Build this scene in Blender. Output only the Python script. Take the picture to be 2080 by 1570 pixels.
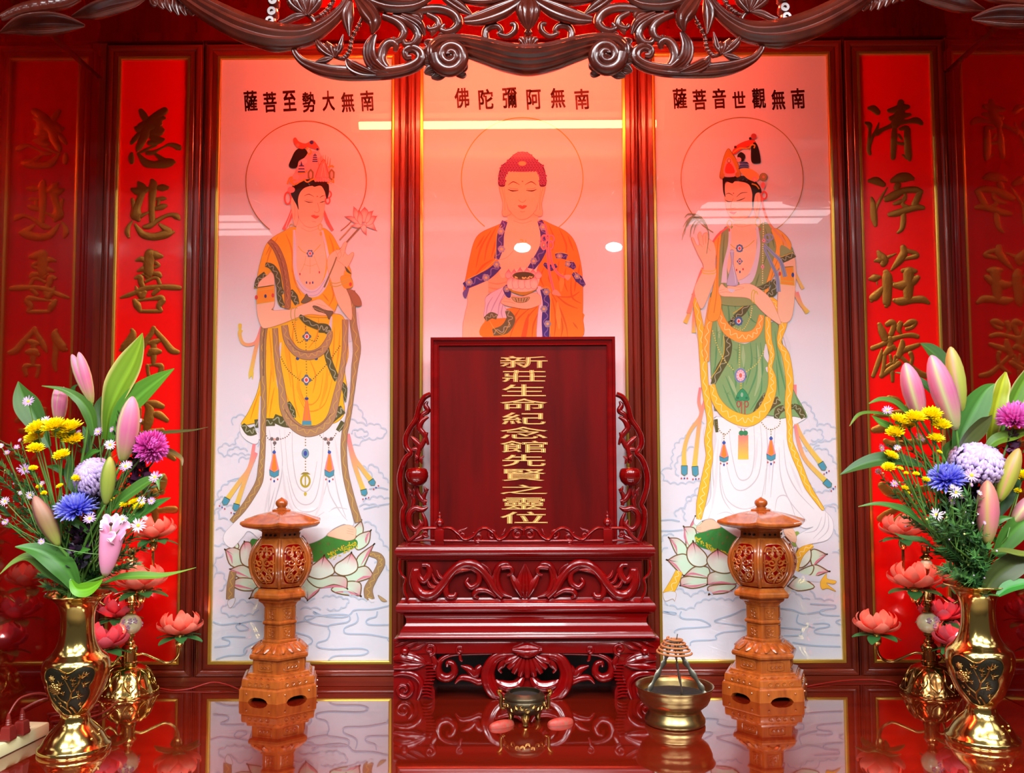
import bpy, bmesh, math, random
from math import pi, sin, cos, tan, radians, sqrt, atan2
from mathutils import Vector, Matrix
from mathutils.geometry import tessellate_polygon

for o in list(bpy.data.objects):
    bpy.data.objects.remove(o, do_unlink=True)
scene = bpy.context.scene
COL = scene.collection
rnd = random.Random(7)

# ------------------------------------------------------------------ camera
F = 1750.0                       # focal length in pixels of the 2080 x 1570 frame
CX, CY = 1040.0, 827.1           # principal point
CAM = Vector((0.0, -2.6, 1.66))
YAW, PIT, ROLL = radians(0.3307), radians(3.5278), radians(-0.2330)
def cam_rot(v):
    x, y, z = v
    x, z = cos(ROLL)*x - sin(ROLL)*z, sin(ROLL)*x + cos(ROLL)*z
    y, z = cos(PIT)*y - sin(PIT)*z, sin(PIT)*y + cos(PIT)*z
    x, y = cos(YAW)*x - sin(YAW)*y, sin(YAW)*x + cos(YAW)*y
    return Vector((x, y, z))
cd = bpy.data.cameras.new('camera'); cam = bpy.data.objects.new('camera', cd); COL.objects.link(cam)
_r, _u, _f = cam_rot((1, 0, 0)), cam_rot((0, 0, 1)), cam_rot((0, 1, 0))
cam.matrix_world = Matrix(((_r.x, _u.x, -_f.x, CAM.x), (_r.y, _u.y, -_f.y, CAM.y), (_r.z, _u.z, -_f.z, CAM.z), (0, 0, 0, 1)))
cd.sensor_fit = 'HORIZONTAL'; cd.sensor_width = 36.0
cd.lens = F/2080*36.0
cd.shift_y = (CY-785.0)/2080.0
cd.clip_start = 0.05
scene.camera = cam

# ------------------------------------------------------------------ world, lamps, exposure
scene.view_settings.view_transform = 'Standard'
scene.view_settings.look = 'None'
scene.view_settings.gamma = 1.0
scene.view_settings.use_curve_mapping = False
scene.view_settings.exposure = 0.0
w = bpy.data.worlds.new('room_ambience'); scene.world = w; w.use_nodes = True
w.node_tree.nodes['Background'].inputs[0].default_value = (1.0, 0.93, 0.86, 1)
w.node_tree.nodes['Background'].inputs[1].default_value = 0.10
def area(name, loc, target, sx, sy, power, color=(1, 0.97, 0.93), disc=False):
    ld = bpy.data.lights.new(name, 'AREA'); ld.energy = power; ld.color = color
    ld.shape = 'DISK' if disc else 'RECTANGLE'; ld.size = sx
    if not disc: ld.size_y = sy
    o = bpy.data.objects.new(name, ld); COL.objects.link(o); o.location = loc
    o.rotation_euler = (Vector(target)-Vector(loc)).to_track_quat('-Z', 'Y').to_euler()
    return o
# hall ceiling troffers; the nearer, stronger ones are added to brighten the lower panels
for (x, y, p) in ((-2.35, -3.7, 4), (1.75, -3.45, 4.5), (-1.3, -2.1, 24), (-0.2, -1.72, 30), (0.45, -2.1, 15), (1.5, -1.9, 38)):
    for k in (-0.2, 0.0, 0.2):
        area('hall_troffer_and_fill', (x, y+k, 3.4), (x, y+k+0.25, 0), 0.95, 0.12, p/3, (0.92, 0.97, 1.0))
# added fill lamps farther back, fanned downward to brighten the lower paintings
for x in (-1.7, 0.0, 1.7):
    area('hall_low_fill', (x, -3.3, 3.4), (x, -3.3, 0), 1.1, 0.5, 132, (0.90, 0.98, 1.0)).data.spread = radians(138)
# recessed downlights of the hall
for (x, y) in ((-3.2, -4.6), (0.05, -4.4), (0.80, -4.4), (2.55, -3.0)):
    area('hall_downlight', (x, y, 3.4), (x*0.6, y+1.2, 0), 0.13, 0.13, 6, (1, 0.97, 0.95), True)

# ------------------------------------------------------------------ pixel -> place
def ray(px, py):
    return cam_rot(((px-CX)/F, 1.0, -(py-CY)/F))
def at(px, py, Y=0.0):
    """point of the vertical plane y = Y seen at pixel px, py"""
    d = ray(px, py); t = (Y-CAM.y)/d.y
    return CAM + d*t
ZT = 1.012                       # table top
def onz(px, py, z=ZT):
    d = ray(px, py); t = (z-CAM.z)/d.z
    return CAM + d*t
def ppm(Y):
    return F/(Y-CAM.y)

# ------------------------------------------------------------------ colours, materials
def lin(c):
    if isinstance(c, str):
        c = c.lstrip('#'); c = [int(c[i:i+2], 16)/255 for i in (0, 2, 4)]
    return tuple((v/12.92 if v <= 0.04045 else ((v+0.055)/1.055)**2.4) for v in c)
MATS = {}
def mat(name, col=None, rough=0.5, metal=0.0, spec=0.5, coat=0.0, coat_rough=0.03, attr=False, bump=None, wood=None, emit=None, ior=None, sss=0.0, trans=0.0, aniso=0.0):
    if name in MATS: return MATS[name]
    m = bpy.data.materials.new(name); m.use_nodes = True; nt = m.node_tree
    b = nt.nodes['Principled BSDF']
    if col is not None: b.inputs['Base Color'].default_value = (*lin(col), 1)
    b.inputs['Roughness'].default_value = rough; b.inputs['Metallic'].default_value = metal
    b.inputs['Specular IOR Level'].default_value = spec
    b.inputs['Coat Weight'].default_value = coat; b.inputs['Coat Roughness'].default_value = coat_rough
    if ior: b.inputs['IOR'].default_value = ior
    if sss:
        b.inputs['Subsurface Weight'].default_value = sss; b.inputs['Subsurface Radius'].default_value = (0.01, 0.004, 0.003)
    if attr:
        a = nt.nodes.new('ShaderNodeVertexColor'); a.layer_name = 'Col'
        nt.links.new(a.outputs['Color'], b.inputs['Base Color'])
    if emit:
        b.inputs['Emission Color'].default_value = (*emit[0], 1); b.inputs['Emission Strength'].default_value = emit[1]
    tc = None
    if bump or wood:
        tc = nt.nodes.new('ShaderNodeTexCoord')
    if wood:     # (dark colour, light colour, stretch xyz, scale): streaky grain
        c1, c2, st, s = wood
        mp = nt.nodes.new('ShaderNodeMapping'); mp.inputs['Scale'].default_value = st
        n = nt.nodes.new('ShaderNodeTexNoise'); n.inputs['Scale'].default_value = s; n.inputs['Detail'].default_value = 5
        r = nt.nodes.new('ShaderNodeValToRGB')
        r.color_ramp.elements[0].position = 0.32; r.color_ramp.elements[0].color = (*lin(c1), 1)
        r.color_ramp.elements[1].position = 0.68; r.color_ramp.elements[1].color = (*lin(c2), 1)
        nt.links.new(tc.outputs['Object'], mp.inputs[0]); nt.links.new(mp.outputs[0], n.inputs['Vector'])
        nt.links.new(n.outputs['Fac'], r.inputs[0]); nt.links.new(r.outputs[0], b.inputs['Base Color'])
    if bump:     # (scale, strength, distance)
        n2 = nt.nodes.new('ShaderNodeTexNoise'); n2.inputs['Scale'].default_value = bump[0]; n2.inputs['Detail'].default_value = 3
        bp = nt.nodes.new('ShaderNodeBump'); bp.inputs['Strength'].default_value = bump[1]; bp.inputs['Distance'].default_value = bump[2]
        nt.links.new(tc.outputs['Object'], n2.inputs['Vector'])
        nt.links.new(n2.outputs['Fac'], bp.inputs['Height']); nt.links.new(bp.outputs[0], b.inputs['Normal'])
    MATS[name] = m
    return m
def glass_mat(name, ior=1.5, gain=1.0):
    m = bpy.data.materials.new(name); m.use_nodes = True; nt = m.node_tree; nt.nodes.clear()
    out = nt.nodes.new('ShaderNodeOutputMaterial'); mx = nt.nodes.new('ShaderNodeMixShader')
    tr = nt.nodes.new('ShaderNodeBsdfTransparent'); gl = nt.nodes.new('ShaderNodeBsdfGlossy'); gl.inputs['Roughness'].default_value = 0.012
    fr = nt.nodes.new('ShaderNodeFresnel'); fr.inputs['IOR'].default_value = ior
    ge = nt.nodes.new('ShaderNodeNewGeometry'); mr = nt.nodes.new('ShaderNodeMapRange')      # same index seen from either side of the sheet
    mr.inputs['To Min'].default_value = ior; mr.inputs['To Max'].default_value = 1/ior
    nt.links.new(ge.outputs['Backfacing'], mr.inputs['Value']); nt.links.new(mr.outputs[0], fr.inputs['IOR'])
    nt.links.new(fr.outputs[0], mx.inputs[0]); nt.links.new(tr.outputs[0], mx.inputs[1]); nt.links.new(gl.outputs[0], mx.inputs[2])
    nt.links.new(mx.outputs[0], out.inputs[0])
    MATS[name] = m
    return m

# lacquers and woods
WALLRED = mat('dark_red_lacquer', '#6a0603', 0.10, coat=1.0, coat_rough=0.02, wood=('#520302', '#660604', (9, 9, 0.5), 3.0))
PANELRED = mat('bright_red_lacquer', '#f20a05', 0.22, coat=0.6, coat_rough=0.05)
FRAME = mat('red_brown_frame_wood', '#7a2410', 0.26, coat=0.25, coat_rough=0.06, wood=('#56160a', '#722410', (10, 10, 0.7), 5.0))
FRAMEH = mat('red_brown_frame_wood_lying', '#7a2410', 0.26, coat=0.25, coat_rough=0.06, wood=('#5e190b', '#7c2812', (0.7, 10, 10), 5.0))
GOLD = mat('gold_fillet', '#d8b04a', 0.28, metal=0.85)
GOLDLEAF = mat('gold_leaf', '#a06a28', 0.42, metal=0.9, bump=(120, 0.5, 0.0012))
TABLE = mat('polished_table_lacquer', '#7a1606', 0.05, coat=1.0, coat_rough=0.01, ior=2.3, wood=('#560f04', '#681506', (0.6, 8, 8), 3.0))
TABLET = mat('crimson_lacquer', '#860304', 0.17, spec=0.35, coat=0.4, coat_rough=0.04, wood=('#640203', '#780304', (0.8, 6, 10), 3.0))
TABLETD = mat('crimson_lacquer_board', '#780606', 0.42, spec=0.15, coat=0.05, coat_rough=0.1, wood=('#4a0101', '#680302', (5, 5, 0.7), 3.0))
LANTERN = mat('honey_brown_wood', '#8e4416', 0.26, coat=0.7, coat_rough=0.07, wood=('#8a4014', '#ae5c20', (9, 9, 1.6), 7.0))
CARVED = mat('dark_mahogany', '#5a1d13', 0.20, coat=0.4, coat_rough=0.08, wood=('#48150d', '#6a2416', (5, 5, 5), 4.0))
BRASS = mat('polished_brass', '#d8b86c', 0.14, metal=1.0, bump=(18, 0.06, 0.002))
BRASSD = mat('darkened_brass', '#2a2418', 0.42, metal=0.7, bump=(260, 0.5, 0.001))
BRASSR = mat('relief_brass', '#a98248', 0.28, metal=1.0)
BRONZE = mat('aged_bronze', '#453a28', 0.34, metal=0.75, bump=(60, 0.4, 0.002))
GLASS = glass_mat('picture_glass', 1.5)
ART = mat('painted_silk', None, 0.55, spec=0.3, attr=True)
FLORA = mat('petals_and_leaves', None, 0.42, spec=0.4, attr=True)
ASH = mat('black_ash', '#17130f', 0.9, bump=(70, 0.8, 0.004))

# ------------------------------------------------------------------ mesh builder
class MB:
    def __init__(s):
        s.v = []; s.f = []; s.m = []; s.c = None; s.flat = set()
    def col(s, n, c):
        if s.c is None: s.c = [(1, 1, 1)]*len(s.v)
        while len(s.c) < len(s.v): s.c.append(c)
    def add(s, vs, fs, mi=0, c=None):
        o = len(s.v); s.v += [tuple(q) for q in vs]
        for f in fs: s.f.append(tuple(i+o for i in f)); s.m.append(mi)
        if c is not None:
            if s.c is None: s.c = [(1, 1, 1)]*o
            if isinstance(c, list): s.c += c
            else: s.c += [c]*len(vs)
        elif s.c is not None: s.c += [(1, 1, 1)]*len(vs)
        return o
    def box(s, a, b, mi=0, c=None):
        (x0, y0, z0), (x1, y1, z1) = a, b
        vs = [(x0, y0, z0), (x1, y0, z0), (x1, y1, z0), (x0, y1, z0), (x0, y0, z1), (x1, y0, z1), (x1, y1, z1), (x0, y1, z1)]
        s.add(vs, [(3, 2, 1, 0), (4, 5, 6, 7), (0, 1, 5, 4), (1, 2, 6, 5), (2, 3, 7, 6), (3, 0, 4, 7)], mi, c)
    def cbox(s, a, b, r, mi=0, c=None):
        """box with chamfered edges"""
        (x0, y0, z0), (x1, y1, z1) = a, b
        bm = bmesh.new(); bmesh.ops.create_cube(bm, size=1)
        for q in bm.verts: q.co = Vector(((x0+x1)/2+q.co.x*(x1-x0), (y0+y1)/2+q.co.y*(y1-y0), (z0+z1)/2+q.co.z*(z1-z0)))
        bmesh.ops.bevel(bm, geom=bm.edges[:], offset=r, segments=2, profile=0.6, affect='EDGES')
        s.frombm(bm, mi, c)
    def frombm(s, bm, mi=0, c=None):
        bm.verts.index_update(); s.add([q.co[:] for q in bm.verts], [[q.index for q in f.verts] for f in bm.faces], mi, c); bm.free()
    def rings(s, rings, mi=0, closed=True, caps=(True, True), c=None):
        """skin consecutive rings of equal length"""
        n = len(rings[0]); vs = [p for r in rings for p in r]; fs = []
        for i in range(len(rings)-1):
            for j in range(n if closed else n-1):
                k = (j+1) % n
                fs.append((i*n+j, i*n+k, (i+1)*n+k, (i+1)*n+j))
        if caps[0] and closed: fs.append(tuple(range(n-1, -1, -1)))
        if caps[1] and closed: fs.append(tuple(range((len(rings)-1)*n, len(rings)*n)))
        cc = None
        if c is not None:
            cc = c if not isinstance(c, list) else [c[i] for i in range(len(rings)) for _ in range(n)]
        s.add(vs, fs, mi, cc)
    def lathe(s, prof, ctr=(0, 0, 0), n=32, mi=0, caps=(True, True), c=None, mod=None, rot=0.0):
        """prof: (radius, height); mod(i, angle) scales the radius"""
        rg = []
        for i, (r, h) in enumerate(prof):
            rg.append([(ctr[0]+r*(mod(i, 2*pi*j/n) if mod else 1)*cos(2*pi*j/n+rot), ctr[1]+r*(mod(i, 2*pi*j/n) if mod else 1)*sin(2*pi*j/n+rot), ctr[2]+h) for j in range(n)])
        s.rings(rg, mi, True, caps, c)
    def tube(s, pts, rad, n=8, mi=0, c=None, up=(0, 1, 0), flat=1.0, caps=(True, True)):
        """round or elliptical tube along pts; rad number or list; flat scales along the second axis"""
        P = [Vector(p) for p in pts]; N = len(P); rg = []
        R = rad if isinstance(rad, (list, tuple)) else [rad]*N
        u0 = Vector(up)
        for i in range(N):
            t = (P[min(i+1, N-1)]-P[max(i-1, 0)])
            t = t.normalized() if t.length > 1e-9 else Vector((0, 0, 1))
            a = u0 - t*u0.dot(t)
            if a.length < 1e-3: a = t.orthogonal()
            a.normalize(); b = t.cross(a)
            if up == 'rmf': u0 = a
            rg.append([P[i]+b*(R[i]*cos(2*pi*j/n))+a*(R[i]*flat*sin(2*pi*j/n)) for j in range(n)])
        s.rings(rg, mi, True, caps, c)
    def prism(s, poly, f0, f1, mi=0, c=None):
        """poly: 2D points; f0, f1 map (a, b) to the two end faces"""
        n = len(poly); vs = [f0(*p) for p in poly]+[f1(*p) for p in poly]
        tri = tessellate_polygon([[Vector((p[0], p[1], 0)) for p in poly]])
        fs = [tuple(t) for t in tri]+[tuple(n+i for i in reversed(t)) for t in tri]
        fs += [(i, (i+1) % n, n+(i+1) % n, n+i) for i in range(n)]
        s.add(vs, fs, mi, c)
    def sphere(s, ctr, r, n=12, mi=0, c=None, sz=1.0):
        k = max(4, n//2)
        s.lathe([(max(1e-5, r*sin(pi*i/k)), -r*sz*cos(pi*i/k)) for i in range(k+1)], ctr, n, mi, (True, True), c)
    def build(s, name, mats, parent=None, org=None, smooth=35, recalc=True, bevel=None):
        me = bpy.data.meshes.new(name)
        o0 = Vector(org) if org is not None else Vector((0, 0, 0))
        me.from_pydata([(q[0]-o0.x, q[1]-o0.y, q[2]-o0.z) for q in s.v], [], s.f)
        mats = mats if isinstance(mats, (list, tuple)) else [mats]
        for m in mats: me.materials.append(m)
        me.polygons.foreach_set('material_index', s.m)
        if s.c is not None:
            at_ = me.color_attributes.new('Col', 'FLOAT_COLOR', 'POINT')
            flat_ = []
            for q in s.c: flat_ += [q[0], q[1], q[2], 1.0]
            at_.data.foreach_set('color', flat_)
        if recalc:
            bm = bmesh.new(); bm.from_mesh(me); bmesh.ops.recalc_face_normals(bm, faces=bm.faces); bm.to_mesh(me); bm.free()
        if smooth:
            me.polygons.foreach_set('use_smooth', [True]*len(me.polygons))
            try: me.set_sharp_from_angle(angle=radians(smooth))
            except Exception: pass
        me.update()
        o = bpy.data.objects.new(name, me); COL.objects.link(o)
        if parent is not None: o.parent = parent
        return o
def thing(name, label, cat, loc=(0, 0, 0), group=None, rz=0.0):
    o = bpy.data.objects.new(name, None); COL.objects.link(o); o.location = loc; o.rotation_euler = (0, 0, rz)
    o.empty_display_size = 0.05
    return tag(o, label, cat, group)
def tag(o, label, cat, group=None):
    o['label'] = label; o['category'] = cat
    if group: o['group'] = group
    return o
def structure(o):
    o['kind'] = 'structure'; return o
def copy_tree(o, parent=None):
    c = o.copy(); COL.objects.link(c)
    if parent is not None: c.parent = parent
    for ch in list(o.children): copy_tree(ch, c)
    return c

# ------------------------------------------------------------------ curves
def cr(pts, k=6, closed=False):
    """Catmull-Rom through pts (tuples of any size)"""
    P = [tuple(p) for p in pts]; n = len(P)
    if n < 3: return P
    out = []
    for i in range(n if closed else n-1):
        if closed: p0, p1, p2, p3 = P[(i-1) % n], P[i], P[(i+1) % n], P[(i+2) % n]
        else: p0, p1, p2, p3 = P[max(i-1, 0)], P[i], P[i+1], P[min(i+2, n-1)]
        for j in range(k):
            t = j/k
            out.append(tuple(0.5*((2*b)+(c-a)*t+(2*a-5*b+4*c-d)*t*t+(-a+3*b-3*c+d)*t**3) for a, b, c, d in zip(p0, p1, p2, p3)))
    if not closed: out.append(P[-1])
    return out
def resample(vals, n):
    out = []
    for i in range(n):
        t = i/(n-1)*(len(vals)-1); k = min(int(t), len(vals)-2); f = t-k
        a, b = vals[k], vals[k+1]
        out.append(a+(b-a)*f if not isinstance(a, tuple) else tuple(x+(y-x)*f for x, y in zip(a, b)))
    return out
def mix(a, b, t):
    return tuple(x+(y-x)*t for x, y in zip(a, b))
# ================================================================== the niche
XL, XR = -1.2836, 1.3207         # side walls
ZC = 3.34                        # niche ceiling
YF = -0.80                       # front of the niche
mb = MB(); mb.box((XL-0.06, 0.0, ZT-0.06), (XR+0.06, 0.06, ZC))
mb.box((XL, -0.035, 2.950), (XR, 0.0, 2.976))             # ledge over the frames
mb.box((XL, -0.020, 2.976), (XR, 0.0, 3.06))
structure(mb.build('wall_back', WALLRED, smooth=0))
mb = MB(); mb.box((-0.62, -0.012, 3.062), (0.70, 0.0, ZC)); structure(mb.build('wall_lit_patch', mat('lit_wall_red', '#b40a05', 0.55, spec=0.2), smooth=0))  # middle of the wall coloured brighter red for the tube's light on it
for nm, x0, x1, sx in (('wall_left', XL-0.06, XL, 1), ('wall_right', XR, XR+0.06, -1)):
    mb = MB(); mb.box((x0, -0.86, ZT-0.06), (x1, 0.0, ZC))
    xi = XL if sx > 0 else XR
    for a, b in (((0, -0.86, 2.84), (0.012, 0.0, 2.90)), ):
        mb.box((min(xi, xi+sx*b[0]), a[1], a[2]), (max(xi, xi+sx*b[0]), b[1], b[2]))
    structure(mb.build(nm, WALLRED, smooth=0))
mb = MB(); mb.box((XL-0.06, -0.86, ZC), (XR+0.06, 0.06, ZC+0.05)); structure(mb.build('ceiling', WALLRED, smooth=0))
mb = MB(); mb.box((-5, -9, -0.05), (5, 1, 0.0)); structure(mb.build('floor', mat('hall_floor_tile', '#5a4f45', 0.4), smooth=0))

# altar table
t = thing('altar_table', 'polished red-brown lacquered altar table filling the bottom of the niche', 'table', (0, -0.4, 0))
mb = MB(); mb.cbox((XL, YF, ZT-0.05), (XR, 0.0, ZT), 0.004); mb.build('tabletop', TABLE, t, t.location, smooth=0)
mb = MB(); mb.box((XL, YF+0.03, 0.0), (XR, YF+0.06, ZT-0.05)); mb.build('front_panel', TABLE, t, t.location, smooth=0)

# ------------------------------------------------------------------ framed panels on the back wall
def frame_ring(mb, x0, x1, z0, z1, prof, mi=0, mih=None):
    """mitred moulding; prof: (distance outward from the inner edge, protrusion)"""
    cs = [(x0, z0, -1, -1), (x1, z0, 1, -1), (x1, z1, 1, 1), (x0, z1, -1, 1)]
    n = len(prof)
    for a in range(4):
        c0, c1 = cs[a], cs[(a+1) % 4]
        vs = []
        for c in (c0, c1):
            for d, h in prof: vs.append((c[0]+c[2]*d, -h, c[1]+c[3]*d))
        fs = [(i, i+1, n+i+1, n+i) for i in range(n-1)]
        mb.add(vs, fs, mi if a % 2 else (mih if mih is not None else mi))
FW = 0.0395
FPROF = [(a_, b_*0.7) for a_, b_ in [(0.003, 0.002), (0.003, 0.024), (0.005, 0.027), (0.016, 0.027), (0.019, 0.024), (0.021, 0.030), (0.026, 0.034), (0.031, 0.034), (0.035, 0.031), (0.037, 0.031), (0.0385, 0.027), (FW, 0.026), (FW, 0.0)]]
GPROF = [(-0.0055, 0.006), (-0.0055, 0.0175), (-0.002, 0.0195), (0.003, 0.0195), (0.003, 0.004)]
Z0P, Z1P = 1.0645, 2.9062
def framed(name, label, cat, x0, x1, base, group=None):
    t = thing(name, label, cat, ((x0+x1)/2, 0, Z0P-FW), group)
    mb = MB(); frame_ring(mb, x0, x1, Z0P, Z1P, FPROF, 0, 1); mb.build('wooden_frame', [FRAME, FRAMEH], t, t.location, smooth=30, recalc=False)
    mb = MB(); frame_ring(mb, x0, x1, Z0P, Z1P, GPROF); mb.build('gold_fillet', GOLD, t, t.location, smooth=30, recalc=False)
    return t
PX = dict(redL=(-1.2225, -1.0062), left=(-0.9146, -0.3761), mid=(-0.2893, 0.3322), right=(0.4222, 0.9631), redR=(1.0512, 1.2775))
# mullions with beads between the frames, and the sill below them
for (a, b) in ((PX['redL'][1], PX['left'][0]), (PX['left'][1], PX['mid'][0]), (PX['mid'][1], PX['right'][0]), (PX['right'][1], PX['redR'][0])):
    mb = MB(); xa, xb = a+FW, b-FW; n = 4; w_ = (xb-xa)/n
    for i in range(n):
        if i in (1,):
            continue
        c_ = xa+w_*(i+0.5)
        mb.tube([(c_, -0.012, Z0P-FW-0.0), (c_, -0.012, 2.95)], w_*0.48, 8)
    structure(mb.build('trim_mullion', FRAME, smooth=40))
for i, (xa, xb) in enumerate(((XL, PX['redL'][0]-FW), (PX['redR'][1]+FW, XR))):
    mb = MB(); mb.box((xa, -0.02, ZT), (xb, 0, 2.95)); structure(mb.build('trim_corner', FRAME, smooth=0))
mb = MB(); mb.box((XL, -0.022, ZT), (XR, 0, Z0P-FW)); structure(mb.build('trim_sill', FRAMEH, smooth=0))
# ------------------------------------------------------------------ flat painted artwork on the picture plane
class Art:
    """layers of flat paint; coordinates of the sketch (ox, oy, s) map to the photograph frame and so to the wall"""
    def __init__(s, y0=-0.0088, step=1.6e-5):
        s.mb = MB(); s.k = 0; s.y0 = y0; s.step = step; s.fr = (0, 0, 1); s.hold = False
    def frame(s, ox, oy, sc): s.fr = (ox, oy, sc)
    def pts(s, t):
        if isinstance(t, str): t = [tuple(float(q) for q in a.split(',')) for a in t.split()]
        ox, oy, sc = s.fr
        return [(ox+a[0]*sc, oy+a[1]*sc) for a in t]
    def _w(s, q, y):
        p = at(q[0], q[1], 0.0); return (p.x, y, p.z)
    def y(s):
        if not s.hold: s.k += 1
        return s.y0-s.k*s.step
    def poly(s, t, col, line=None, lw=2.0, sm=True, k=5, grad=None):
        """closed shape; grad = second colour reached at the bottom"""
        P = s.pts(t); Q = cr(P, k, True) if sm else P
        y = s.y(); c = lin(col); tri = tessellate_polygon([[Vector((a, -b, 0)) for a, b in Q]])
        cc = c
        if grad is not None:
            g = lin(grad); lo, hi = min(b for a, b in Q), max(b for a, b in Q)
            cc = [mix(c, g, (b-lo)/(hi-lo)) for a, b in Q]
        s.mb.add([s._w(q, y) for q in Q], tri, 0, cc)
        if line: s._ribbon(Q+[Q[0], Q[1]], lw*s.fr[2], lin(line))
    def _ribbon(s, Q, w, c, y=None):
        y = s.y() if y is None else y; n = len(Q); vs = []; cs = []
        for i, q in enumerate(Q):
            a, b = Q[max(i-1, 0)], Q[min(i+1, n-1)]
            dx, dy = b[0]-a[0], b[1]-a[1]; l = math.hypot(dx, dy) or 1
            ww = (w[i] if isinstance(w, list) else w)/2
            nx, ny = -dy/l*ww, dx/l*ww
            vs += [s._w((q[0]+nx, q[1]+ny), y), s._w((q[0]-nx, q[1]-ny), y)]
            cc = c[i] if isinstance(c, list) else c; cs += [cc, cc]
        s.mb.add(vs, [(2*i, 2*i+1, 2*i+3, 2*i+2) for i in range(n-1)], 0, cs)
    def line(s, t, w, col, col2=None, k=5, sm=True):
        """brush line; w number or list of widths; col2 = colour at the far end"""
        P = s.pts(t); Q = cr(P, k) if sm and len(P) > 2 else resample(P, 8); n = len(Q)
        ww = resample(list(w), n) if isinstance(w, (list, tuple)) else w
        ww = [v*s.fr[2] for v in ww] if isinstance(ww, list) else ww*s.fr[2]
        c = lin(col)
        if col2: c = [mix(c, lin(col2), i/(n-1)) for i in range(n)]
        s._ribbon(Q, ww, c)
    def band(s, t, w, col, edge=None, pat=None, ew=3.0):
        """scarf: wide ribbon with edge lines and a small wandering pattern"""
        P = s.pts(t); Q = cr(P, 6); n = len(Q); sc = s.fr[2]
        ww = resample(list(w), n) if isinstance(w, (list, tuple)) else [w]*n
        if edge: s._ribbon(Q, [(v+2*ew)*sc for v in ww], lin(edge))
        s._ribbon(Q, [v*sc for v in ww], lin(col))
        if pat:
            R = []
            for i, q in enumerate(Q):
                a, b = Q[max(i-1, 0)], Q[min(i+1, n-1)]; dx, dy = b[0]-a[0], b[1]-a[1]; l = math.hypot(dx, dy) or 1
                o = sin(i*1.9)*ww[i]*sc*0.22
                R.append((q[0]-dy/l*o, q[1]+dx/l*o))
            s._ribbon(cr(R, 3), 4*sc, lin(pat))
    def ell(s, x, y, rx, ry, col, n=18, line=None, lw=2.0):
        s.poly([(x+rx*cos(2*pi*i/n), y+ry*sin(2*pi*i/n)) for i in range(n)], col, line, lw, sm=False)
    def ring(s, x, y, rx, ry, w, col, a0=0, a1=360, n=48):
        s.line([(x+rx*cos(radians(a0+(a1-a0)*i/n)), y+ry*sin(radians(a0+(a1-a0)*i/n))) for i in range(n+1)], w, col, sm=True, k=2)
    def beads(s, t, r, col, gap):
        Q = cr(s.pts(t), 8) if len(s.pts(t)) > 2 else resample(s.pts(t), 30)
        acc = 0; y = s.y(); rr = r*s.fr[2]; g = gap*s.fr[2]; c = lin(col)
        for i in range(len(Q)-1):
            d = math.hypot(Q[i+1][0]-Q[i][0], Q[i+1][1]-Q[i][1])
            while acc <= d:
                x_, y_ = mix(Q[i], Q[i+1], acc/d if d else 0)
                s.mb.add([s._w((x_+rr*cos(pi*j/3), y_+rr*sin(pi*j/3)), y) for j in range(6)], [(0, 1, 2, 3, 4, 5)], 0, c)
                acc += g
            acc -= d
    def petal(s, t, c1, c2, line='#8a6a40', lw=3.5):
        """lotus petal: tip first; c1 at the tip fading to c2"""
        P = s.pts(t); T = P[0]; Q = cr([T]+P, 5, True); y = s.y()
        cx = sum(q[0] for q in Q)/len(Q); cy = sum(q[1] for q in Q)/len(Q)
        md = max(math.hypot(q[0]-T[0], q[1]-T[1]) for q in Q)
        a, b = lin(c1), lin(c2); f = lambda q: mix(a, b, min(1, (math.hypot(q[0]-T[0], q[1]-T[1])/md)*1.5))
        n = len(Q); vs = [s._w(q, y) for q in Q]; cs = [f(q) for q in Q]
        M = [(cx+(q[0]-cx)*0.55, cy+(q[1]-cy)*0.55) for q in Q]
        vs += [s._w(q, y) for q in M]; cs += [mix(f(q), b, 0.35) for q in M]; vs.append(s._w((cx, cy), y)); cs.append(b)
        s.mb.add(vs, [(i, (i+1) % n, n+(i+1) % n, n+i) for i in range(n)]+[(n+i, n+(i+1) % n, 2*n) for i in range(n)], 0, cs)
        s._ribbon(Q+Q[:2], lw*s.fr[2], lin(line))
    def trim(s, t, w, base='#59582f', mark='#a3a88a'):
        """patterned hem"""
        s.line(t, w, base)
        P = cr(s.pts(t), 6); n = len(P); sc = s.fr[2]; w0 = (sum(w)/len(w) if isinstance(w, (list, tuple)) else w)
        R = []
        for i, q in enumerate(P):
            a, b = P[max(i-1, 0)], P[min(i+1, n-1)]; dx, dy = b[0]-a[0], b[1]-a[1]; l = math.hypot(dx, dy) or 1
            o = (1 if i % 4 < 2 else -1)*w0*sc*0.2
            R.append((q[0]-dy/l*o, q[1]+dx/l*o))
        s._ribbon(cr(R, 3), 0.13*w0*sc, lin(mark))
    def build(s, name, parent, org):
        return s.mb.build(name, ART, parent, org, smooth=0, recalc=False)
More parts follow.
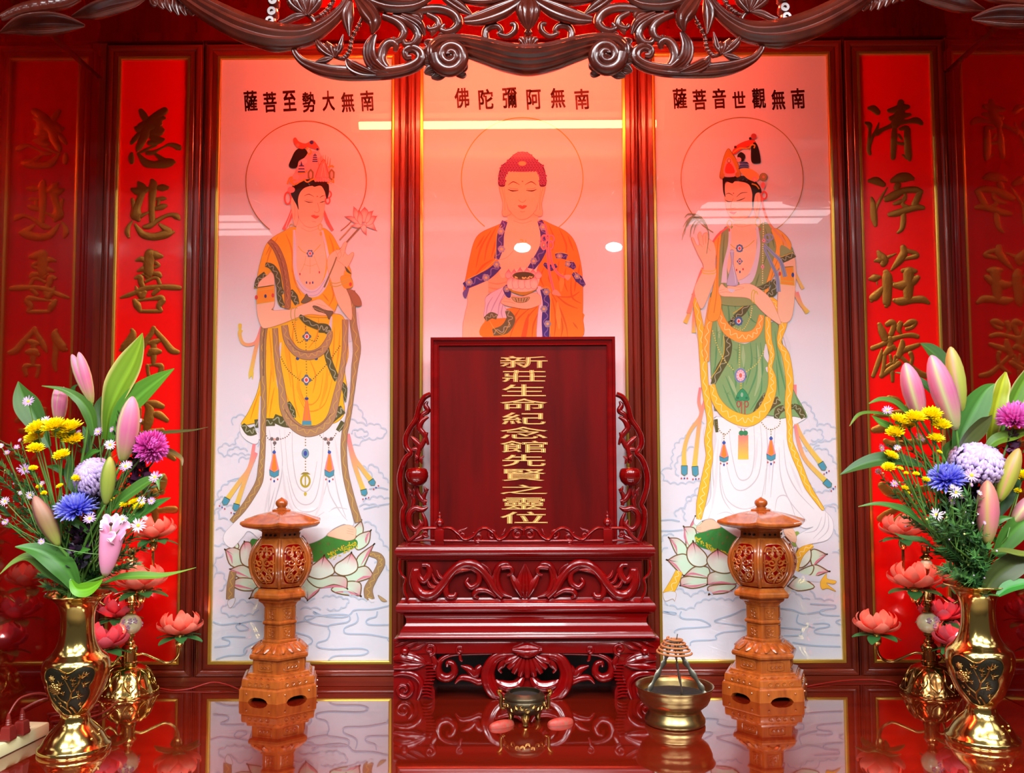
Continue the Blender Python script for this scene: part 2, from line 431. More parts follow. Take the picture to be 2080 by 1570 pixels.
def cloud(a, pts, w=6, col='#b3c2d8', amp=14, n=None):
    """scalloped cloud edge along pts"""
    Q = cr([tuple(float(q) for q in t.split(',')) for t in pts.split()], 8)
    L = [0]
    for i in range(1, len(Q)): L.append(L[-1]+math.hypot(Q[i][0]-Q[i-1][0], Q[i][1]-Q[i-1][1]))
    n = n or max(1, int(L[-1]/48)); out = []; m = n*8
    for i in range(m+1):
        d = L[-1]*i/m; j = 0
        while j < len(L)-2 and L[j+1] < d: j += 1
        q = mix(Q[j], Q[j+1], (d-L[j])/max(1e-6, L[j+1]-L[j])); dx, dy = Q[j+1][0]-Q[j][0], Q[j+1][1]-Q[j][1]; l = math.hypot(dx, dy) or 1
        o = abs(sin(pi*i/8))*amp
        out.append((q[0]+dy/l*o, q[1]-dx/l*o))
    a.line(out, w*1.8, '#d3dae6', k=2); a.line(out, w*0.7, col, k=2)
def glyphs(text, mb, x, y, wpx, hpx, Y, depth, bold=0.02, rot=0.0, mi=0, bh=None):
    """one written character, centred on pixel x, y, wpx by hpx pixels, standing depth proud of plane Y; strokes thickened by bold (bh: for lying strokes)"""
    cu = bpy.data.curves.new('glyph', 'FONT'); cu.body = text; cu.size = 1.0; cu.resolution_u = 3
    o = bpy.data.objects.new('glyph', cu); COL.objects.link(o)
    me = bpy.data.meshes.new_from_object(o.evaluated_get(bpy.context.evaluated_depsgraph_get()))
    vs = [v.co.copy() for v in me.vertices]; fs = [tuple(p.vertices) for p in me.polygons]
    bpy.data.objects.remove(o, do_unlink=True); bpy.data.curves.remove(cu); bpy.data.meshes.remove(me)
    if not vs: return
    bh = bold if bh is None else bh
    cnt = {}
    for f in fs:
        for i in range(len(f)):
            e = (f[i], f[(i+1) % len(f)]); k_ = (min(e), max(e)); cnt[k_] = cnt.get(k_, 0)+1
    V2 = [(v.x, v.y) for v in vs]; F2 = list(fs)
    for (i, j), n in cnt.items():
        if n != 1: continue
        a, b = vs[i], vs[j]; d = b-a; l = d.length
        if l < 1e-6: continue
        d = d/l; nx, ny = -d.y, d.x; w_ = bold*abs(nx)+bh*abs(ny); o_ = len(V2)
        V2 += [(a.x-d.x*w_*.7+nx*w_, a.y-d.y*w_*.7+ny*w_), (a.x-d.x*w_*.7-nx*w_, a.y-d.y*w_*.7-ny*w_), (b.x+d.x*w_*.7-nx*w_, b.y+d.y*w_*.7-ny*w_), (b.x+d.x*w_*.7+nx*w_, b.y+d.y*w_*.7+ny*w_)]
        F2.append((o_, o_+1, o_+2, o_+3))
    x0, x1 = min(v[0] for v in V2), max(v[0] for v in V2); y0, y1 = min(v[1] for v in V2), max(v[1] for v in V2)
    out = []
    for v in V2:
        a = ((v[0]-x0)/(x1-x0)-0.5)*wpx; b = ((v[1]-y0)/(y1-y0)-0.5)*hpx
        a, b = a*cos(rot)-b*sin(rot), a*sin(rot)+b*cos(rot)
        p = at(x+a, y-b, Y); out.append((p.x, Y-depth, p.z))
    mb.add(out, F2, mi)
# ------------------------------------------------------------------ carving: strokes given as (pixel x, pixel y, half width in pixels)
def P3(t):
    return [tuple(float(q) for q in a.split(',')) for a in t.split()] if isinstance(t, str) else list(t)
def blade(mb, t, Y, h=0.6, ribs=0, groove=0.12, n=10, back=0.5, k=5, mi=0, c=None, S=None, cross=0):
    """leaf or moulding lying in the plane Y: domed front with lengthwise ribs, solid back"""
    Q = cr(P3(t), k); m = len(Q); s = 1/ppm(Y); rg = []
    for i, q in enumerate(Q):
        a, b = Q[max(i-1, 0)], Q[min(i+1, m-1)]; dx, dy = b[0]-a[0], b[1]-a[1]; l = math.hypot(dx, dy) or 1
        nx, ny = -dy/l, dx/l; w = max(0.3, q[2]); ring = []
        yc = Y+(q[3]*s if len(q) > 3 else 0)
        xm = (1-0.18*cross*(1+cos(i*2.2))/2) if cross else 1
        for j in range(n+1):
            v = -1+2*j/n; o = h*w*sqrt(max(0, 1-v*v))*xm
            if ribs: o += groove*w*cos(ribs*pi*v)*(1-v*v)
            p = at(q[0]+nx*w*v, q[1]+ny*w*v, Y); ring.append((p.x, yc-o*s, p.z))
        for v in (0.85, -0.85):
            p = at(q[0]+nx*w*v, q[1]+ny*w*v, Y); ring.append((p.x, yc+back*w*s, p.z))
        rg.append(ring)
    mb.rings(rg, mi, True, (True, True), c)
def scroll(mb, t, Y, flat=0.8, n=8, k=5, mi=0, c=None):
    Q = cr(P3(t), k); s = 1/ppm(Y)
    mb.tube([(*at(q[0], q[1], Y)[:1], Y+(q[3]*s if len(q) > 3 else 0), at(q[0], q[1], Y)[2]) for q in Q], [max(0.3, q[2])*s for q in Q], n, mi, c, (0, 1, 0), flat)
def spiral(cx, cy, r0, r1, a0, turns, w0, w1, n=22):
    """spiral from outside (r0, w0) to inside (r1, w1); angles in degrees, y downwards"""
    return [(cx+(r0+(r1-r0)*i/n)*cos(radians(a0+turns*360*i/n)), cy+(r0+(r1-r0)*i/n)*sin(radians(a0+turns*360*i/n)), w0+(w1-w0)*i/n) for i in range(n+1)]
def mirror(t, x0, sl=0.0):
    return [(2*x0-q[0], q[1]-(2*x0-2*q[0])*sl, *q[2:]) for q in P3(t)]
def ball(mb, x, y, r, Y, sz=1.0, n=14, mi=0, dy=0.0):
    p = at(x, y, Y); mb.sphere((p.x, Y+dy, p.z), r/ppm(Y), n, mi, None, sz)
# ================================================================== left painting: standing figure in a yellow robe
SKIN, HAIR, CANV = '#f4c9a8', '#241210', '#e4e2ea'
def canvas_and_glass(t, bg, x0, x1):
    bg.mb.box((x0, -0.008, Z0P), (x1, 0, Z1P), 0, lin(CANV)); bg.build('canvas', t, t.location)
    mb = MB(); mb.box((x0, -0.0160, Z0P), (x1, -0.0150, Z1P)); mb.build('glass_pane', GLASS, t, t.location, smooth=0)
def lettering(t, text, x0, x1, y, sz, col='#5a0a06', dy=0.0):
    mb = MB(); n = len(text)
    for i, ch in enumerate(text):
        glyphs(ch, mb, x0+(x1-x0)*i/(n-1), y+dy*i+(1.5 if i % 2 else -1), sz[0]*(0.94 if ch in '大世' else 1), sz[1]*(0.82 if ch == '世' else 1), -0.0082, 0.0002, 0.022, rot=0.06)
    mb.build('lettering', mat('brown_red_ink', col, 0.5), t, t.location, smooth=0)
def tassel(a, x, y, w=38, h=180):
    a.poly([(x-w*.25, y), (x+w*.25, y), (x+w, y+h*.7), (x, y+h*.82), (x-w, y+h*.7)], '#f0929a', sm=False)
    a.poly([(x-w*.12, y), (x+w*.12, y), (x+w*.6, y+h*.68), (x, y+h*.8), (x-w*.6, y+h*.68)], '#ee8a30', sm=False)
    a.poly([(x-w, y+h*.7), (x, y+h*.82), (x+w, y+h*.7), (x+w*.9, y+h*.95), (x, y+h*1.05), (x-w*.9, y+h*.95)], '#4d9bb4', '#7a6a3a', 3, sm=False)
    a.ell(x, y-8, 12, 12, '#3a5ab0'); a.ell(x, y+h*1.2, 6, 9, '#3a4aa0'); a.ell(x-w*.7, y+h*1.12, 5, 7, '#c84a50'); a.ell(x+w*.7, y+h*1.12, 5, 7, '#c84a50')
def ribbon_tip(a, x0, y0, x1, y1, w=22):
    dx, dy = x1-x0, y1-y0; l = math.hypot(dx, dy); dx, dy = dx/l, dy/l
    a.poly([(x0-dy*w*.6, y0+dx*w*.6), (x0+dy*w*.6, y0-dx*w*.6), (x1+dy*w*.55, y1-dx*w*.55), (x1+dx*14, y1+dy*14), (x1-dy*w*.55, y1+dx*w*.55)], '#4d9bb4', '#7a7a3a', 4, sm=False)
    for q in (-1, 0, 1): a.ell(x1+dx*32-dy*q*20, y1+dy*32+dx*q*20, 5, 6, '#c0505a' if q else '#3a4a9a')
def medal(a, x, y, r, petals=8, c1='#5a6a86', c2='#f0dfe0', c3='#d8483a'):
    for i in range(petals): a.ell(x+r*.62*cos(2*pi*i/petals), y+r*.72*sin(2*pi*i/petals), r*.38, r*.38, c1, 8)
    a.ell(x, y, r*.72, r*.8, c1, 12); a.ell(x, y, r*.5, r*.58, c2, 12); a.ell(x, y, r*.3, r*.38, c3, 10)
def waves(a, rows, col='#9fb4cf'):
    for r in rows: a.line(r, 11, '#cdd7e4'); a.line(r, 4.5, col)

t = framed('framed_painting', 'tall framed painting of the standing figure in a yellow robe holding a pink lotus stem', 'painting', *PX['left'], None)
bg = Art()
bg.frame(420, 600, .29304)      # clouds
for c in ("190,900 200,850 260,840 330,870", "90,1090 120,1040 200,1040 240,960 330,970 360,1050", "90,1090 130,1120 240,1105 320,1120", "230,1160 260,1130 340,1150",
          "1000,770 1050,780 1090,860 1110,900", "1110,905 1180,900 1240,950 1180,985 1080,980 1030,950", "1000,1050 1060,1040 1110,1000", "990,860 1040,880 1110,905",
          "90,1400 110,1340 190,1290 260,1270", "60,1560 70,1500 130,1460 200,1470", "1090,1240 1150,1180 1200,1230 1260,1300", "1090,1430 1180,1400 1280,1420", "1060,1190 1100,1200 1150,1260",
          "1010,960 1050,935 1110,950 1090,975", "150,1100 200,1060 290,1080"):
    cloud(bg, c)
waves(bg, ["150,1290 210,1270 260,1265", "1130,1340 1200,1330 1260,1345", "1090,1480 1190,1455 1280,1440"])
bg.frame(420, 980, .2994)
for c in ("60,150 110,100 80,230 150,250", "70,320 120,320 130,400 60,420", "120,480 60,520 70,600 130,620", "60,640 100,610 130,680 90,730", "1070,270 1130,290 1170,370 1200,420 1240,460",
          "1140,540 1200,560 1240,620 1250,680", "110,880 130,830 200,840 240,800 330,830", "110,880 180,910 330,890 360,860", "640,860 700,850 780,860", "790,780 860,770 960,800 900,850 820,850", "620,800 700,810 740,780",
          "1040,160 1110,150 1170,165", "930,740 1010,780 1090,800"): cloud(bg, c, 6, amp=12)
waves(bg, ["50,940 110,960 210,950 260,965 290,990 230,1000 205,970 240,950 320,935 380,940", "60,1110 150,1100 160,1070 110,1050 170,1040 270,1045",
           "260,1155 265,1120 330,1085 400,1060", "70,1195 150,1170 250,1165 280,1130", "600,950 680,930 750,900 730,870 800,900 920,910 975,890 1010,860 1130,855 1240,830",
           "600,1010 700,1040 720,1080 660,1110", "600,1110 640,1130 690,1110", "830,1200 880,1170 1050,1165 1100,1140 1040,1120 850,1125 760,1110 760,1080 820,1060 840,1010 830,980 850,960 960,940 970,900 900,890 760,900 690,900 670,920 720,950 830,970",
           "1240,960 1120,960 1085,945 1100,920 1150,905 1160,870", "1240,1050 1100,1025 960,1020 935,1000 950,975 1010,950 1030,920 1020,880", "1245,1080 1230,1060 1250,1040"])
bg.frame(420, 230, .31201)      # halo
bg.ring(652, 450, 391, 391, 5.5, '#a8742e', 127, 415)
canvas_and_glass(t, bg, *PX['left'])

a = Art(y0=-0.0090, step=0.4e-5)
# lotus seat
a.frame(420, 980, .2994)
LG, LP = '#d2ecd0', '#e0607e'
for tt in ("195,375 225,430 200,450", "1052,258 1066,320 1040,370 990,330", "1115,325 1100,410 1030,455 1000,400 1040,350"): a.petal(tt, '#e8a0ae', LG, '#7a5a34', 7)
for tt in ("1135,420 1100,500 1060,580 1020,590 1030,500", "133,455 190,440 260,480 290,580 170,560", "1140,635 1080,565 960,610 940,665 1010,675", "168,585 260,560 350,640 250,650 190,620",
           "160,690 230,645 340,660 350,720 250,730", "690,795 650,740 640,680 700,640 770,715", "1045,765 1045,680 950,670 850,720 920,755", "955,715 945,640 820,630 690,640 720,690 780,712 870,690", "300,780 330,720 380,700 400,760"):
    a.petal(tt, '#e29aa6', LG, '#7a5a34', 8)
for l in ("690,790 730,750 772,715", "955,712 870,700 780,715", "1138,636 1070,640 1010,672", "1043,764 960,740 870,740", "165,690 230,700 330,725", "165,590 220,610 290,640", "140,460 170,500 180,550", "1130,425 1095,480 1050,560", "1105,335 1085,380 1085,410"):
    a.line(l, [2, 16, 2], '#dd8296')
a.poly("640,440 740,400 820,350 930,380 1015,385 1020,430 930,470 850,500 800,525 690,540 620,530", '#3f8a34')
a.poly("330,380 300,400 300,480 360,520 400,420", '#3f8a34')
for q in ((770, 410), (830, 415), (870, 455), (780, 470), (720, 450), (930, 430)): a.ell(q[0], q[1], 9, 9, '#5f7a3a', 8, '#7a5a30', 2)
for k in range(90):
    f = rnd.random(); p = mix((830, 505), (1010, 420), f); a.ell(p[0]+rnd.uniform(-14, 22), p[1]+rnd.uniform(-28, 22)-20*sin(f*3)*0, 5, 5, '#d9c21e', 5)
for tt in ("800,495 855,560 870,605 840,630 770,652 700,632 665,590 720,560", "985,475 1022,530 1025,585 980,620 920,628 872,600 880,555 930,520", "262,400 310,420 305,560 245,545 232,460"):
    a.petal(tt, '#e2507a', '#e6f2e2', '#7a5a34', 8)
# scarf tails
SC, SE, SP = '#a8855c', '#7f5f42', '#d3b04e'
a.band("1110,480 1170,500 1185,550 1140,640 1100,720 1110,790", [30, 44, 50, 40, 55, 60], SC, SE, SP)
a.poly("1100,780 1140,800 1120,810", '#e9e6ea'); a.poly("1165,760 1225,800 1190,800", '#c0a070', SE, 2)
a.band("185,600 170,700 165,790", [40, 50, 50], SC, SE, SP); a.poly("150,800 200,780 185,830 160,845", '#e6e4ea', SE, 2)
# white skirt (coordinates of two sketches joined)
a.frame(0, 0, 1)
def BB(t): return [(420+.29304*float(q.split(',')[0]), 600+.29304*float(q.split(',')[1])) for q in t.split()]
def CC(t): return [(420+.2994*float(q.split(',')[0]), 980+.2994*float(q.split(',')[1])) for q in t.split()]
a.poly(BB("405,900 600,885 760,930 920,880 940,980 960,1180")+CC("960,100 985,200 1000,285 960,290 930,282 860,315 800,370 720,408 640,420 420,420 300,330 250,370 180,440 125,400 130,340 210,250")+BB("330,1400 380,1250 395,1050"), '#f0eff2', '#c2c2c8', 1.0)
a.frame(420, 600, .29304)
for l in ("440,930 460,1150 430,1500", "510,930 530,1200 480,1420 440,1560", "545,930 570,1220 620,1400 690,1450 760,1400 800,1200 815,940", "600,910 600,1100 630,1300 690,1360 740,1300 770,1150",
          "560,1250 610,1450 700,1500 790,1450 850,1250", "540,1300 580,1500 700,1560 820,1500", "830,1150 850,1350 930,1500 980,1560", "880,1200 920,1400 970,1540", "480,1330 420,1560", "850,1500 900,1470 980,1480"):
    a.line(l, [2, 9, 3], '#cccbd0')
for l in ("530,1180 560,1400 650,1560", "820,1220 800,1420 740,1560", "460,1250 400,1540", "895,1000 930,1250"): a.line(l, [3, 22, 4], '#e2e1e5')
a.frame(420, 980, .2994)
a.poly("820,352 890,305 960,285 1012,308 1016,345 1005,380 960,392 925,385 870,372", SKIN, '#d89a7a', 2.5)
for l in ("960,310 1000,320", "955,325 1000,335", "955,340 1000,352"): a.line(l, 2.5, '#d89a7a')
# side ribbons
a.frame(420, 600, .29304)
PK, YL = '#ee8790', '#e6cc4e'
for l, w in (("385,220 350,320 300,345 255,330 235,270 245,240", 24), ("380,240 345,380 312,540", 26), ("335,1030 305,1190 235,1290 150,1410", 30), ("350,1090 290,1230 215,1450", 30), ("985,960 1020,1110 1080,1200 1150,1290", 30), ("985,1000 1030,1180 1090,1350", 30)):
    a.line(l, [w*.7, w, w, w*1.15], PK, YL)
a.poly("225,205 250,205 235,265", YL); a.poly("300,530 330,530 325,585 315,560 300,580", YL)
for q in ((150, 1405, 130, 1440), (215, 1445, 205, 1480), (1140, 1280, 1158, 1305), (1090, 1345, 1098, 1375)): ribbon_tip(a, *q, w=36)
# white lining and yellow robe
a.poly("250,880 240,950 290,1010 355,1028 370,960 330,930", '#efeef1', '#b8b8c0', 2)
a.poly("905,930 940,880 965,830 930,820 890,880", '#efeef1')
a.frame(0, 0, 1)
a.poly(BB("410,190 540,170 700,140 870,130 960,170 985,400 962,520 975,640 950,700 958,770 955,830 905,880 830,895 700,905 600,895 480,860 400,870 320,890 245,895 300,800 365,640 395,400"), '#f5c01a', '#b07a20', 1.0)
a.frame(420, 600, .29304)
OR = '#e79a14'
for l in ("560,260 590,500 615,720", "620,440 650,640 690,740 740,755 790,690 812,540", "640,700 690,790 760,800 830,740 880,560", "600,620 620,760 650,850", "890,220 880,420 850,560", "930,240 915,420 890,560",
          "440,250 455,480 425,820", "475,640 455,740 440,850", "375,660 340,760 310,860", "780,160 770,280 710,370", "690,180 690,330", "620,170 600,300 640,380", "520,540 540,640 600,800", "720,450 760,560 740,680", "400,600 380,720", "420,380 400,560"):
    a.line(l, [3, 11, 3], OR)
for l in ("540,240 560,400 590,640", "840,500 830,640 780,800", "450,400 470,600", "660,520 640,640 680,760"): a.line(l, [4, 26, 5], '#f0ab16')
a.trim("255,895 300,945 345,935", [30, 56, 60]); a.trim("340,890 420,880 480,880", [56, 56, 50]); a.trim("470,850 540,880 600,890", [60, 66, 60])
a.trim("860,870 905,820 950,790", [50, 70, 60]); a.trim("912,940 955,880", [30, 50]); a.trim("570,740 600,800 610,850", [26, 40, 30])
a.trim("830,350 850,450 895,560 910,590", [40, 46, 46, 40]); a.trim("940,610 960,650 965,740", [30, 40, 10])
# sash beads and jewels
for l in ("690,200 697,540", "697,640 697,710", "690,980 690,1060", "690,1130 690,1210"): a.beads(l, 5, '#9a7a30', 20)
for l in ("600,190 620,260 640,330 680,310", "720,310 760,320 780,280", "520,430 570,520 650,590", "735,590 800,520 860,450 930,350", "415,960 440,1000 500,1000 560,980 590,940", "780,960 820,1000 870,1000 905,950", "475,1040 475,1080", "850,1040 850,1080"): a.beads(l, 4.5, '#6a5a30', 16)
for l in ("620,150 625,330", "760,320 762,430"): a.beads(l, 4, '#c8a040', 14)
medal(a, 699, 288, 32, 4); medal(a, 696, 588, 36, 4); a.ell(635, 440, 12, 12, '#34509a'); a.ell(764, 440, 12, 12, '#34509a')
a.poly("690,725 706,725 730,880 732,900 666,900 668,880", '#ea7a50', sm=False); a.poly("694,725 702,725 716,890 682,890", '#e8882e', sm=False); a.poly("668,870 730,870 732,900 666,900", '#4d9bb4', sm=False); a.ell(698, 717, 14, 10, '#3a3f8a')
for x in (477, 848):
    for q in ((-20, -10), (20, -10), (0, 18)): a.ell(x+q[0], 1005+q[1], 13, 13, '#7a6a68', 8)
    a.ell(x, 998, 9, 9, '#e8b0a0', 8)
tassel(a, 474, 1095, 34, 160); tassel(a, 855, 1095, 34, 160)
a.ell(689, 1095, 24, 32, '#78a6b8', 14, '#5a7a8a', 3); a.ell(689, 1095, 12, 18, '#3a4fa8')
a.ring(689, 1285, 30, 40, 13, '#b4a52a'); a.line("689,1250 689,1325", 8, '#b4a52a'); a.poly("655,1240 675,1225 705,1225 725,1240", '#9a8a3a', sm=False); a.ell(689, 1375, 10, 14, '#c8b838')
# long scarf loops, lining first
for l in ("470,110 425,190 400,230", "520,330 500,560 530,700 560,850", "870,150 855,260 830,330", "985,130 1000,320", "1050,120 1050,360", "380,700 375,1000", "920,600 905,760", "1000,600 1010,700"): a.line(l, [10, 30, 14], '#d9d2e0')
a.band("470,105 420,170 398,300 395,500 402,700 398,900 395,1060 385,1180 370,1290 310,1400 255,1480 180,1565", [44, 42, 40, 36, 36, 34, 34, 40, 44, 42, 40, 30], SC, SE, SP)
a.band("545,210 565,310 630,395 720,418 800,385 850,310 862,250", [40, 46, 56, 60, 54, 40, 24], '#b08a66', SE, SP)
a.band("480,230 495,450 525,640 545,790 600,890 690,945 790,925 865,850 905,700 935,560 960,380 965,170", [34, 36, 42, 56, 62, 66, 62, 56, 46, 36, 34, 40], '#b08a66', SE, SP)
a.band("1010,-30 1018,180 1045,360 1030,500 1010,700 985,850 955,1000 962,1200 1000,1380 1055,1570", [40, 44, 50, 40, 24, 30, 38, 38, 42, 46], SC, SE, SP)
a.line("420,170 400,320 400,560", 8, '#7f5f42'); a.line("545,790 600,870 690,920 790,900 865,820", 7, '#8a6850'); a.line("570,310 630,380 720,398 800,370", 7, '#8a6850')
# ---- upper body
a.frame(420, 230, .31201)
a.line("575,600 545,690 505,765", [20, 26, 22], '#ea7066'); a.line("768,640 790,710 825,770", [10, 24, 18], '#ea7066'); a.line("560,640 520,750", 5, '#f6c8c0')
a.ring(533, 560, 20, 38, 11, '#e8665c'); a.ring(797, 535, 18, 22, 9, '#e8665c'); a.ring(792, 575, 14, 20, 9, '#e8665c')
a.poly("575,745 510,772 435,815 388,870 352,985 332,1090 318,1145 400,1080 460,1080 470,1240 545,1280 620,1320 800,1330 860,1240 905,1140 945,1050 910,960 862,870 815,790 755,752 660,775", '#f4b31c', '#b87820', 2.5)
for l in ("470,810 420,900 390,1010", "520,790 560,900 560,1040", "800,800 830,900 800,1000", "440,830 390,930", "560,1000 580,1100 620,1190", "850,880 870,980", "790,1060 830,1180 800,1260", "760,1180 800,1230", "700,1230 640,1190"): a.line(l, [3, 12, 3], '#e0901a')
a.poly("592,738 585,860 584,1000 605,1090 640,1138 690,1156 735,1132 770,1060 782,960 766,850 748,748 660,780", SKIN)
for l in ("575,765 578,900 580,1010 605,1105 660,1170 720,1172 775,1110 800,1010 785,890 758,768", ): a.line(l, [14, 20, 22, 26, 44, 50, 36, 20, 16, 12], '#dcd2e2')
for l in ("590,1090 650,1160 720,1160 775,1090", "585,1120 650,1185 730,1180 790,1090"): a.line(l, 3, '#b8aac4')
# necklace
a.line("600,870 630,905 680,920 720,890 745,860", 5, '#d6b04a'); medal(a, 678, 918, 24, 6, '#6a6ea0')
for l in ("650,940 640,990 615,1040", "678,945 678,1050", "705,940 725,990 740,1030", "640,990 680,1000 720,985"): a.beads(l, 3, '#c8a860', 9)
for q in ((612, 1052, '#c84a50'), (738, 1040, '#c84a50'), (655, 1107, '#4a4a9a'), (677, 1110, '#c84a50'), (695, 1107, '#4a4a9a')): a.ell(q[0], q[1], 5, 9, q[2], 8)
# neck, head
a.poly("605,690 598,770 660,792 745,772 748,720", SKIN)
for l in ("620,750 670,775 735,755", "630,735 680,752 730,738"): a.line(l, 2.5, '#dc9c7c')
a.poly("553,575 573,548 592,568 600,640 598,715 578,738 562,665", SKIN, '#d8987a', 2.5); a.line("570,580 580,640 575,700", 2.5, '#d8987a')
a.poly("600,560 597,640 612,700 655,742 705,746 748,718 768,650 774,570 772,495 740,465 690,470 640,475 605,510", SKIN, '#d8987a', 2)
a.poly("550,505 578,468 620,445 690,436 762,446 797,468 800,525 786,566 774,520 748,480 706,486 690,480 645,492 614,522 600,570 604,635 588,600 562,552", HAIR)
a.line("640,545 670,534 703,550", [2, 5, 2], '#6a3a28'); a.line("740,558 756,546 772,544", [2, 5, 2], '#6a3a28')
a.line("640,576 668,586 698,586", [2, 6, 2], '#3a1a14'); a.line("740,589 758,584 778,578", [2, 6, 2], '#3a1a14'); a.line("650,568 675,576 695,576", 2, '#a86a50')
a.line("726,590 738,640 722,652 704,646", 3, '#cf8a68'); a.poly("684,675 704,668 714,673 738,675 714,693", '#d8604e'); a.line("690,710 715,714", 2.5, '#cf8a68'); a.ell(725, 548, 4, 4, '#c84a3a', 8)
# crown
a.poly("545,440 575,400 600,340 640,290 700,255 745,275 770,320 830,400 825,440 760,445 690,430 640,440 560,470", '#f0aab0')
a.poly("718,440 730,370 766,308 788,370 800,440", '#f09a98', '#d85848', 5); a.line("766,330 750,420", 4, '#f6c4c0'); a.line("766,330 780,420", 4, '#f6c4c0')
for i in range(6): a.line([(735+i*14, 330-abs(i-2.5)*-8), (730+i*16, 275+abs(i-2.5)*10)], [6, 2], '#ec8a5a')
for i in range(6): a.ell(715+i*16, 440, 11, 14, '#f4a0a8', 8, '#d86a70', 2)
for x in (682, 818): a.poly([(x, 368), (x+20, 390), (x+18, 430), (x, 446), (x-20, 428), (x-20, 390)], '#8a7a52', sm=False); a.ell(x, 408, 9, 24, '#f0b0b0', 10)
GD = '#e0a838'
for l in ("530,470 545,430 565,425 550,450 580,470 610,455 650,435", "575,480 560,450 590,440", "640,440 660,455 690,440 715,435", "790,465 810,450 830,460 825,430", "620,235 640,222 665,232 650,250 670,275 685,262 675,240", "795,360 820,350 830,360", "600,400 640,395 660,380"): a.line(l, 9, GD)
a.ell(556, 505, 24, 20, '#f6a8b0'); a.ell(585, 420, 22, 20, '#f4b8bc'); a.ell(640, 320, 20, 18, '#f8c0c8'); a.ell(730, 280, 18, 18, '#f8c0c8')
a.poly("540,348 556,305 585,250 630,232 662,262 640,298 606,318 594,358 562,366", '#20100e')
a.poly("570,178 584,168 606,194 650,206 692,186 722,212 738,246 700,238 662,226 630,240 596,230 576,206", '#e0604a', '#b84030', 2.5); a.ell(598, 215, 11, 11, '#f0886a')
a.ell(688, 198, 13, 13, '#3a3478'); a.ell(726, 242, 8, 8, '#3a2a68')
for (x, y, s_) in ((710, 300, 1), (622, 368, 1.5)):
    for k in range(4 if s_ == 1 else 3): a.poly([(x-(10+k*2)*s_, y+k*13*s_-22), (x+(10+k*2)*s_, y+k*13*s_-22), (x+(13+k*2)*s_, y+k*13*s_-14), (x-(13+k*2)*s_, y+k*13*s_-14)], '#3a3f86', sm=False)
    a.poly([(x-5*s_, y-22), (x, y-34*s_), (x+5*s_, y-22)], '#3a3f86', sm=False)
a.ring(558, 745, 14, 18, 5, '#cdb45a'); a.ring(743, 748, 12, 20, 5, '#cdb45a'); a.ell(748, 790, 8, 14, '#d8b050')
# raised hand with lotus
a.line("770,1138 828,1000 850,925 910,850 1010,738", 10, '#8a744c'); a.line("950,738 915,780 868,830", 7, '#b89a60')
LO = '#f4b0aa'
for tt in ("908,680 945,678 985,700 1010,738 960,715", "1106,768 1080,712 1045,705 1030,735", "1042,796 1015,770 1010,735 1040,740", "945,740 985,722 1020,735 985,752", "962,618 985,640 1005,700 985,710 960,668", "1032,620 1055,650 1040,710 1010,705 1008,650", "1108,678 1075,680 1040,735 1080,725", "1085,645 1055,655 1035,715 1060,710", "998,640 1018,680 1010,735 985,700"):
    a.petal(tt, '#e6565e', '#f8cfc6', '#d0605e', 2.5)
a.poly("788,985 800,935 842,898 872,892 900,846 916,852 905,905 925,930 948,912 962,922 935,985 898,1045 905,1085 884,1095 918,1160 944,1240 948,1345 915,1325 862,1250 832,1165 820,1110 800,1055", SKIN, '#d8987a', 2.5)
for l in ("842,898 860,940 850,960", "872,892 880,930 865,955", "905,905 890,940", "850,960 900,1000 898,1040", "885,890 855,925"): a.line(l, 2.5, '#d8987a')
a.line("768,1138 826,1005 850,940", 9, '#8a744c')
a.poly("876,1072 935,1062 955,1130 900,1142", '#f2a832', '#c89a30', 3); a.ell(940, 1118, 9, 13, '#d84a4a')
for l in ("800,1102 850,1112 935,1078", "802,1122 850,1132 930,1098"): a.line(l, 7, '#c8b050')
a.poly("905,1000 945,1050 915,1035", '#59582f'); a.poly("918,1150 960,1160 1000,1205 1010,1255 965,1255 940,1200", '#a8724e', SE, 2.5)
# left arm
a.trim("388,990 430,1005 465,1060 480,1140 505,1180", [26, 40, 44, 40, 20]); a.trim("325,1140 345,1090 392,1055", [20, 40, 46])
a.poly("400,1060 425,1040 446,1080 446,1245 430,1285 500,1285 560,1280 600,1262 680,1232 742,1216 790,1252 832,1290 820,1312 760,1320 680,1312 600,1332 500,1372 400,1402 362,1390 336,1310 332,1200 346,1110", SKIN, '#d8987a', 2.5)
for l in ("700,1255 760,1270 800,1300", "720,1245 780,1262", "690,1275 740,1300"): a.line(l, 2.5, '#d8987a')
a.poly("336,1140 444,1124 448,1228 332,1246", '#f0a02c', '#d8b848', 5, sm=False); a.line("338,1160 445,1145", 4, '#d8c050'); a.ell(330, 1203, 10, 15, '#d84a44'); a.ell(389, 1195, 8, 12, '#3a3a80'); a.ell(437, 1190, 9, 14, '#d84a44')
for x in (565, 590): a.ring(x, 1310, 12, 40, 5, '#bdae4c', 60, 300)
a.poly("620,1235 640,1205 655,1180 668,1200 690,1215 650,1240", '#7a6a4a', '#4a3a28', 2.5); a.poly("695,1262 720,1260 775,1285 828,1295 815,1320 800,1345 780,1310 720,1290", '#7a6448', '#4a3a28', 2.5)
a.line("700,1270 770,1300", 4, '#b89a60')
a.trim("548,1160 575,1200 595,1250", [36, 50, 30]); a.trim("610,1320 660,1360 735,1395", [20, 44, 40]); a.trim("735,1400 780,1405 800,1430", [60, 60, 40]); a.trim("470,1120 480,1200 500,1260", [20, 36, 30])
a.band("412,835 458,885 498,980 520,1080 532,1170 532,1275", [28, 40, 42, 40, 40, 34], '#a8704a', SE, '#c08a50'); a.line("430,850 480,940 510,1060 525,1200", 4, '#7a4a30')
a.build('painted_figure', t, t.location)
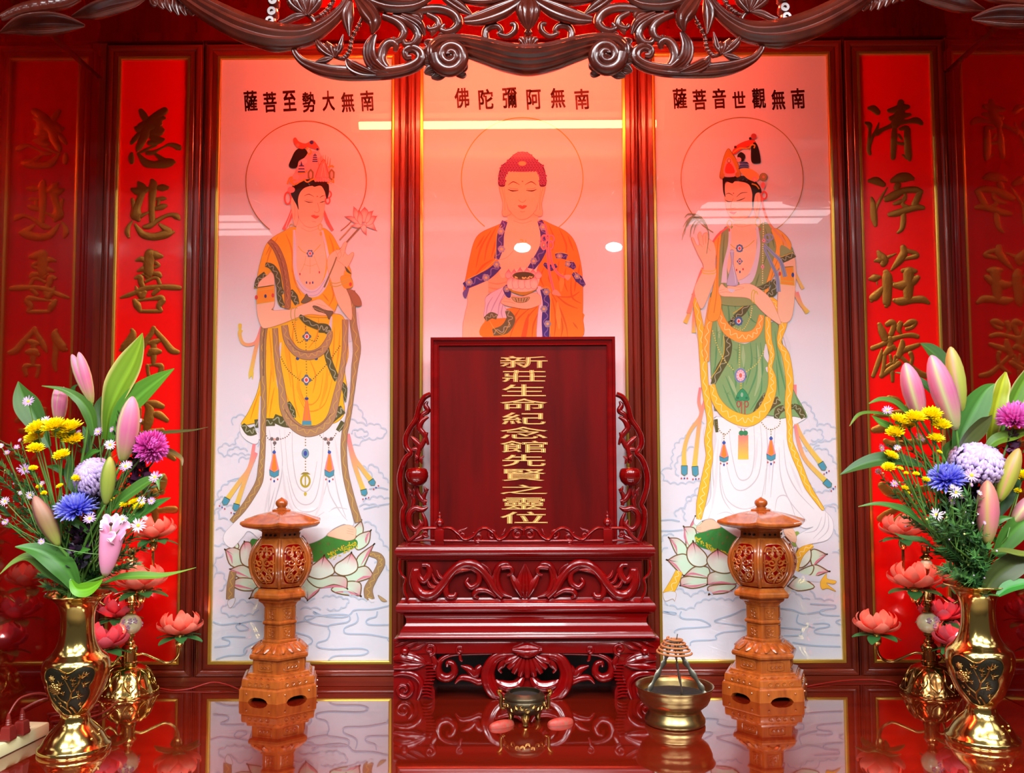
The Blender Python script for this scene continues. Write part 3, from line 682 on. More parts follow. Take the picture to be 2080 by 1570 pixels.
lettering(t, '薩菩至勢大無南', 509, 746, 206, (27, 42))
# ================================================================== middle painting: figure with a lotus bowl
t = framed('framed_painting', 'middle framed painting of the curly-haired figure in an orange robe, behind the tablet', 'painting', *PX['mid'], None)
bg = Art(); bg.frame(850, 160, .34402)
bg.ring(612, 594, 358, 358, 5.0, '#c8a428', 128, 413)
canvas_and_glass(t, bg, *PX['mid'])
a = Art(y0=-0.0090, step=0.4e-5); a.frame(850, 160, .34402)
ORB, ORD, NAV = '#f08c1e', '#d06a14', '#3a2f8e'
def flowers(pts, r=15):
    for x, y in pts:
        for i in range(6): a.ell(x+r*.6*cos(i*pi/3), y+r*.6*sin(i*pi/3), r*.45, r*.45, '#8a9ac8', 8, '#c0a050', 1.6)
        a.ell(x, y, r*.38, r*.38, '#f0c070', 8)
# lower body, going on behind the tablet
a.poly("385,1500 395,1400 720,1330 960,1380 965,1520 960,2300 400,2300", ORB)
a.poly("360,2250 400,2100 920,2100 980,2250 940,2800 420,2800", '#efedf0', '#c8c6cc', 3)
# arm, inner robe
a.poly("300,1235 405,1190 412,1290 396,1400 388,1530 380,2000 290,2000 262,1530 274,1400 290,1330", SKIN, '#d8987a', 2.5)
a.poly("415,1190 470,1120 560,1150 560,1240 520,1290 430,1290", '#f3b58c')
for l in ("415,1205 470,1215 530,1200", "412,1235 470,1245 530,1225", "412,1262 470,1272 525,1250"): a.line(l, [3, 8, 3], '#dc9a70')
a.poly("405,1285 520,1225 545,1240 505,1320 530,1390 545,1420 500,1440 450,1470 430,1440 388,1412 395,1340", '#d9d0e4', '#a89ab8', 2.5)
for l in ("500,1240 450,1330 420,1400", "520,1250 480,1330 470,1400", "440,1290 410,1340 400,1400", "505,1320 490,1380 500,1420"): a.line(l, [3, 8, 3], '#b7a8c8')
a.poly("385,1530 400,1430 540,1410 560,1360 720,1340 728,1530", ORB)
for l in ("700,1350 640,1420 610,1530", "660,1355 580,1430 540,1530", "715,1370 680,1450 670,1530", "600,1360 540,1450"): a.line(l, [3, 12, 4], ORD)
a.line("650,1390 620,1530", [4, 26, 30], '#d9601a')
a.trim("395,1425 430,1400 465,1410", [30, 40, 30], '#6a6640'); a.trim("440,1500 510,1480 545,1420 520,1370", [40, 60, 56, 20], '#6a6640'); a.line("420,1430 450,1480 500,1510 540,1440", 4, '#c8b050')
# right side robe
a.poly("712,840 790,866 868,905 918,960 948,1050 966,1160 970,1300 968,1400 962,1530 770,1530 768,1300 740,1236 690,1230 700,1130 740,1040 745,950", ORB, '#c0661a', 2.5)
for l in ("770,870 800,950 790,1020", "830,890 870,980 870,1040", "880,930 915,1020", "790,1100 770,1180 800,1240", "830,1080 820,1160 850,1240", "870,1120 860,1200 880,1260", "740,1120 720,1180 740,1230", "780,1260 830,1350 870,1460 880,1530", "800,1270 870,1330 940,1360", "820,1290 900,1290 950,1260", "790,1300 810,1420 800,1530", "840,1400 850,1470 840,1530", "930,1180 920,1260", "900,1180 905,1290 960,1330", "910,1440 940,1480", "950,1100 940,1180"):
    a.line(l, [3, 12, 3], ORD)
for l in ("750,900 770,1000", "850,1150 840,1260", "820,1320 830,1480"): a.line(l, [6, 34, 8], '#f6a23e')
# left shoulder
a.poly("526,842 470,868 372,912 330,965 302,1070 284,1160 268,1250 300,1240 420,1185 482,1125 470,1075 452,1072 470,990 495,900", ORB, '#c0661a', 2.5)
for l in ("460,880 410,980 390,1080", "430,900 370,1000 340,1120", "480,890 450,990 430,1060", "390,930 340,1010", "440,1070 380,1110 320,1190"): a.line(l, [3, 13, 3], ORD)
# chest
a.poly("530,836 706,836 726,900 720,980 690,1060 650,1120 620,1140 545,1150 500,1180 478,1150 484,1110 470,1075 500,1010 506,930", SKIN)
a.poly("540,785 530,840 560,880 620,905 690,870 706,840 690,785", SKIN); a.line("560,842 615,858 670,842", 2.5, '#d8987a'); a.line("470,1075 520,1060 560,1020", 2.5, '#d8987a')
a.trim("510,845 486,920 480,1000 462,1068", [34, 42, 44, 30], NAV, '#7a6ab8'); a.line("492,868 462,930 458,1070", 4, '#d8c050')
a.trim("272,1228 340,1192 410,1160 475,1105", [40, 58, 56, 44], NAV, '#7a6ab8'); a.line("290,1188 380,1140 452,1075", 4, '#d8c050')
a.trim("716,842 740,915 740,990 705,1065 658,1130", [30, 44, 48, 50, 36], NAV, '#7a6ab8')
flowers([(487, 905), (492, 1010), (400, 1178), (300, 1205), (462, 1100), (680, 1080), (735, 985), (735, 880)], 20)
a.trim("808,1052 840,1046 876,1058", [24, 40, 30], NAV, '#7a6ab8'); a.trim("866,1095 900,1100 922,1125", [30, 44, 20], NAV, '#7a6ab8'); a.trim("912,1150 945,1185 978,1225", [24, 46, 20], NAV, '#7a6ab8'); a.trim("740,1095 780,1120 815,1105", [16, 40, 20], NAV, '#7a6ab8')
for l in ("808,1035 840,1030 874,1038", "866,1078 912,1085", "912,1138 962,1188"): a.line(l, 4, '#d8c050')
flowers([(832, 1052), (880, 1098), (935, 1170)], 16)
a.poly("262,1270 285,1240 300,1245 280,1300", '#6a5aa8')
# cuff
a.poly("690,1238 728,1236 740,1330 728,1430 728,1530 698,1530 704,1400 715,1300", '#dcd6ea', '#a89ab8', 2.5)
a.trim("738,1245 756,1330 750,1430 756,1530", [40, 46, 46, 46], NAV, '#7a6ab8'); a.line("720,1245 775,1245 776,1400 774,1530", 4, '#d8c050'); flowers([(740, 1362), (755, 1262), (762, 1450)], 20)
# knot and cords
PKK = '#f28a92'
for (x, y, rx, ry) in ((742, 950, 16, 22), (782, 950, 18, 22), (740, 990, 14, 22), (780, 985, 14, 24), (762, 940, 10, 16)): a.ring(x, y, rx, ry, 8, PKK); a.ring(x, y, rx-5, ry-6, 3, '#d85a6a')
for l in ("745,860 760,920", "760,1000 765,1080 775,1160 800,1260", "772,1000 790,1100 830,1160 880,1180"): a.line(l, 14, PKK); a.line(l, 3, '#d85a6a')
a.poly("795,1255 815,1250 840,1285 790,1275", '#f0a890'); a.poly("860,1165 900,1165 880,1195", '#f0a890')
# bowl and hand
a.poly("508,1292 535,1262 560,1282 610,1290 680,1268 718,1285 722,1330 700,1345 640,1362 560,1352 500,1335 488,1318", SKIN, '#d8987a', 2.5)
for l in ("500,1318 540,1322 570,1330", "515,1300 545,1308"): a.line(l, 2.5, '#d8987a')
a.poly("500,1240 540,1215 545,1290 520,1290", NAV); flowers([(522, 1245)], 18)
a.poly("540,1235 620,1262 698,1232 690,1252 620,1282 545,1258", '#b59a30', '#7a6a20', 2); a.poly("552,1292 600,1298 655,1292 640,1318 600,1326 565,1316", '#b8ac78', '#6a6a3a', 2.5)
for i in range(5): a.line([(572+i*18, 1298), (580+i*13, 1320)], 4, '#4a5a3a')
a.poly("532,1160 545,1240 580,1258 620,1262 665,1256 700,1236 712,1150 620,1120", '#f4d4c4')
for i, x in enumerate((545, 575, 610, 648, 682)):
    a.petal([(x, 1165), (x+22, 1200), (x+14, 1240), (x-14, 1240), (x-22, 1200)], '#ee5a78', '#f6d8cc', '#e07080', 2)
for x, y in ((532, 1130), (565, 1130), (600, 1120), (640, 1120), (675, 1128), (708, 1132)): a.petal([(x, y), (x+20, y+30), (x+8, y+50), (x-12, y+50), (x-18, y+28)], '#ee5a78', '#f8b8b8', '#e07080', 2)
a.ell(620, 1168, 66, 24, '#6a5a2a'); a.ell(620, 1162, 56, 18, '#4a4a22')
for k in range(16): a.ell(565+rnd.random()*110, 1170+rnd.random()*14, 5, 4, '#e8c878', 6)
# mark on the chest
for l in ("616,956 616,990", "599,973 634,973", "616,956 599,956", "634,973 634,955", "616,990 634,990", "599,973 599,990"): a.line(l, 5, '#d8b83a', sm=False)
# head
for sx in (1, -1):
    M = lambda pp: [(613+sx*(x-613), y) for x, y in pp]
    a.poly(M([(500, 630), (482, 640), (480, 665), (498, 740), (494, 800), (508, 818), (540, 808), (545, 795), (526, 770), (520, 700), (516, 650)]), SKIN, '#d8987a', 2.5)
    a.line(M([(492, 650), (508, 720), (510, 780)]), 2.5, '#d8987a')
a.poly("514,560 506,640 514,715 540,785 580,826 613,836 648,826 688,785 712,715 720,640 712,560 613,535", SKIN, '#d8987a', 1.5)
HB = [(474, 636), (473, 575), (490, 522), (520, 496), (545, 470), (575, 446), (613, 437), (651, 446), (681, 470), (706, 496), (736, 522), (752, 575), (752, 636), (716, 640), (712, 585), (690, 552), (640, 556), (586, 556), (536, 552), (514, 585), (510, 640)]
a.poly(HB, '#4c1a54')
def inside(x, y, P):
    c = False; n = len(P)
    for i in range(n):
        (x1, y1), (x2, y2) = P[i], P[(i+1) % n]
        if (y1 > y) != (y2 > y) and x < (x2-x1)*(y-y1)/(y2-y1)+x1: c = not c
    return c
CURL = [(470+c*17+(8 if r % 2 else 0), 445+r*15) for r in range(14) for c in range(18)]
CURL = [q for q in CURL if inside(*q, HB)]
for ps in (0, 1):
    a.hold = False; a.y(); a.hold = True
    for x, y in CURL:
        if ps == 0: a.ell(x, y, 8.4, 7.4, '#5e2264', 10)
        else: a.ring(x, y, 5.6, 5.6, 2.2, '#b86a9c', 0, 300, 8)
a.hold = False
a.ell(613, 507, 24, 14, '#f4b07e', 16, '#d06a60', 3)
for sx in (1, -1):
    M = lambda pp: [(613+sx*(x-613), y) for x, y in pp]
    a.line(M([(530, 634), (560, 615), (597, 632)]), [2, 6, 2], '#5a2a22'); a.line(M([(528, 659), (555, 668), (590, 665)]), [2, 8, 3], '#3a1a18'); a.line(M([(535, 650), (560, 656), (588, 656)]), 2, '#b87858')
a.line("592,720 600,730 613,736 626,730 634,720", 3, '#cf8a68'); a.poly("586,756 604,752 613,757 622,752 641,758 613,775", '#e0604e'); a.line("600,788 613,792 628,788", 2.5, '#cf8a68'); a.ell(614, 612, 4, 4, '#d05a4a', 8)
a.build('painted_figure', t, t.location)
lettering(t, '佛陀彌阿無南', 938, 1182, 200, (30, 42), '#5a0806', 0)
# ================================================================== right painting: figure in green with a yellow scarf
t = framed('framed_painting', 'tall framed painting of the green-robed figure with a willow sprig and long yellow scarf', 'painting', *PX['right'], None)
bg = Art(); bg.frame(1320, 600, .29304)
for c in ("150,1200 170,1060 210,1010 290,950 310,890 370,890", "70,1230 110,1210 150,1200", "75,1230 100,1290 200,1310 350,1290", "200,1250 180,1190 220,1100 300,1050", "1040,770 1080,755 1130,850 1150,900", "1150,910 1220,900 1280,940 1260,990 1150,1010 1060,1050",
          "1060,960 1100,940 1170,940 1180,990 1110,1000", "1030,1060 1100,1080 1170,1040", "1130,1080 1200,1070 1250,1130 1290,1200", "1080,1290 1150,1370 1280,1340", "250,1560 240,1470 300,1400 330,1330", "1190,1480 1240,1460 1280,1500"): cloud(bg, c)
bg.frame(1320, 980, .2994)
for c in ("180,230 180,190 240,170 260,100 320,90", "75,440 100,360 160,360", "80,560 70,480 120,440", "120,830 110,760 190,720 270,770 340,740 420,760", "300,840 360,800 480,790 560,800 600,770", "1180,190 1220,150 1270,170", "1200,340 1240,330 1275,400 1270,460", "1230,470 1280,500 1280,580", "900,770 960,740 1040,790 1080,790", "1080,730 1130,790 1240,800", "130,830 210,860 300,850"): cloud(bg, c, 6, amp=12)
waves(bg, ["75,255 140,250 200,262", "75,325 150,325 220,318", "90,870 170,880 160,890 80,872", "210,870 200,900 230,920 330,925 390,950 400,970 300,980 210,985 170,1000 165,1015", "270,1100 290,1070 440,1060 440,1035 500,1010 620,1000 645,985 630,970 560,960 460,945 440,930 560,890 620,860 660,855",
           "880,850 960,860 1030,885 1100,880 1180,860", "1000,890 990,940 1030,960 1110,980", "880,980 1000,990 1020,1000 1010,1030 900,1035", "1280,900 1180,895 1145,880 1160,860 1240,850 1250,830 1200,825 1080,820", "1280,1030 1130,1020 1110,1000 1140,985 1200,975 1210,960 1170,950 1100,955", "1285,960 1255,940 1285,925", "960,1080 1100,1100 1285,1108", "885,1060 940,1070"])
bg.frame(1320, 160, .30581)
bg.ring(607, 669, 404, 404, 5.0, '#ab8830', 118, 420)
canvas_and_glass(t, bg, *PX['right'])

a = Art(y0=-0.0090, step=0.4e-5)
YS, YE, YP = '#f6bf30', '#c8882a', '#fbe9a8'
a.frame(1320, 980, .2994)
LG = '#d2ecd0'
for tt in ("305,230 360,272 340,310 290,320 270,300", "228,300 300,310 310,400 250,440 240,400", "128,375 190,380 242,430 245,485 180,485", "1105,330 1092,425 1050,410 1030,350"): a.petal(tt, '#e8a0ae', LG, '#7a5a34', 7)
for tt in ("1190,485 1110,450 1080,480 1095,560 1130,540", "118,525 180,490 245,490 300,570 230,630", "1205,600 1110,555 1040,625 1110,635", "205,695 220,640 380,635 392,685 290,715", "232,628 300,570 390,575 395,640 320,640", "930,700 1000,640 1110,705 1000,732", "400,755 400,700 575,690 520,742", "386,688 405,612 560,600 590,680 480,680", "960,640 1000,600 1100,560 1080,625"): a.petal(tt, '#e29aa6', LG, '#7a5a34', 8)
for l in ("205,695 300,700 385,680", "235,628 290,615 390,640", "390,686 480,675 580,690", "402,752 470,735 560,735", "125,525 170,560 220,620", "132,380 170,430 180,480", "232,305 235,370 262,430", "300,240 285,280 272,300", "1188,487 1130,530 1100,565", "1203,602 1140,610 1120,630", "1105,335 1085,380 1092,420"): a.line(l, [2, 15, 2], '#dd8296')
a.poly("305,350 380,330 470,300 545,340 600,375 600,480 540,490 450,462 380,450 330,430 308,395", '#36873a'); a.poly("960,350 1000,330 1015,380 990,430 960,420", '#8fae4a')
for q in ((420, 380), (470, 350), (490, 410), (390, 350), (520, 370)): a.ell(q[0], q[1], 8, 8, '#5f7a3a', 8, '#7a5a30', 2)
for k in range(100):
    f = rnd.random(); p = mix((315, 370), (560, 480), f); a.ell(p[0]+rnd.uniform(-14, 14), p[1]+rnd.uniform(-5, 22)+25*sin(f*3.1), 5, 5, '#d9c21e', 5)
for tt in ("290,400 372,480 386,540 350,568 290,560 252,515 250,450", "455,452 535,505 562,590 500,614 420,590 382,532 400,490", "1008,420 1078,445 1082,520 1030,572 985,560 985,480"): a.petal(tt, '#e2507a', '#e6f2e2', '#7a5a34', 8)
a.band("195,600 165,670 115,760", [44, 56, 66], YS, YE, YP); a.poly("90,745 170,740 165,800 150,785 100,800", '#e6e4ea', YE, 2)
# skirt
a.frame(0, 0, 1)
def GG(t): return [(1320+.29304*float(q.split(',')[0]), 600+.29304*float(q.split(',')[1])) for q in t.split()]
def HH(t): return [(1320+.2994*float(q.split(',')[0]), 980+.2994*float(q.split(',')[1])) for q in t.split()]
a.poly(GG("430,860 620,890 790,850 900,840 1000,860 960,1000 1000,1160 1080,1330 1180,1480")+HH("1180,190 1230,250 1235,330 1190,390 1080,415 1000,440 990,360 1100,300 1050,310 960,300 700,420 600,375 470,290 420,245 350,258 310,290 300,240 400,120 410,-40"), '#f1f0f3', '#c2c2c8', 1.0)
a.frame(1320, 600, .29304)
for l in ("440,950 430,1200 440,1400 400,1550", "500,960 480,1200 500,1400 600,1540", "545,940 560,1080 600,1250 650,1280 700,1230 720,1080 715,900", "500,1040 560,1300 640,1350 740,1260 770,1080 760,900", "480,1200 520,1400 640,1480 760,1420 800,1200", "860,900 850,1150 830,1400", "800,900 810,1100 790,1380", "920,1000 940,1200 1010,1350 1130,1480", "890,1050 900,1250 960,1420 1080,1560", "860,1500 880,1400 950,1400 1010,1560"): a.line(l, [2, 9, 3], '#ceccd2')
for l in ("470,1000 450,1300 420,1500", "740,1000 720,1200", "830,1000 820,1300", "960,1150 1050,1370"): a.line(l, [3, 22, 4], '#e4e3e8')
a.frame(1320, 980, .2994)
for l in ("1185,200 1170,300 1100,380", "1200,210 1200,320 1130,390", "1160,230 1120,320 1040,340", "450,215 520,200 600,240"): a.line(l, [2, 7, 2], '#ceccd2')
a.poly("312,300 335,285 372,254 415,248 450,270 476,300 440,312 400,318 345,336 316,328", SKIN, '#d89a7a', 2.5); a.poly("900,320 955,305 985,360 980,405 930,380", SKIN, '#d89a7a', 2.5)
for l in ("312,308 345,300", "316,318 345,312", "930,330 960,350", "920,345 950,365"): a.line(l, 2.5, '#d89a7a')
a.band("1100,425 1030,460 990,530 985,600", [16, 50, 50, 30], YS, YE, YP)
a.line("960,600 1040,640 1160,650 1200,620", [30, 40, 40, 30], '#d6dce6'); a.poly("1150,670 1190,615 1195,650 1255,665 1240,685 1190,680 1255,735 1200,715 1160,720", '#f0c040', YE, 2.5)
# ribbons
a.frame(1320, 600, .29304)
for l, w in (("300,-10 275,110 240,195", 26), ("305,100 300,200 300,262", 24), ("345,640 335,740 350,830 270,950 235,1070 235,1190", 26), ("380,720 345,850 325,1000 305,1190", 28), ("1000,620 1000,800 1010,900 1070,1020 1180,1165", 28), ("1000,900 1030,1040 1080,1150 1215,1290", 28), ("1015,-20 1040,60 1085,125", 24)):
    a.line(l, [w*.7, w, w, w*1.25], PK, YL)
for q in ((235, 1180, 235, 1235), (308, 1185, 312, 1240), (1175, 1160, 1200, 1200), (1205, 1285, 1240, 1318)): ribbon_tip(a, *q, w=36)
# lining, green robe
a.poly("985,830 1070,800 1085,840 1030,880 990,890", '#f0eff2', '#b8b8c0', 2); a.poly("380,740 440,860 470,960 400,900", '#efeef1')
a.frame(0, 0, 1)
GRN, GRD, GRL = '#84ad70', '#5c9a62', '#a2c08a'
a.poly(GG("440,-40 770,-40 800,180 870,190 905,300 940,480 985,650 1078,825 1050,850 985,840 900,855 870,840 790,830 640,835 480,800 430,640 415,420 425,200"), GRN, '#5a7a4a', 1.0)
a.frame(1320, 600, .29304)
for l in ("490,30 500,200 490,360", "530,20 545,160 535,250", "570,20 590,100", "460,200 455,400 440,560", "660,60 690,160 740,200", "730,330 735,520 690,660 640,760", "760,330 775,520 740,640", "690,330 700,470 660,620", "520,560 570,680 620,820", "500,620 560,760 620,830", "560,480 590,600 580,680", "770,560 760,680 690,800", "860,250 880,420 920,600 960,760", "870,450 880,600 890,700", "1000,690 1050,810", "450,480 430,560", "610,330 600,480", "650,470 640,640"):
    a.line(l, [3, 13, 3], GRD)
for l in ("470,100 475,300", "640,350 645,500", "740,350 755,560 720,700", "900,330 930,560", "540,560 600,700"): a.line(l, [5, 28, 6], GRL)
for (x, y) in ((590, 380), (460, 260), (730, 440), (530, 680)):
    for d in ((26, -14), (30, 10), (-24, -10), (10, 26)): a.line([(x, y), (x+d[0], y+d[1])], [5, 1], '#6f9a62', sm=False)
a.trim("520,275 540,340 525,430 480,510 430,620", [24, 50, 54, 54, 30]); a.line("505,280 508,400 470,500 415,580", 5, '#d8b83a')
a.trim("545,205 575,185 560,160", [44, 44, 24]); a.trim("585,160 640,110 705,20", [40, 52, 30]); a.line("570,130 640,80 690,15", 5, '#d8b83a')
a.trim("725,820 760,760 795,680", [40, 56, 20]); a.trim("790,830 835,760 890,725", [20, 56, 56]); a.trim("868,855 885,800 925,780", [30, 56, 40]); a.trim("985,765 1025,790 1060,850", [30, 54, 40]); a.trim("455,730 450,800", [40, 20]); a.trim("445,860 455,950", [40, 30]); a.trim("940,790 990,770", [10, 40])
# beads, jewels, tassels
for l in ("615,330 615,510", "430,250 465,360 510,450 580,525", "665,530 740,470 785,385", "620,230 620,250"): a.beads(l, 5, '#d8c860', 17)
for l in ("455,880 480,940 520,965 560,920", "760,870 800,920 840,930 890,900 895,850", "508,960 508,1010", "833,930 833,990"): a.beads(l, 4.5, '#8a7a3a', 16)
a.beads("580,225 640,240 690,150 702,60", 5, '#d8c860', 15); medal(a, 610, 182, 30, 8, '#4a6a9a')
a.ell(623, 557, 40, 50, '#6a86b4', 18, '#8a9ac0', 4); a.ell(623, 557, 30, 40, '#f4d0d8', 16)
for i in range(10): a.ell(623+24*cos(i*.628), 557+32*sin(i*.628), 6, 6, '#e89ab0', 6)
a.ell(623, 557, 11, 16, '#e0705a'); a.beads("625,610 625,650", 6, '#d8b83a', 18)
a.poly("590,725 598,690 615,665 635,648 656,665 672,690 682,722 660,735 635,728 612,736", '#3a9a66', '#257a48', 3); a.ell(632, 690, 9, 16, '#9ac0a0'); a.ell(604, 712, 9, 9, '#2a7a50'); a.ell(664, 712, 9, 9, '#2a7a50')
for x in (610, 664): a.ring(x, 755, 12, 20, 8, '#a85a4a')
for x in (630, 652): a.line([(x, 735), (x, 830)], 9, '#b0604a', sm=False); a.line([(x-2, 900), (x-2, 945)], 6, '#e07a7a', sm=False)
a.poly("608,968 675,968 676,1135 606,1135", '#f08a8a', '#c8a040', 1.5, sm=False, grad='#f0d84a'); a.ell(628, 955, 18, 18, '#3a8a5a'); a.ell(656, 955, 18, 18, '#3a8a5a')
for i in range(8): a.line([(614+i*8, 975), (613+i*8.2, 1130)], 1.6, '#d87868', '#d8b02a', sm=False)
tassel(a, 508, 1030, 32, 120); tassel(a, 833, 1000, 32, 140)
# scarf
for l in ("340,150 330,250 350,330", "385,900 380,1000", "800,340 800,420 830,480", "900,220 950,340 955,420", "830,540 800,500", "425,880 440,1000 420,1150", "580,315 650,322 700,312", "600,905 650,910 700,895", "1000,1150 1080,1330 1180,1470"): a.line(l, [10, 34, 12], '#dcdbe2')
a.band("305,-10 325,120 350,260 365,420 375,600 395,740 412,870 400,1000 408,1110 390,1220 370,1340 350,1440 335,1550", [34, 40, 46, 50, 46, 46, 40, 50, 44, 50, 62, 60, 30], YS, YE, YP)
a.band("425,20 405,180 385,320 390,460", [30, 46, 50, 30], '#f5a83c', YE, YP)
a.band("455,40 485,160 535,245 620,290 700,282 748,230 768,140", [36, 50, 66, 74, 66, 50, 30], '#f5a640', YE, YP)
a.band("812,150 815,300 840,410 826,500 842,580 832,680 780,800 700,862 620,862 520,812 450,720 425,620", [36, 40, 34, 26, 50, 62, 72, 80, 80, 72, 56, 36], YS, YE, YP)
a.band("805,10 860,60 910,150 915,210 890,330 935,420 962,600 950,760 962,900 965,1010 1000,1110 1040,1210 1090,1330 1195,1485", [20, 46, 60, 50, 26, 50, 50, 40, 36, 34, 46, 40, 40, 16], YS, YE, YP)
# ---- upper body
a.frame(1320, 160, .30581)
a.poly("522,985 480,1020 455,1150 450,1380 465,1500 700,1500 770,1380 850,1260 945,1165 905,1085 835,1012 755,958 690,1000", '#8fa468', '#5a7a4a', 2)
for l in ("760,1000 780,1120 740,1260", "800,1020 820,1130", "490,1040 480,1200 490,1400", "720,1300 690,1400"): a.line(l, [3, 12, 3], '#6f8a52')
a.poly("470,1018 432,1068 418,1120 438,1200 425,1340 402,1450 380,1600 450,1600 470,1490 452,1380 458,1150", '#f2a83a', '#b87a20', 2.5); a.line("450,1060 440,1200 440,1400 420,1560", 6, '#d8882a')
a.poly("800,1005 865,1018 932,1105 900,1205 852,1262 800,1345 772,1450 740,1520 760,1390 800,1250 832,1120", '#f2a83a', '#b87a20', 2.5)
for l in ("840,1030 880,1110 820,1260 780,1400", "870,1040 900,1120 850,1230"): a.line(l, 6, '#d8882a')
a.poly("540,1000 690,1000 702,1100 690,1230 652,1335 600,1352 540,1342 508,1260 520,1120", SKIN)
for l, w in (("526,985 522,1110 495,1240 488,1360", [16, 18, 26, 40]), ("704,985 716,1100 698,1230 655,1335 590,1365", [16, 22, 30, 50, 40])): a.line(l, w, '#d9d2e4')
a.line("540,1340 600,1340 660,1300", 3, '#b8aac4')
a.line("528,1105 560,1130 590,1132 640,1120 688,1078", 5, '#d6b04a'); medal(a, 590, 1132, 26, 8, '#5a70a4')
for l in ("615,1140 650,1158 685,1145", "590,1160 590,1210", "570,1230 568,1270", "590,1235 590,1280", "610,1230 612,1268"): a.beads(l, 4, '#e8dca0', 12)
medal(a, 591, 1218, 20, 4, '#5a70a4')
for q in ((570, 1275, '#d84a4a'), (592, 1288, '#3a4a9a'), (613, 1270, '#d84a4a')): a.ell(q[0], q[1], 5, 9, q[2], 8)
a.poly("560,925 545,990 532,1015 610,1040 692,1012 690,920 640,930", SKIN); a.line("555,975 600,990 670,975", 2.5, '#d8987a')
# hair, ear, face
a.poly("690,775 715,760 730,790 724,860 706,932 690,895 680,845", SKIN, '#d8987a', 2.5); a.line("705,785 712,840 700,890", 2.5, '#d8987a')
a.poly("498,700 490,770 500,855 520,912 560,946 620,940 660,902 676,842 674,760 645,700 580,688", SKIN, '#d8987a', 2)
a.poly("478,695 482,665 530,662 600,652 665,662 722,718 736,765 714,762 692,780 680,862 672,832 673,765 645,705 566,688 542,702 500,692 492,740 496,792 482,760", HAIR)
a.line("497,775 520,768 546,782", [2, 5, 2], '#6a3a28'); a.line("570,792 602,766 642,762", [2, 5, 2], '#6a3a28'); a.line("496,812 515,823 538,822", [2, 6, 2], '#3a1a14'); a.line("570,818 600,810 628,797", [2, 6, 2], '#3a1a14')
a.line("548,800 530,855 545,868 562,862", 3, '#cf8a68'); a.poly("522,893 540,888 550,892 572,890 550,908", '#d8604e'); a.ell(550, 768, 4, 4, '#c84a3a', 8)
# crown
a.poly("462,668 468,600 490,515 516,472 542,505 575,560 594,655 530,640", '#c8922e', '#8a5a20', 3); a.poly("488,640 495,560 518,530 545,560 572,645", '#ec9a90'); a.poly("497,632 500,585 518,565 545,588 556,632", '#e0463a'); a.ell(520, 553, 11, 13, '#f4b898', 10, '#20100e', 3)
for i in range(6): a.ell(500+i*10, 650, 8, 11, '#f2a0a8', 8)
a.ell(474, 655, 14, 18, '#c8822e', 10); a.ell(575, 645, 14, 18, '#c8822e', 10)
a.poly("540,500 568,455 625,425 682,415 694,440 645,458 600,478 560,508", '#e0442c', '#b03020', 2.5); a.ell(684, 392, 19, 20, '#c05050'); a.ell(660, 405, 8, 9, '#3a1a2a'); a.ell(562, 462, 9, 9, '#5a2a2a')
a.poly("665,490 670,445 695,432 715,468 730,555 712,570 670,562", '#20120f'); a.poly("575,520 600,495 628,520 615,555 590,550", '#20120f')
for k in range(3): a.poly([(600-k*6, 560+k*18), (640+k*4, 560+k*18), (652+k*3, 572+k*18), (588-k*4, 572+k*18)], '#3a4496', sm=False)
for l in ("545,500 590,470 640,470 680,440", "650,480 665,450 690,450 685,470", "598,630 630,640 650,660 690,680", "600,625 640,615 660,640", "670,705 700,715 720,740"): a.line(l, 9, '#d8a23a')
a.poly("590,610 660,605 720,650 700,690 640,670", '#e8b060'); a.ell(690, 675, 18, 18, '#f09aa0', 8); a.ell(690, 675, 7, 7, '#e8d070', 8); a.ell(748, 660, 26, 26, '#a89048', 10, '#7a6a30', 3); a.ell(748, 660, 9, 9, '#e08a70'); a.ell(745, 715, 14, 22, '#f08a90'); a.ell(585, 545, 16, 16, '#f4b0b4')
a.ring(752, 782, 18, 24, 11, '#e4564e'); a.line("738,800 752,880 792,975 885,1085 930,1200 965,1310 1010,1400", [12, 14, 16, 16, 16, 18, 22], '#e8605c', '#e6cc6e'); a.line("945,1390 980,1480 1045,1555", [14, 18, 24], PK, YL); a.line("345,1260 320,1330 250,1560", [12, 16, 24], '#e8807e', '#ee9a80')
a.line("520,985 450,1040 410,1095", [10, 14, 12], '#e4706a')
a.ring(524, 970, 15, 24, 6, '#d8c04a'); a.ring(712, 958, 17, 27, 6, '#d8c04a'); a.ell(522, 1010, 5, 12, '#d85a4a'); a.ell(725, 1005, 5, 12, '#d85a4a')
# right arm
a.poly("872,1170 955,1200 958,1400 930,1600 850,1600 846,1400", SKIN, '#d8987a', 2.5); a.poly("865,1110 945,1165 900,1200 862,1205", '#8fa468'); a.trim("862,1215 900,1195 955,1170", [36, 46, 40]); a.line("862,1190 945,1158", 5, '#d8c050')
a.poly("862,1258 944,1252 952,1378 860,1368", '#f0a02c', '#d8c050', 5, sm=False); a.line("858,1345 950,1355", 5, '#d8c050'); a.ell(942, 1308, 9, 16, '#3a4a9a'); a.ell(856, 1300, 8, 14, '#d84a44')
a.trim("770,1440 810,1420 830,1340", [30, 56, 40]); a.trim("700,1400 760,1385 800,1350", [20, 36, 20])
BL = '#8fa2c4'
for (x, y, rx, ry) in ((785, 1058, 26, 20), (772, 1068, 18, 26)): a.ring(x, y, rx, ry, 10, BL)
for l in ("752,1105 810,1165 862,1220 892,1320", "748,1120 795,1220 838,1320 848,1420"): a.line(l, [14, 22, 24, 30], BL); a.line(l, 3, '#6a80aa')
for l in ("748,945 746,1080", "744,1090 743,1240", "742,1270 742,1370", "672,1530 660,1600"): a.beads(l, 5, '#e8dc90', 15)
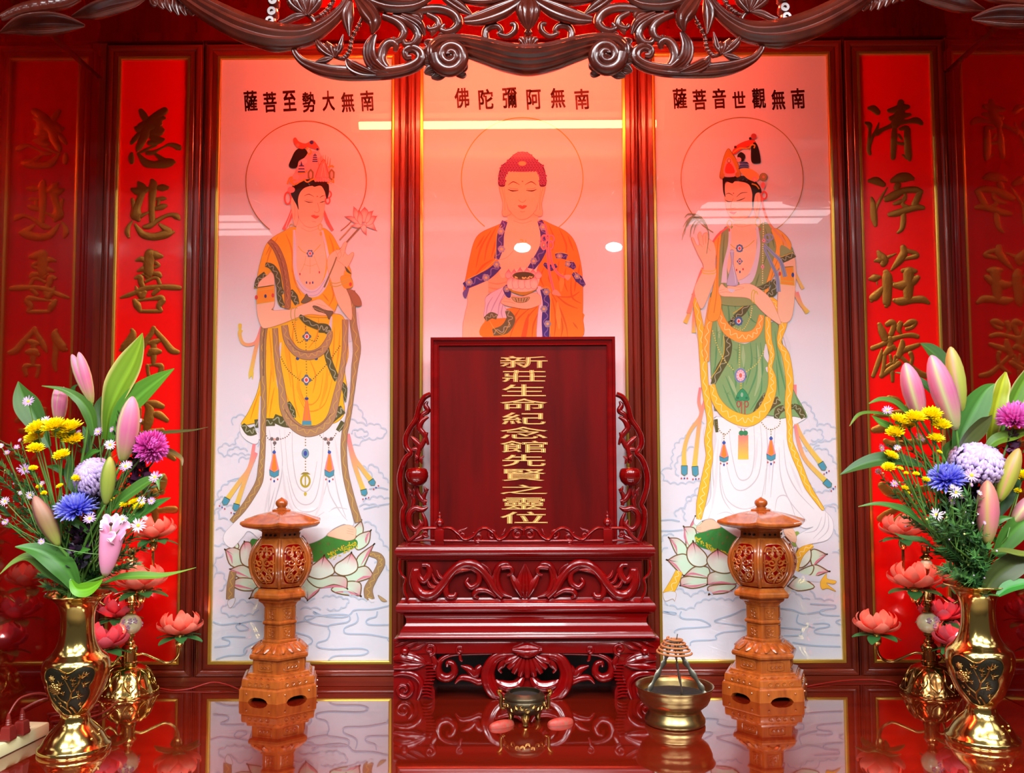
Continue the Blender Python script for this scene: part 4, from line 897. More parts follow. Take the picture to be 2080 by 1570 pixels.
medal(a, 750, 1080, 16, 6, '#c89090'); medal(a, 742, 1254, 15, 6, '#c89090')
# lower forearm, hand with the small vase
a.poly([(450, 1412), (470, 1368), (500, 1392), (540, 1392), (600, 1370), (660, 1368), (720, 1400), (790, 1460), (840, 1560), (862, 1635), (800, 1600), (735, 1545), (690, 1495), (640, 1460), (540, 1452), (470, 1446)], SKIN, '#d8987a', 2.5)
a.poly("528,1150 552,1150 549,1230 570,1320 580,1368 560,1380 520,1378 505,1368 520,1300 535,1230", '#b9bcdc', '#8a8ab0', 2.5); a.line("545,1240 560,1320 565,1365", 5, '#d6d8ea'); a.ell(540, 1152, 14, 6, '#c9cce6')
a.poly("510,1382 560,1385 620,1392 560,1410 520,1406", SKIN, '#d8987a', 2.5); a.poly("512,1400 545,1402 560,1408 535,1424", '#d0d4ea')
for l in ("455,1425 500,1420 540,1426", "452,1412 490,1402"): a.line(l, 2.5, '#d8987a')
for q in ((665, 1480, 700, 1420), (680, 1490, 715, 1428)): a.ring((q[0]+q[2])/2, (q[1]+q[3])/2, 14, 42, 6, '#d8c04a', 100, 330)
# raised hand with the willow sprig
a.poly("272,1072 284,1064 308,1112 326,1102 314,1046 330,1022 344,1058 352,1036 366,1028 378,1032 388,1068 420,1098 434,1165 428,1240 436,1300 402,1400 345,1528 312,1490 290,1405 320,1330 352,1255 312,1165", SKIN, '#d8987a', 2.5)
for l in ("344,1058 352,1110", "326,1102 345,1125", "388,1068 378,1115 398,1150", "366,1050 366,1100"): a.line(l, 2.5, '#d8987a')
WG = '#86966a'
a.line("372,1168 384,1060 372,980 330,920 285,905", 5, WG)
for l in ("372,980 330,935 270,945 225,1010 208,1080", "360,950 310,915 255,935 215,990", "340,925 300,950 270,1000 262,1060", "300,905 250,905 225,930", "378,1010 340,950 300,980 285,1040", "330,920 280,925 240,970 225,1040"): a.line(l, [5, 8, 2], WG)
for x, y in ((385, 1270), (388, 1288)): a.ring(x, y, 46, 14, 6, '#dcc850', -20, 200)
a.build('painted_figure', t, t.location)
lettering(t, '薩菩音世觀無南', 1381, 1621, 201, (28, 42))
# ================================================================== red couplet panels with raised gilt characters
def brush(mb, fr, strokes):
    ox, oy, s = fr; k = ppm(0)
    for t in strokes.split('|'):
        Q = cr([(ox+a*s, oy+b*s, c*s) for a, b, c in P3(t)], 5)
        if len(Q) < 2: continue
        q0, q1 = Q[0], Q[-1]
        P = [(*q[:2], q[2]) for q in Q]
        mb.tube([(at(q[0], q[1]).x, -0.0105, at(q[0], q[1]).z) for q in P], [max(0.5, q[2]*1.22)/k for q in P], 10, 0, None, (0, 1, 0), 0.13)
        for q in (q0, q1):
            p = at(q[0], q[1]); r = max(0.5, q[2]*1.22)/k
            mb.rings([[(p.x+r*f*cos(2*pi*j/12), -0.0105-r*0.13*g, p.z+r*f*sin(2*pi*j/12)) for j in range(12)] for f, g in ((1, -1), (1, 0), (0.8, 0.6), (0.4, 0.92))])
L1, L2, L3 = (230, 200, .191), (230, 480, .191), (220, 780, .2548)
R1, R2, R3 = (1730, 190, .19737), (1740, 490, .19737), (1720, 600, .3697)
CH_L = [
 (L1, "310,145,22 335,190,32 365,240,30|560,145,34 480,200,40 400,270,45 290,330,40 255,325,16|400,300,64 470,260,56 530,225,28 560,222,14|310,370,22 240,450,24 212,488,14|370,340,56 330,450,38 285,540,28 275,570,10|470,280,56 500,330,46 540,350,20|440,370,46 520,370,34 548,360,12|440,420,36 500,450,30 548,450,16|400,485,22 460,480,28 520,470,16|270,598,6 330,575,13 400,540,13 470,515,8|380,590,20 440,588,20 500,555,11 560,525,10 600,505,14 660,510,22 710,535,28 722,545,18|212,600,16 208,640,27 212,685,22|280,600,12 320,650,24 370,700,36 460,715,32 560,702,44 640,690,34 668,690,12|460,600,12 510,640,20 555,675,28"),
 (L1, "285,905,14 310,940,34 350,985,32|215,975,14 270,995,36 350,985,28 400,960,14|430,890,22 440,930,38 430,1050,34 425,1200,29 430,1310,27|480,960,18 540,960,32 590,960,18|465,1080,12 540,1075,20 572,1075,10|500,1095,16 490,1140,14|470,1180,20 540,1160,28 577,1150,14|330,990,34 300,1080,32 265,1180,38 260,1250,54 285,1300,20|220,1085,16 228,1130,18 230,1200,12|310,1260,20 350,1240,14 400,1215,8|215,1320,10 180,1370,19 165,1430,25 180,1480,14|250,1350,12 290,1410,25 340,1460,32 450,1480,34 580,1450,38 650,1430,16|510,1350,14 560,1390,27 600,1420,34|345,1375,18 400,1365,27 480,1310,22 560,1265,17 630,1245,18 690,1265,29 716,1290,14"),
 (L2, "400,190,34 470,210,38 530,220,17|405,200,50 390,300,48 390,400,44 380,430,30|262,265,12 310,250,24 345,260,24|470,290,20 500,315,16 460,340,14|278,375,12 330,355,24 400,340,28|252,450,14 300,440,26 310,500,26 330,540,22|330,410,12 420,400,18 490,410,28 515,430,18|360,490,14 420,460,13 480,450,16 510,510,18|97,658,10 170,635,20 250,605,21 330,570,28 420,550,22 520,545,23 640,548,27 718,555,22|255,540,8 270,580,20 300,620,30|320,640,34 345,600,26|490,570,24 440,620,18|242,690,20 270,740,34 300,795,20|270,690,12 340,680,12 430,670,16 520,660,28 550,690,20|540,690,28 500,750,26 525,795,16|300,800,15 400,802,17 520,800,17"),
 (L2, "215,1000,16 225,1040,32 200,1110,42 130,1190,38 97,1210,16|445,980,20 420,1040,23 370,1110,25 330,1180,25 305,1230,10|450,985,16 490,1040,23 560,1120,27 630,1210,32 698,1235,21|400,1140,17 450,1130,28 510,1110,17|395,1260,19 440,1230,42 510,1230,20|445,1150,28 445,1300,25 440,1360,17|380,1380,17 385,1440,16 395,1490,16|390,1375,10 450,1370,12 520,1380,24 540,1420,14|525,1400,20 510,1470,20|215,1050,24 210,1200,26 215,1350,24 195,1430,12"),
 (L3, "300,150,12 380,160,26 440,180,18|310,150,18 340,200,28 330,300,34 310,380,18|380,240,20 420,250,26 478,290,15|180,395,14 250,400,16 330,390,24 440,370,17|430,520,12 490,560,22 538,600,12|260,200,16 255,300,18 250,390,16|120,300,14 220,290,18 320,310,18|150,560,12 180,600,14|300,560,12 330,600,14"),
 (L3, "445,740,24 455,770,24 430,820,34 440,860,20|370,870,44 320,900,26 280,900,20|240,1000,14 330,1005,18 415,1010,18 480,1000,22 538,1000,24|390,1000,23 385,1100,23 388,1195,18|250,920,20 330,925,20")]
CH_R = [
 (R1, "165,165,16 210,170,32 250,205,27|130,315,12 165,335,25 170,390,14 165,480,14 160,590,19 172,630,16|265,310,4 240,390,15 200,460,13 180,520,13 165,590,12|370,190,19 430,180,29 500,160,35 560,150,20|490,105,27 485,180,38 470,260,48 430,330,38|390,270,22 470,250,32 580,230,15|245,420,23 300,385,17 380,350,19 460,315,25 560,300,19 650,290,29 700,320,19|425,360,19 420,450,27 415,560,27 410,670,22|480,380,12 550,370,25 555,450,29 560,560,31 570,650,31 580,690,17|510,645,8 550,675,14|470,440,13 495,480,11|450,520,13 500,530,15 530,525,12"),
 (R1, "165,910,16 240,910,36 310,945,23|190,1085,12 205,1150,25 215,1280,31 230,1360,19|350,980,6 290,1080,13 250,1160,12 235,1220,10|400,910,19 480,880,42 560,870,38 610,885,19|460,950,28 450,980,28|345,1095,27 420,1060,38 520,1010,28 640,1000,29 700,1020,19|690,1020,23 660,1090,29 630,1150,28|420,1145,13 480,1125,21 540,1090,12 520,1000,18|520,1080,13 510,1150,18 560,1180,19|375,1255,19 450,1240,30 560,1205,28 650,1180,29 718,1185,19|515,1230,21 515,1320,25 500,1400,21 460,1440,11"),
 (R2, "210,120,18 235,160,34 270,200,38 260,240,28|175,210,12 220,200,27|310,170,15 390,135,6|465,75,27 470,130,34 430,200,34 370,270,19 340,305,8|500,105,20 590,130,18 600,160,23 520,180,16 450,200,12|122,395,14 170,385,34 220,375,17|195,430,8 193,455,4|290,330,29 300,380,44 300,500,42 295,640,36 290,670,19|250,490,19 200,550,34 150,595,34 140,620,15|460,310,19 530,310,32 590,315,19|520,330,48 520,430,46 515,520,44 515,590,38|385,460,25 460,460,42 560,420,38 613,380,23|350,430,8 385,440,8|375,615,19 440,625,36 560,610,30 660,605,32 722,640,17"),
 (R2, "220,860,19 250,940,34 280,1010,32|300,860,22 345,840,28 370,870,24 340,960,24|410,870,14 440,840,20 420,910,22 440,950,12|480,870,14 540,840,28 590,840,20 560,890,15 500,910,16|150,1105,21 250,1065,21 340,1020,25 440,985,17 540,970,22 610,985,20|330,1010,28 330,1080,28|245,1120,9 225,1200,21 190,1300,21 155,1390,17|270,1170,18 340,1100,32 380,1110,17|275,1180,17 265,1280,19 250,1380,24|330,1180,13 340,1240,15|380,1190,13 370,1280,18|290,1290,13 400,1230,15|240,1390,20 320,1330,24 420,1260,24|350,1350,19 355,1440,15|455,1035,19 450,1100,32 420,1180,28|450,1130,28 540,1100,24 620,1070,18|440,1190,18 480,1230,18 560,1300,18 650,1370,26 745,1390,20|540,1160,22 555,1220,17 520,1310,18 440,1370,10"),
 (R3, "225,565,13 265,582,18 300,620,14|142,740,14 190,730,21 212,735,10|205,800,12 240,820,18 300,812,14 420,800,16|330,600,12 300,700,16 280,780,14|150,660,10 240,650,14 400,630,16"),
 (R3, "185,1045,18 220,1080,21 290,1100,16|175,1225,15 210,1205,19 262,1175,14|205,1283,11 245,1255,16 290,1210,13|320,1050,14 330,1150,16 325,1270,14|300,1080,12 420,1060,16")]
def couplet(key, label, chars):
    x0, x1 = PX[key]
    t = framed('couplet_panel', label, 'couplet panel', x0, x1, None, 'red couplet panels')
    mb = MB(); mb.box((x0, -0.009, Z0P), (x1, 0, Z1P)); mb.build('lacquer_board', PANELRED, t, t.location, smooth=0)
    for fr, st in chars:
        mb = MB(); brush(mb, fr, st); mb.build('gilt_character', GOLDLEAF, t, t.location, smooth=50)
couplet('redL', 'narrow bright red panel with gilt brush characters, behind the vase beside the power strip', CH_L)
couplet('redR', 'narrow bright red panel with gilt brush characters, on the green-robed figure side of the niche', CH_R)
# ================================================================== memorial tablet on its carved stand
YB = onz(1070, 1421).y           # front of the feet
def zat(py, Y, px=1068): return at(px, py, Y).z
def xat(px, Y, py=1200): return at(px, py, Y).x
t = thing('memorial_tablet', 'crimson lacquered memorial tablet with a column of gold writing on a carved stand', 'memorial tablet', (xat(1068, YB), YB/2, ZT))
YK = -0.040                      # back of the stand
def tier(name, prof, x0, x1, m=TABLET):
    """moulded tier; prof: (pixel y, extra pixel width each side); its front swells by the same amount"""
    mb = MB(); rg = []; s = 1/ppm(YB)
    xa, xb = xat(x0, YB), xat(x1, YB)
    for py, e in prof:
        z = zat(py, YB); d = e*s
        rg.append([(xa-d, YK, z), (xa-d, YB-d, z), (xb+d, YB-d, z), (xb+d, YK, z)])
    mb.rings(rg); return mb.build(name, m, t, t.location, smooth=25)
def bull(y0, y1, e, b, n=6): return [(y0+(y1-y0)*i/n, e+b*sin(pi*i/n)) for i in range(n+1)]
S_ = (780, 1060, .32493)
tier('top_moulding', [(1107, -6), (1108.5, -1)]+bull(1109, 1130, 0, 5)+[(1131, -3), (1134, -3), (1135, -7), (1138, -7)], 807, 1327)
tier('frieze', [(1137, -12), (1217, -12)], 814, 1318, TABLETD)
tier('lower_moulding', [(1215, -8), (1222, -4), (1224, -2)]+bull(1225, 1244, 0, 4)+[(1246, -4), (1248, -6)], 808, 1328)
tier('waist', [(1247, 2), (1252, -1), (1258, -3), (1266, -3), (1271, 0), (1272, 3), (1278, 4), (1279, 7), (1285, 8), (1291, 12), (1293, 16)], 822, 1316)
tier('apron_rail', [(1292, -8), (1296, -2)]+bull(1297, 1306, 0, 1)+[(1327, 0)], 801, 1338)
mb = MB(); mb.box((xat(815, YB), YK-0.02, ZT), (xat(1325, YB), YK, zat(1300, YB))); mb.build('shaded_back_panel', mat('stand_inner_shade', '#1c0202', 0.6), t, t.location, smooth=0)  # board added behind the apron; near-black colour stands for the shade inside
# frieze carving
YR = YB+0.008
mb = MB()
FS = lambda q: [(780+a*.32493, 1060+b*.32493, c*.32493) for a, b, c in P3(q)]
XM = 1066.0
for k in (0, 1):
    M = (lambda q: FS(q)) if k == 0 else (lambda q: mirror(FS(q), XM))
    scroll(mb, M("240,270,14 275,275,18 285,320,22 250,370,22 215,340,20 200,300,26 190,380,30 230,450,34 300,455,34 360,400,32 410,330,30 470,275,30 540,262,30 600,290,30 650,350,28 690,420,26 740,470,22"), YR, 0.8)
    scroll(mb, M("540,290,14 590,320,18 590,380,20 545,410,20 515,380,16 530,350,10"), YR, 0.9)
    scroll(mb, M("400,360,12 385,420,20 400,465,20 440,465,18 450,440,10"), YR, 0.9); scroll(mb, M("700,465,12 640,430,18 585,430,22 565,460,18 590,475,10"), YR, 0.9)
    for q in ("330,300,3 345,340,16 380,360,8", "300,320,3 320,370,14 350,385,8", "270,360,4 290,400,16 330,405,8", "430,330,8 480,300,20 540,300,6", "610,260,4 650,290,12 670,330,3"): blade(mb, M(q), YR-0.004, 0.8, 3, 0.14)
    blade(mb, M("800,470,8 730,440,22 700,360,26 720,280,24 770,262,16 800,290,6"), YR, 0.7, 3, 0.1)
    scroll(mb, M("735,290,14 790,285,16 800,320,14 770,335,8"), YR-0.004, 0.9)
    blade(mb, M("860,470,6 830,400,26 800,340,14 790,320,3"), YR-0.004, 0.6, 2, 0.12)
blade(mb, FS("882,480,10 882,420,60 882,340,50 882,262,6"), YR+0.002, 0.35, 5, 0.08, 16)
mb.build('frieze_carving', TABLET, t, t.location, smooth=50)
for k in (0, 1):
    M = (lambda q: FS(q)) if k == 0 else (lambda q: mirror(FS(q), XM))
    mb = MB(); scroll(mb, M("100,240,8 96,290,9 110,330,9 135,360,9 128,400,9 130,440,9 150,485,9"), YB-0.004, 1.6); mb.build('frieze_bracket', TABLET, t, t.location, smooth=50)
    # dragon-head legs
    mb = MB()
    Lx = M([(60, 0, 1), (322, 0, 1)]); xa, xb = sorted((xat(Lx[0][0], YB), xat(Lx[1][0], YB)))
    zt_, zb_ = zat(1325, YB), ZT
    OUT = M("60,810,1 58,1115,1 318,1115,1 316,1060,1 296,1000,1 312,930,1 322,870,1 320,810,1")
    if k: OUT = OUT[::-1]
    mb.prism([(q[0], q[1]) for q in OUT], lambda a, b: (at(a, b, YB).x, YB+0.004, max(ZT, at(a, b, YB).z)), lambda a, b: (at(a, b, YB).x, YB+0.10, max(ZT, at(a, b, YB).z)))
    Yd = YB+0.002
    scroll(mb, M(spiral(122, 1050, 58, 12, -60, 1.4, 18, 9)), Yd, 0.9, 8, 2)
    scroll(mb, M("60,960,10 120,945,22 190,960,24 230,1010,22 220,1080,16 210,1110,10"), Yd, 0.8)
    for i in range(11):
        y = 890+i*20; xx = 250+14*sin(i*0.55)
        scroll(mb, M([(xx, y, 5), (xx+30, y-3, 8), (xx+62, y+4-8*sin(i*.4), 4)]), Yd-0.004, 1.2, 6, 2)
    blade(mb, M("60,860,14 120,850,40 180,860,44 240,880,26 270,900,6"), Yd, 0.6, 2, 0.1); blade(mb, M("60,915,10 130,905,26 210,900,20 250,890,5"), Yd-0.004, 0.7)
    for q in ("70,780,3 110,760,12 150,745,3", "110,795,3 160,770,14 215,745,3", "165,800,3 210,785,14 255,760,4"): blade(mb, M(q), Yd-0.004, 0.7, 3, 0.12)
    q = M([(130, 808, 1)])[0]; ball(mb, q[0], q[1], 9, Yd-0.006)
    scroll(mb, M(spiral(288, 795, 36, 8, 90, -1.3, 14, 8)), Yd-0.002, 0.9, 8, 2)
    blade(mb, M("300,830,10 318,880,20 310,930,8"), Yd, 0.7)
    mb.build('dragon_leg', TABLET, t, t.location, smooth=50)
    # hanging scrollwork between leg and medallion
    mb = MB()
    scroll(mb, M("820,822,12 640,822,12 500,825,12 420,830,16 360,860,18 335,910,26 350,960,30 400,975,28 440,940,24 430,890,20 400,880,16 395,905,10"), YB+0.012, 1.0)
    scroll(mb, M(spiral(475, 798, 26, 6, 90, 1.3, 9, 6)), YB, 0.9, 8, 2); scroll(mb, M("475,830,8 478,860,10 490,870,6"), YB, 0.9)
    scroll(mb, M("445,1010,6 480,975,18 540,980,22 600,1000,24 640,960,20 640,910,16"), YB+0.014, 0.9); scroll(mb, M("480,900,6 530,920,24 570,960,24 590,920,24 610,900,14"), YB+0.014, 0.9)
    mb.build('hanging_scroll', TABLET, t, t.location, smooth=50)
# centre medallion: thick ring plate with two crescent openings
mb = MB(); cx_, cy_, R_ = 1071, 1369, 84
for k in (0, 1):
    M = (lambda q: FS(q)) if k == 0 else (lambda q: mirror(FS(q), 1071))
    blade(mb, M("895,830,8 720,840,30 655,920,42 655,1000,46 700,1075,44 780,1112,30"), YB+0.006, 0.5, 2, 0.06, 12)
    blade(mb, M("700,985,6 720,1010,26 780,1030,36 840,1015,30 870,970,14"), YB+0.004, 0.7, 2, 0.08, 10)
    blade(mb, M("760,860,24 740,890,26 720,920,14 735,945,6"), YB+0.010, 0.5)
mb.prism([(cx_+q[0], cy_+q[1]) for q in ((-60, 24), (-40, 44), (-14, 50), (14, 50), (40, 44), (60, 24), (40, 30), (0, -10), (-40, 30))], lambda a, b: (at(a, b, YB).x, YB+0.012, max(ZT, at(a, b, YB).z)), lambda a, b: (at(a, b, YB).x, YB+0.03, max(ZT, at(a, b, YB).z)))
for i in range(9):
    a_ = radians(-76+19*i); blade(mb, [(1071+18*sin(a_), 1330+14*cos(a_)*.6, 3), (1071+34*sin(a_), 1334+26*cos(a_), 7), (1071+46*sin(a_), 1336+40*cos(a_), 5)], YB-0.002, 0.6, 1, 0.1)
blade(mb, [(1071-30, 1320, 4), (1071, 1322, 16), (1071+30, 1320, 4)], YB-0.006, 0.6, 5, 0.06, 14)
for i in range(5): scroll(mb, [(1050+i*9, 1332, 1.5), (1060+i*9, 1316, 1.5)], YB-0.012, 1, 6, 2)
mb.build('apron_medallion', TABLET, t, t.location, smooth=50)
# board
YT = -0.135
T_ = (800, 660, .28665)
bx0, bx1 = xat(874, YT, 900), xat(1252, YT, 900); bz0, bz1 = zat(1138, YB)-0.0, zat(684, YT)
mb = MB(); e = 0.028
for i, (d0, d1, y) in enumerate(((0, 0.009, YT), (0.009, e, YT+0.005))):
    pass
def ringbox(mb, x0, x1, z0, z1, prof):
    cs = [(x0, z0, 1, 1), (x1, z0, -1, 1), (x1, z1, -1, -1), (x0, z1, 1, -1)]
    for a_ in range(4):
        c0, c1 = cs[a_], cs[(a_+1) % 4]; n = len(prof)
        vs = [(c[0]+c[2]*d, y, c[1]+c[3]*d) for c in (c0, c1) for d, y in prof]
        mb.add(vs, [(i, i+1, n+i+1, n+i) for i in range(n-1)])
ringbox(mb, bx0, bx1, bz0, bz1, [(0, YT+0.05), (0, YT+0.002), (0.001, YT), (0.008, YT), (0.009, YT+0.002), (0.0095, YT+0.005), (0.0200, YT+0.006), (0.0215, YT+0.004), (0.0235, YT+0.004), (0.0245, YT+0.010)])
mb.build('board_frame', TABLET, t, t.location, smooth=20)
mb = MB(); mb.box((bx0+0.001, YT+0.010, bz0+0.001), (bx1-0.001, YT+0.05, bz1-0.001)); mb.build('board', TABLETD, t, t.location, smooth=0)
mb = MB()
for ch, y in zip('新莊生命紀念館先賢之靈位', (262, 362, 463, 563, 662, 763, 862, 960, 1063, 1165, 1265, 1365)):
    wd = 330 if ch in '之命念新位館' else 305
    glyphs(ch, mb, 800+921*.28665, 660+y*.28665, wd*.28665*1.02, (66 if ch == '之' else 84)*.28665, YT+0.0095, 0.0007, 0.012, rot=0.0, bh=0.0)
mb.build('gold_lettering', mat('gold_paint', '#f2c470', 0.45, metal=0.0), t, t.location, smooth=0)
# side scrollwork with a lotus pod
TT = lambda q: [(800+a*.28665, 660+b*.28665, c*.28665) for a, b, c in P3(q)]
for k in (0, 1):
    M = (lambda q: TT(q)) if k == 0 else (lambda q: mirror(TT(q), 1063.5))
    YS_ = -0.125
    mb = MB(); scroll(mb, M("262,490,19 215,515,20 180,580,20 155,670,20 110,740,20 85,800,21 88,860,21 118,908,19 88,940,21 60,1000,21 42,1080,21 48,1160,21 72,1240,20 84,1275,18 64,1320,20 62,1400,20 80,1480,20 110,1535,16"), YS_, 1.3); mb.build('side_scroll_frame', TABLET, t, t.location, smooth=50)
    mb = MB()
    for q in ("240,540,6 225,570,14 240,610,16 200,640,14 190,690,12", "245,650,8 200,680,16 180,730,18 210,770,16 230,810,12 245,850,6", "120,790,6 150,820,16 180,860,16 170,920,14 165,980,12", "235,760,8 215,820,14 190,870,14", "110,900,6 150,880,14 190,900,10",
              "160,1130,10 170,1190,14 200,1240,16 235,1250,10", "240,1290,6 200,1310,16 150,1300,18 110,1340,18 110,1410,18 150,1450,16 190,1420,14 180,1380,8", "200,1330,8 225,1400,14 220,1480,14 160,1520,16 110,1530,12", "110,1180,8 140,1240,14 130,1290,10", "240,1160,8 210,1220,14 220,1280,10", "225,1370,8 190,1440,12 150,1480,12"):
        scroll(mb, [(x_, y_, w_*1.25) for x_, y_, w_ in M(q)], YS_+0.004, 0.9)
    for q in ("150,960,4 165,940,14 150,920,3", "200,985,4 190,950,14 215,930,3", "100,1150,4 120,1185,12 100,1210,2", "140,1160,4 145,1200,12 130,1225,2", "215,1140,4 225,1170,12 240,1190,2"): blade(mb, M(q), YS_-0.002, 0.8, 3, 0.12)
    mb.build('side_vine', TABLET, t, t.location, smooth=50)
    mb = MB(); q = M([(162, 1070, 78)])[0]; p = at(q[0], q[1], YS_); r = q[2]/ppm(YS_)
    mb.lathe([(0.002, -r*.95), (r*.5, -r*.85), (r*.85, -r*.5), (r, -r*.05), (r*.98, r*.3), (r*.86, r*.6), (r*.72, r*.7), (r*.66, r*.66), (r*.3, r*.78), (0.002, r*.8)], (p.x, YS_, p.z), 24, mod=lambda i, a: 1+0.05*cos(a*9))
    mb.build('lotus_pod', TABLET, t, t.location, smooth=60)
    # low post with finial
    YP_ = YB+0.03
    mb = MB(); q = M([(325, 0, 1)])[0]; x = xat(q[0], YP_, 1080)
    z0 = zat(1108, YB); s = 1/ppm(YP_)
    mb.cbox((x-9*s, YP_-9*s, z0-0.002), (x+9*s, YP_+9*s, zat(1074, YP_)), 0.002)
    zf = zat(1074, YP_)
    mb.lathe([(r*s, h*s) for r, h in ((8, -1), (8, 2), (4, 4), (5, 6), (8.5, 10), (8.5, 15), (6, 19), (3, 22), (4, 24), (4, 26), (2, 28), (2.5, 31), (0.5, 35))], (x, YP_, zf), 16)
    mb.build('corner_post', TABLET, t, t.location, smooth=50)
    mb = MB(); scroll(mb, M("300,1440,10 230,1440,12 190,1450,14 160,1490,14 120,1525,13 100,1530,10"), YP_, 1.2)
    scroll(mb, M("290,1530,8 230,1525,8 100,1532,8"), YP_, 1.0); scroll(mb, M(spiral(225, 1480, 24, 6, 30, 1.2, 9, 5)), YP_, 1)
    mb.build('railing_wing', TABLET, t, t.location, smooth=50)
mb = MB(); YP_ = YB+0.03
for k in (0, 1):
    M = (lambda q: TT(q)) if k == 0 else (lambda q: mirror(TT(q), 1063.5))
    scroll(mb, M("350,1440,9 400,1440,12 450,1475,14 500,1520,14 560,1500,14 600,1455,14 650,1440,14 700,1470,14 740,1520,14 790,1500,14 830,1450,12 880,1438,12 915,1455,12 918,1490,10"), YP_, 1.3)
    for cx2, cy2, d in ((700, 1480, 1), (875, 1485, -1), (600, 1510, 1), (480, 1490, -1)): scroll(mb, M(spiral(cx2, cy2, 34, 8, 90*d, 1.2*d, 13, 8)), YP_, 1)
    for q in ("470,1450,3 500,1450,10 520,1435,2", "560,1470,3 590,1480,10 620,1470,2", "760,1490,3 780,1470,10 790,1440,2"): blade(mb, M(q), YP_, 0.8)
scroll(mb, TT("350,1530,12 600,1532,12 920,1533,12 1240,1530,12 1490,1528,12"), YP_, 1)
mb.build('front_railing', TABLET, t, t.location, smooth=50)

for o_ in t.children:            # the carving ends on the table top
    for v in o_.data.vertices: v.co.z = max(v.co.z, 0.0)
# ================================================================== carved hexagonal wooden lanterns
REDGLASS = mat('red_translucent_paper', '#8a0a0c', 0.5)
_n = REDGLASS.node_tree; _t = _n.nodes.new('ShaderNodeBsdfTranslucent'); _t.inputs[0].default_value = (0.55, 0.01, 0.015, 1); _x = _n.nodes.new('ShaderNodeMixShader')
_n.links.new(_n.nodes['Principled BSDF'].outputs[0], _x.inputs[1]); _n.links.new(_t.outputs[0], _x.inputs[2]); _n.links.new(_x.outputs[0], [q for q in _n.nodes if q.type == 'OUTPUT_MATERIAL'][0].inputs[0])
def lantern(px, py_base, rot, label, ratio=1.0, wr=1.0, hr=1.0):
    """px: centre pixel; py_base: pixel row of the middle of its base on the table"""
    p = onz(px, py_base); u = .2994/ppm(p.y)*ratio
    t = thing('wooden_lantern', label, 'lantern', (p.x, p.y, ZT), 'carved wooden lanterns', 0)
    t.scale = (wr, wr, hr)
    H = 1480
    def hx(name, prof, parent=t, mod=None, smooth=20, m=LANTERN):
        mb = MB(); mb.lathe([(r*1.06*u, (H-y)*u) for r, y in prof], (0, 0, 0), 6, rot=rot); return mb.build(name, m, parent, smooth=smooth)
    def V(r, a, y): return (r*u*cos(a), r*u*sin(a), (H-y)*u)
    A = [rot+i*pi/3 for i in range(6)]; ca = cos(pi/6)
    # footed base: six bracket feet under a stepped plinth
    mb = MB()
    for i in range(6):
        a0, a1 = A[i], A[(i+1) % 6]
        P = lambda f, y, r: tuple(q*(1-f)+w_*f for q, w_ in zip(V(r, a0, y), V(r, a1, y)))
        prof = [(0, 1480), (0.24, 1480), (0.28, 1462), (0.34, 1452), (0.42, 1446), (0.58, 1446), (0.66, 1452), (0.72, 1462), (0.76, 1480), (1, 1480)]
        top = 1400
        for j in range(len(prof)-1):
            (f0, y0), (f1, y1) = prof[j], prof[j+1]
            vs = [P(f0, y0, 272), P(f1, y1, 272), P(f1, top, 270), P(f0, top, 270), P(f0, y0, 235), P(f1, y1, 235), P(f1, top, 235), P(f0, top, 235)]
            mb.add(vs, [(0, 1, 2, 3), (5, 4, 7, 6), (1, 0, 4, 5)])
        c_ = [P(f, 1424, 272) for f in (0.2, 0.8)]
        for q in c_:
            n_ = Vector(((a0+a1)/2*0+cos((a0+a1)/2), sin((a0+a1)/2), 0))
            mb.sphere(q, 7*u, 8)
    mb.lathe([(270*1.0*u, (H-1402)*u), (262*u, (H-1390)*u), (238*u, (H-1384)*u), (0.001, (H-1384)*u)], (0, 0, 0), 6, rot=rot, caps=(False, True))
    base = mb.build('footed_base', LANTERN, t, smooth=20)
    hx('plinth_step', [(238, 1392), (242, 1380), (240, 1345), (236, 1335), (214, 1328), (206, 1316), (204, 1304), (196, 1300), (0.1, 1300)], base)
    # relief scrolls on the plinth step
    mb = MB()
    for i in range(6):
        a0, a1 = A[i], A[(i+1) % 6]
        P = lambda f, y, r: tuple(q*(1-f)+w_*f for q, w_ in zip(V(r, a0, y), V(r, a1, y)))
        for f in (0.25, 0.42, 0.58, 0.75):
            mb.tube([P(f+0.05*cos(g), 1362+12*sin(g), 256) for g in [k*pi/4 for k in range(8)]], 3.2*u, 5)
        for f in (0.12, 0.3, 0.5, 0.7, 0.88): mb.tube([P(f-0.06, 1330, 232), P(f, 1322, 224), P(f+0.06, 1330, 232)], 4*u, 5)
    mb.build('relief', LANTERN, base, smooth=50)
    ped = hx('pedestal_box', [(172, 1304), (172, 1216), (182, 1212), (192, 1206), (196, 1192), (192, 1178), (178, 1172), (174, 1168), (0.1, 1168)])
    for i in range(6):
        mb = MB()
        a0, a1 = A[i], A[(i+1) % 6]
        P = lambda f, y, r: tuple(q*(1-f)+w_*f for q, w_ in zip(V(r, a0, y), V(r, a1, y)))
        fr = [P(f, y, 184.5) for f, y in ((.22, 1238), (.3, 1230), (.7, 1230), (.78, 1238), (.78, 1280), (.7, 1288), (.3, 1288), (.22, 1280), (.22, 1238))]
        mb.tube(fr, 3.2*u, 6)
        for f in (.36, .5, .64): mb.tube([P(f+0.06*cos(g)*(1-g/9), 1259+15*sin(g)*(1-g/9), 184.5) for g in [k*pi/4 for k in range(10)]], 3.2*u, 5)
        mb.build('relief_panel', LANTERN, ped, smooth=50)
    # lotus collar with overlapping petals
    col = hx('lotus_collar', [(180, 1172), (176, 1160), (152, 1132), (126, 1112), (118, 1106), (0.1, 1106)])
    mb = MB()
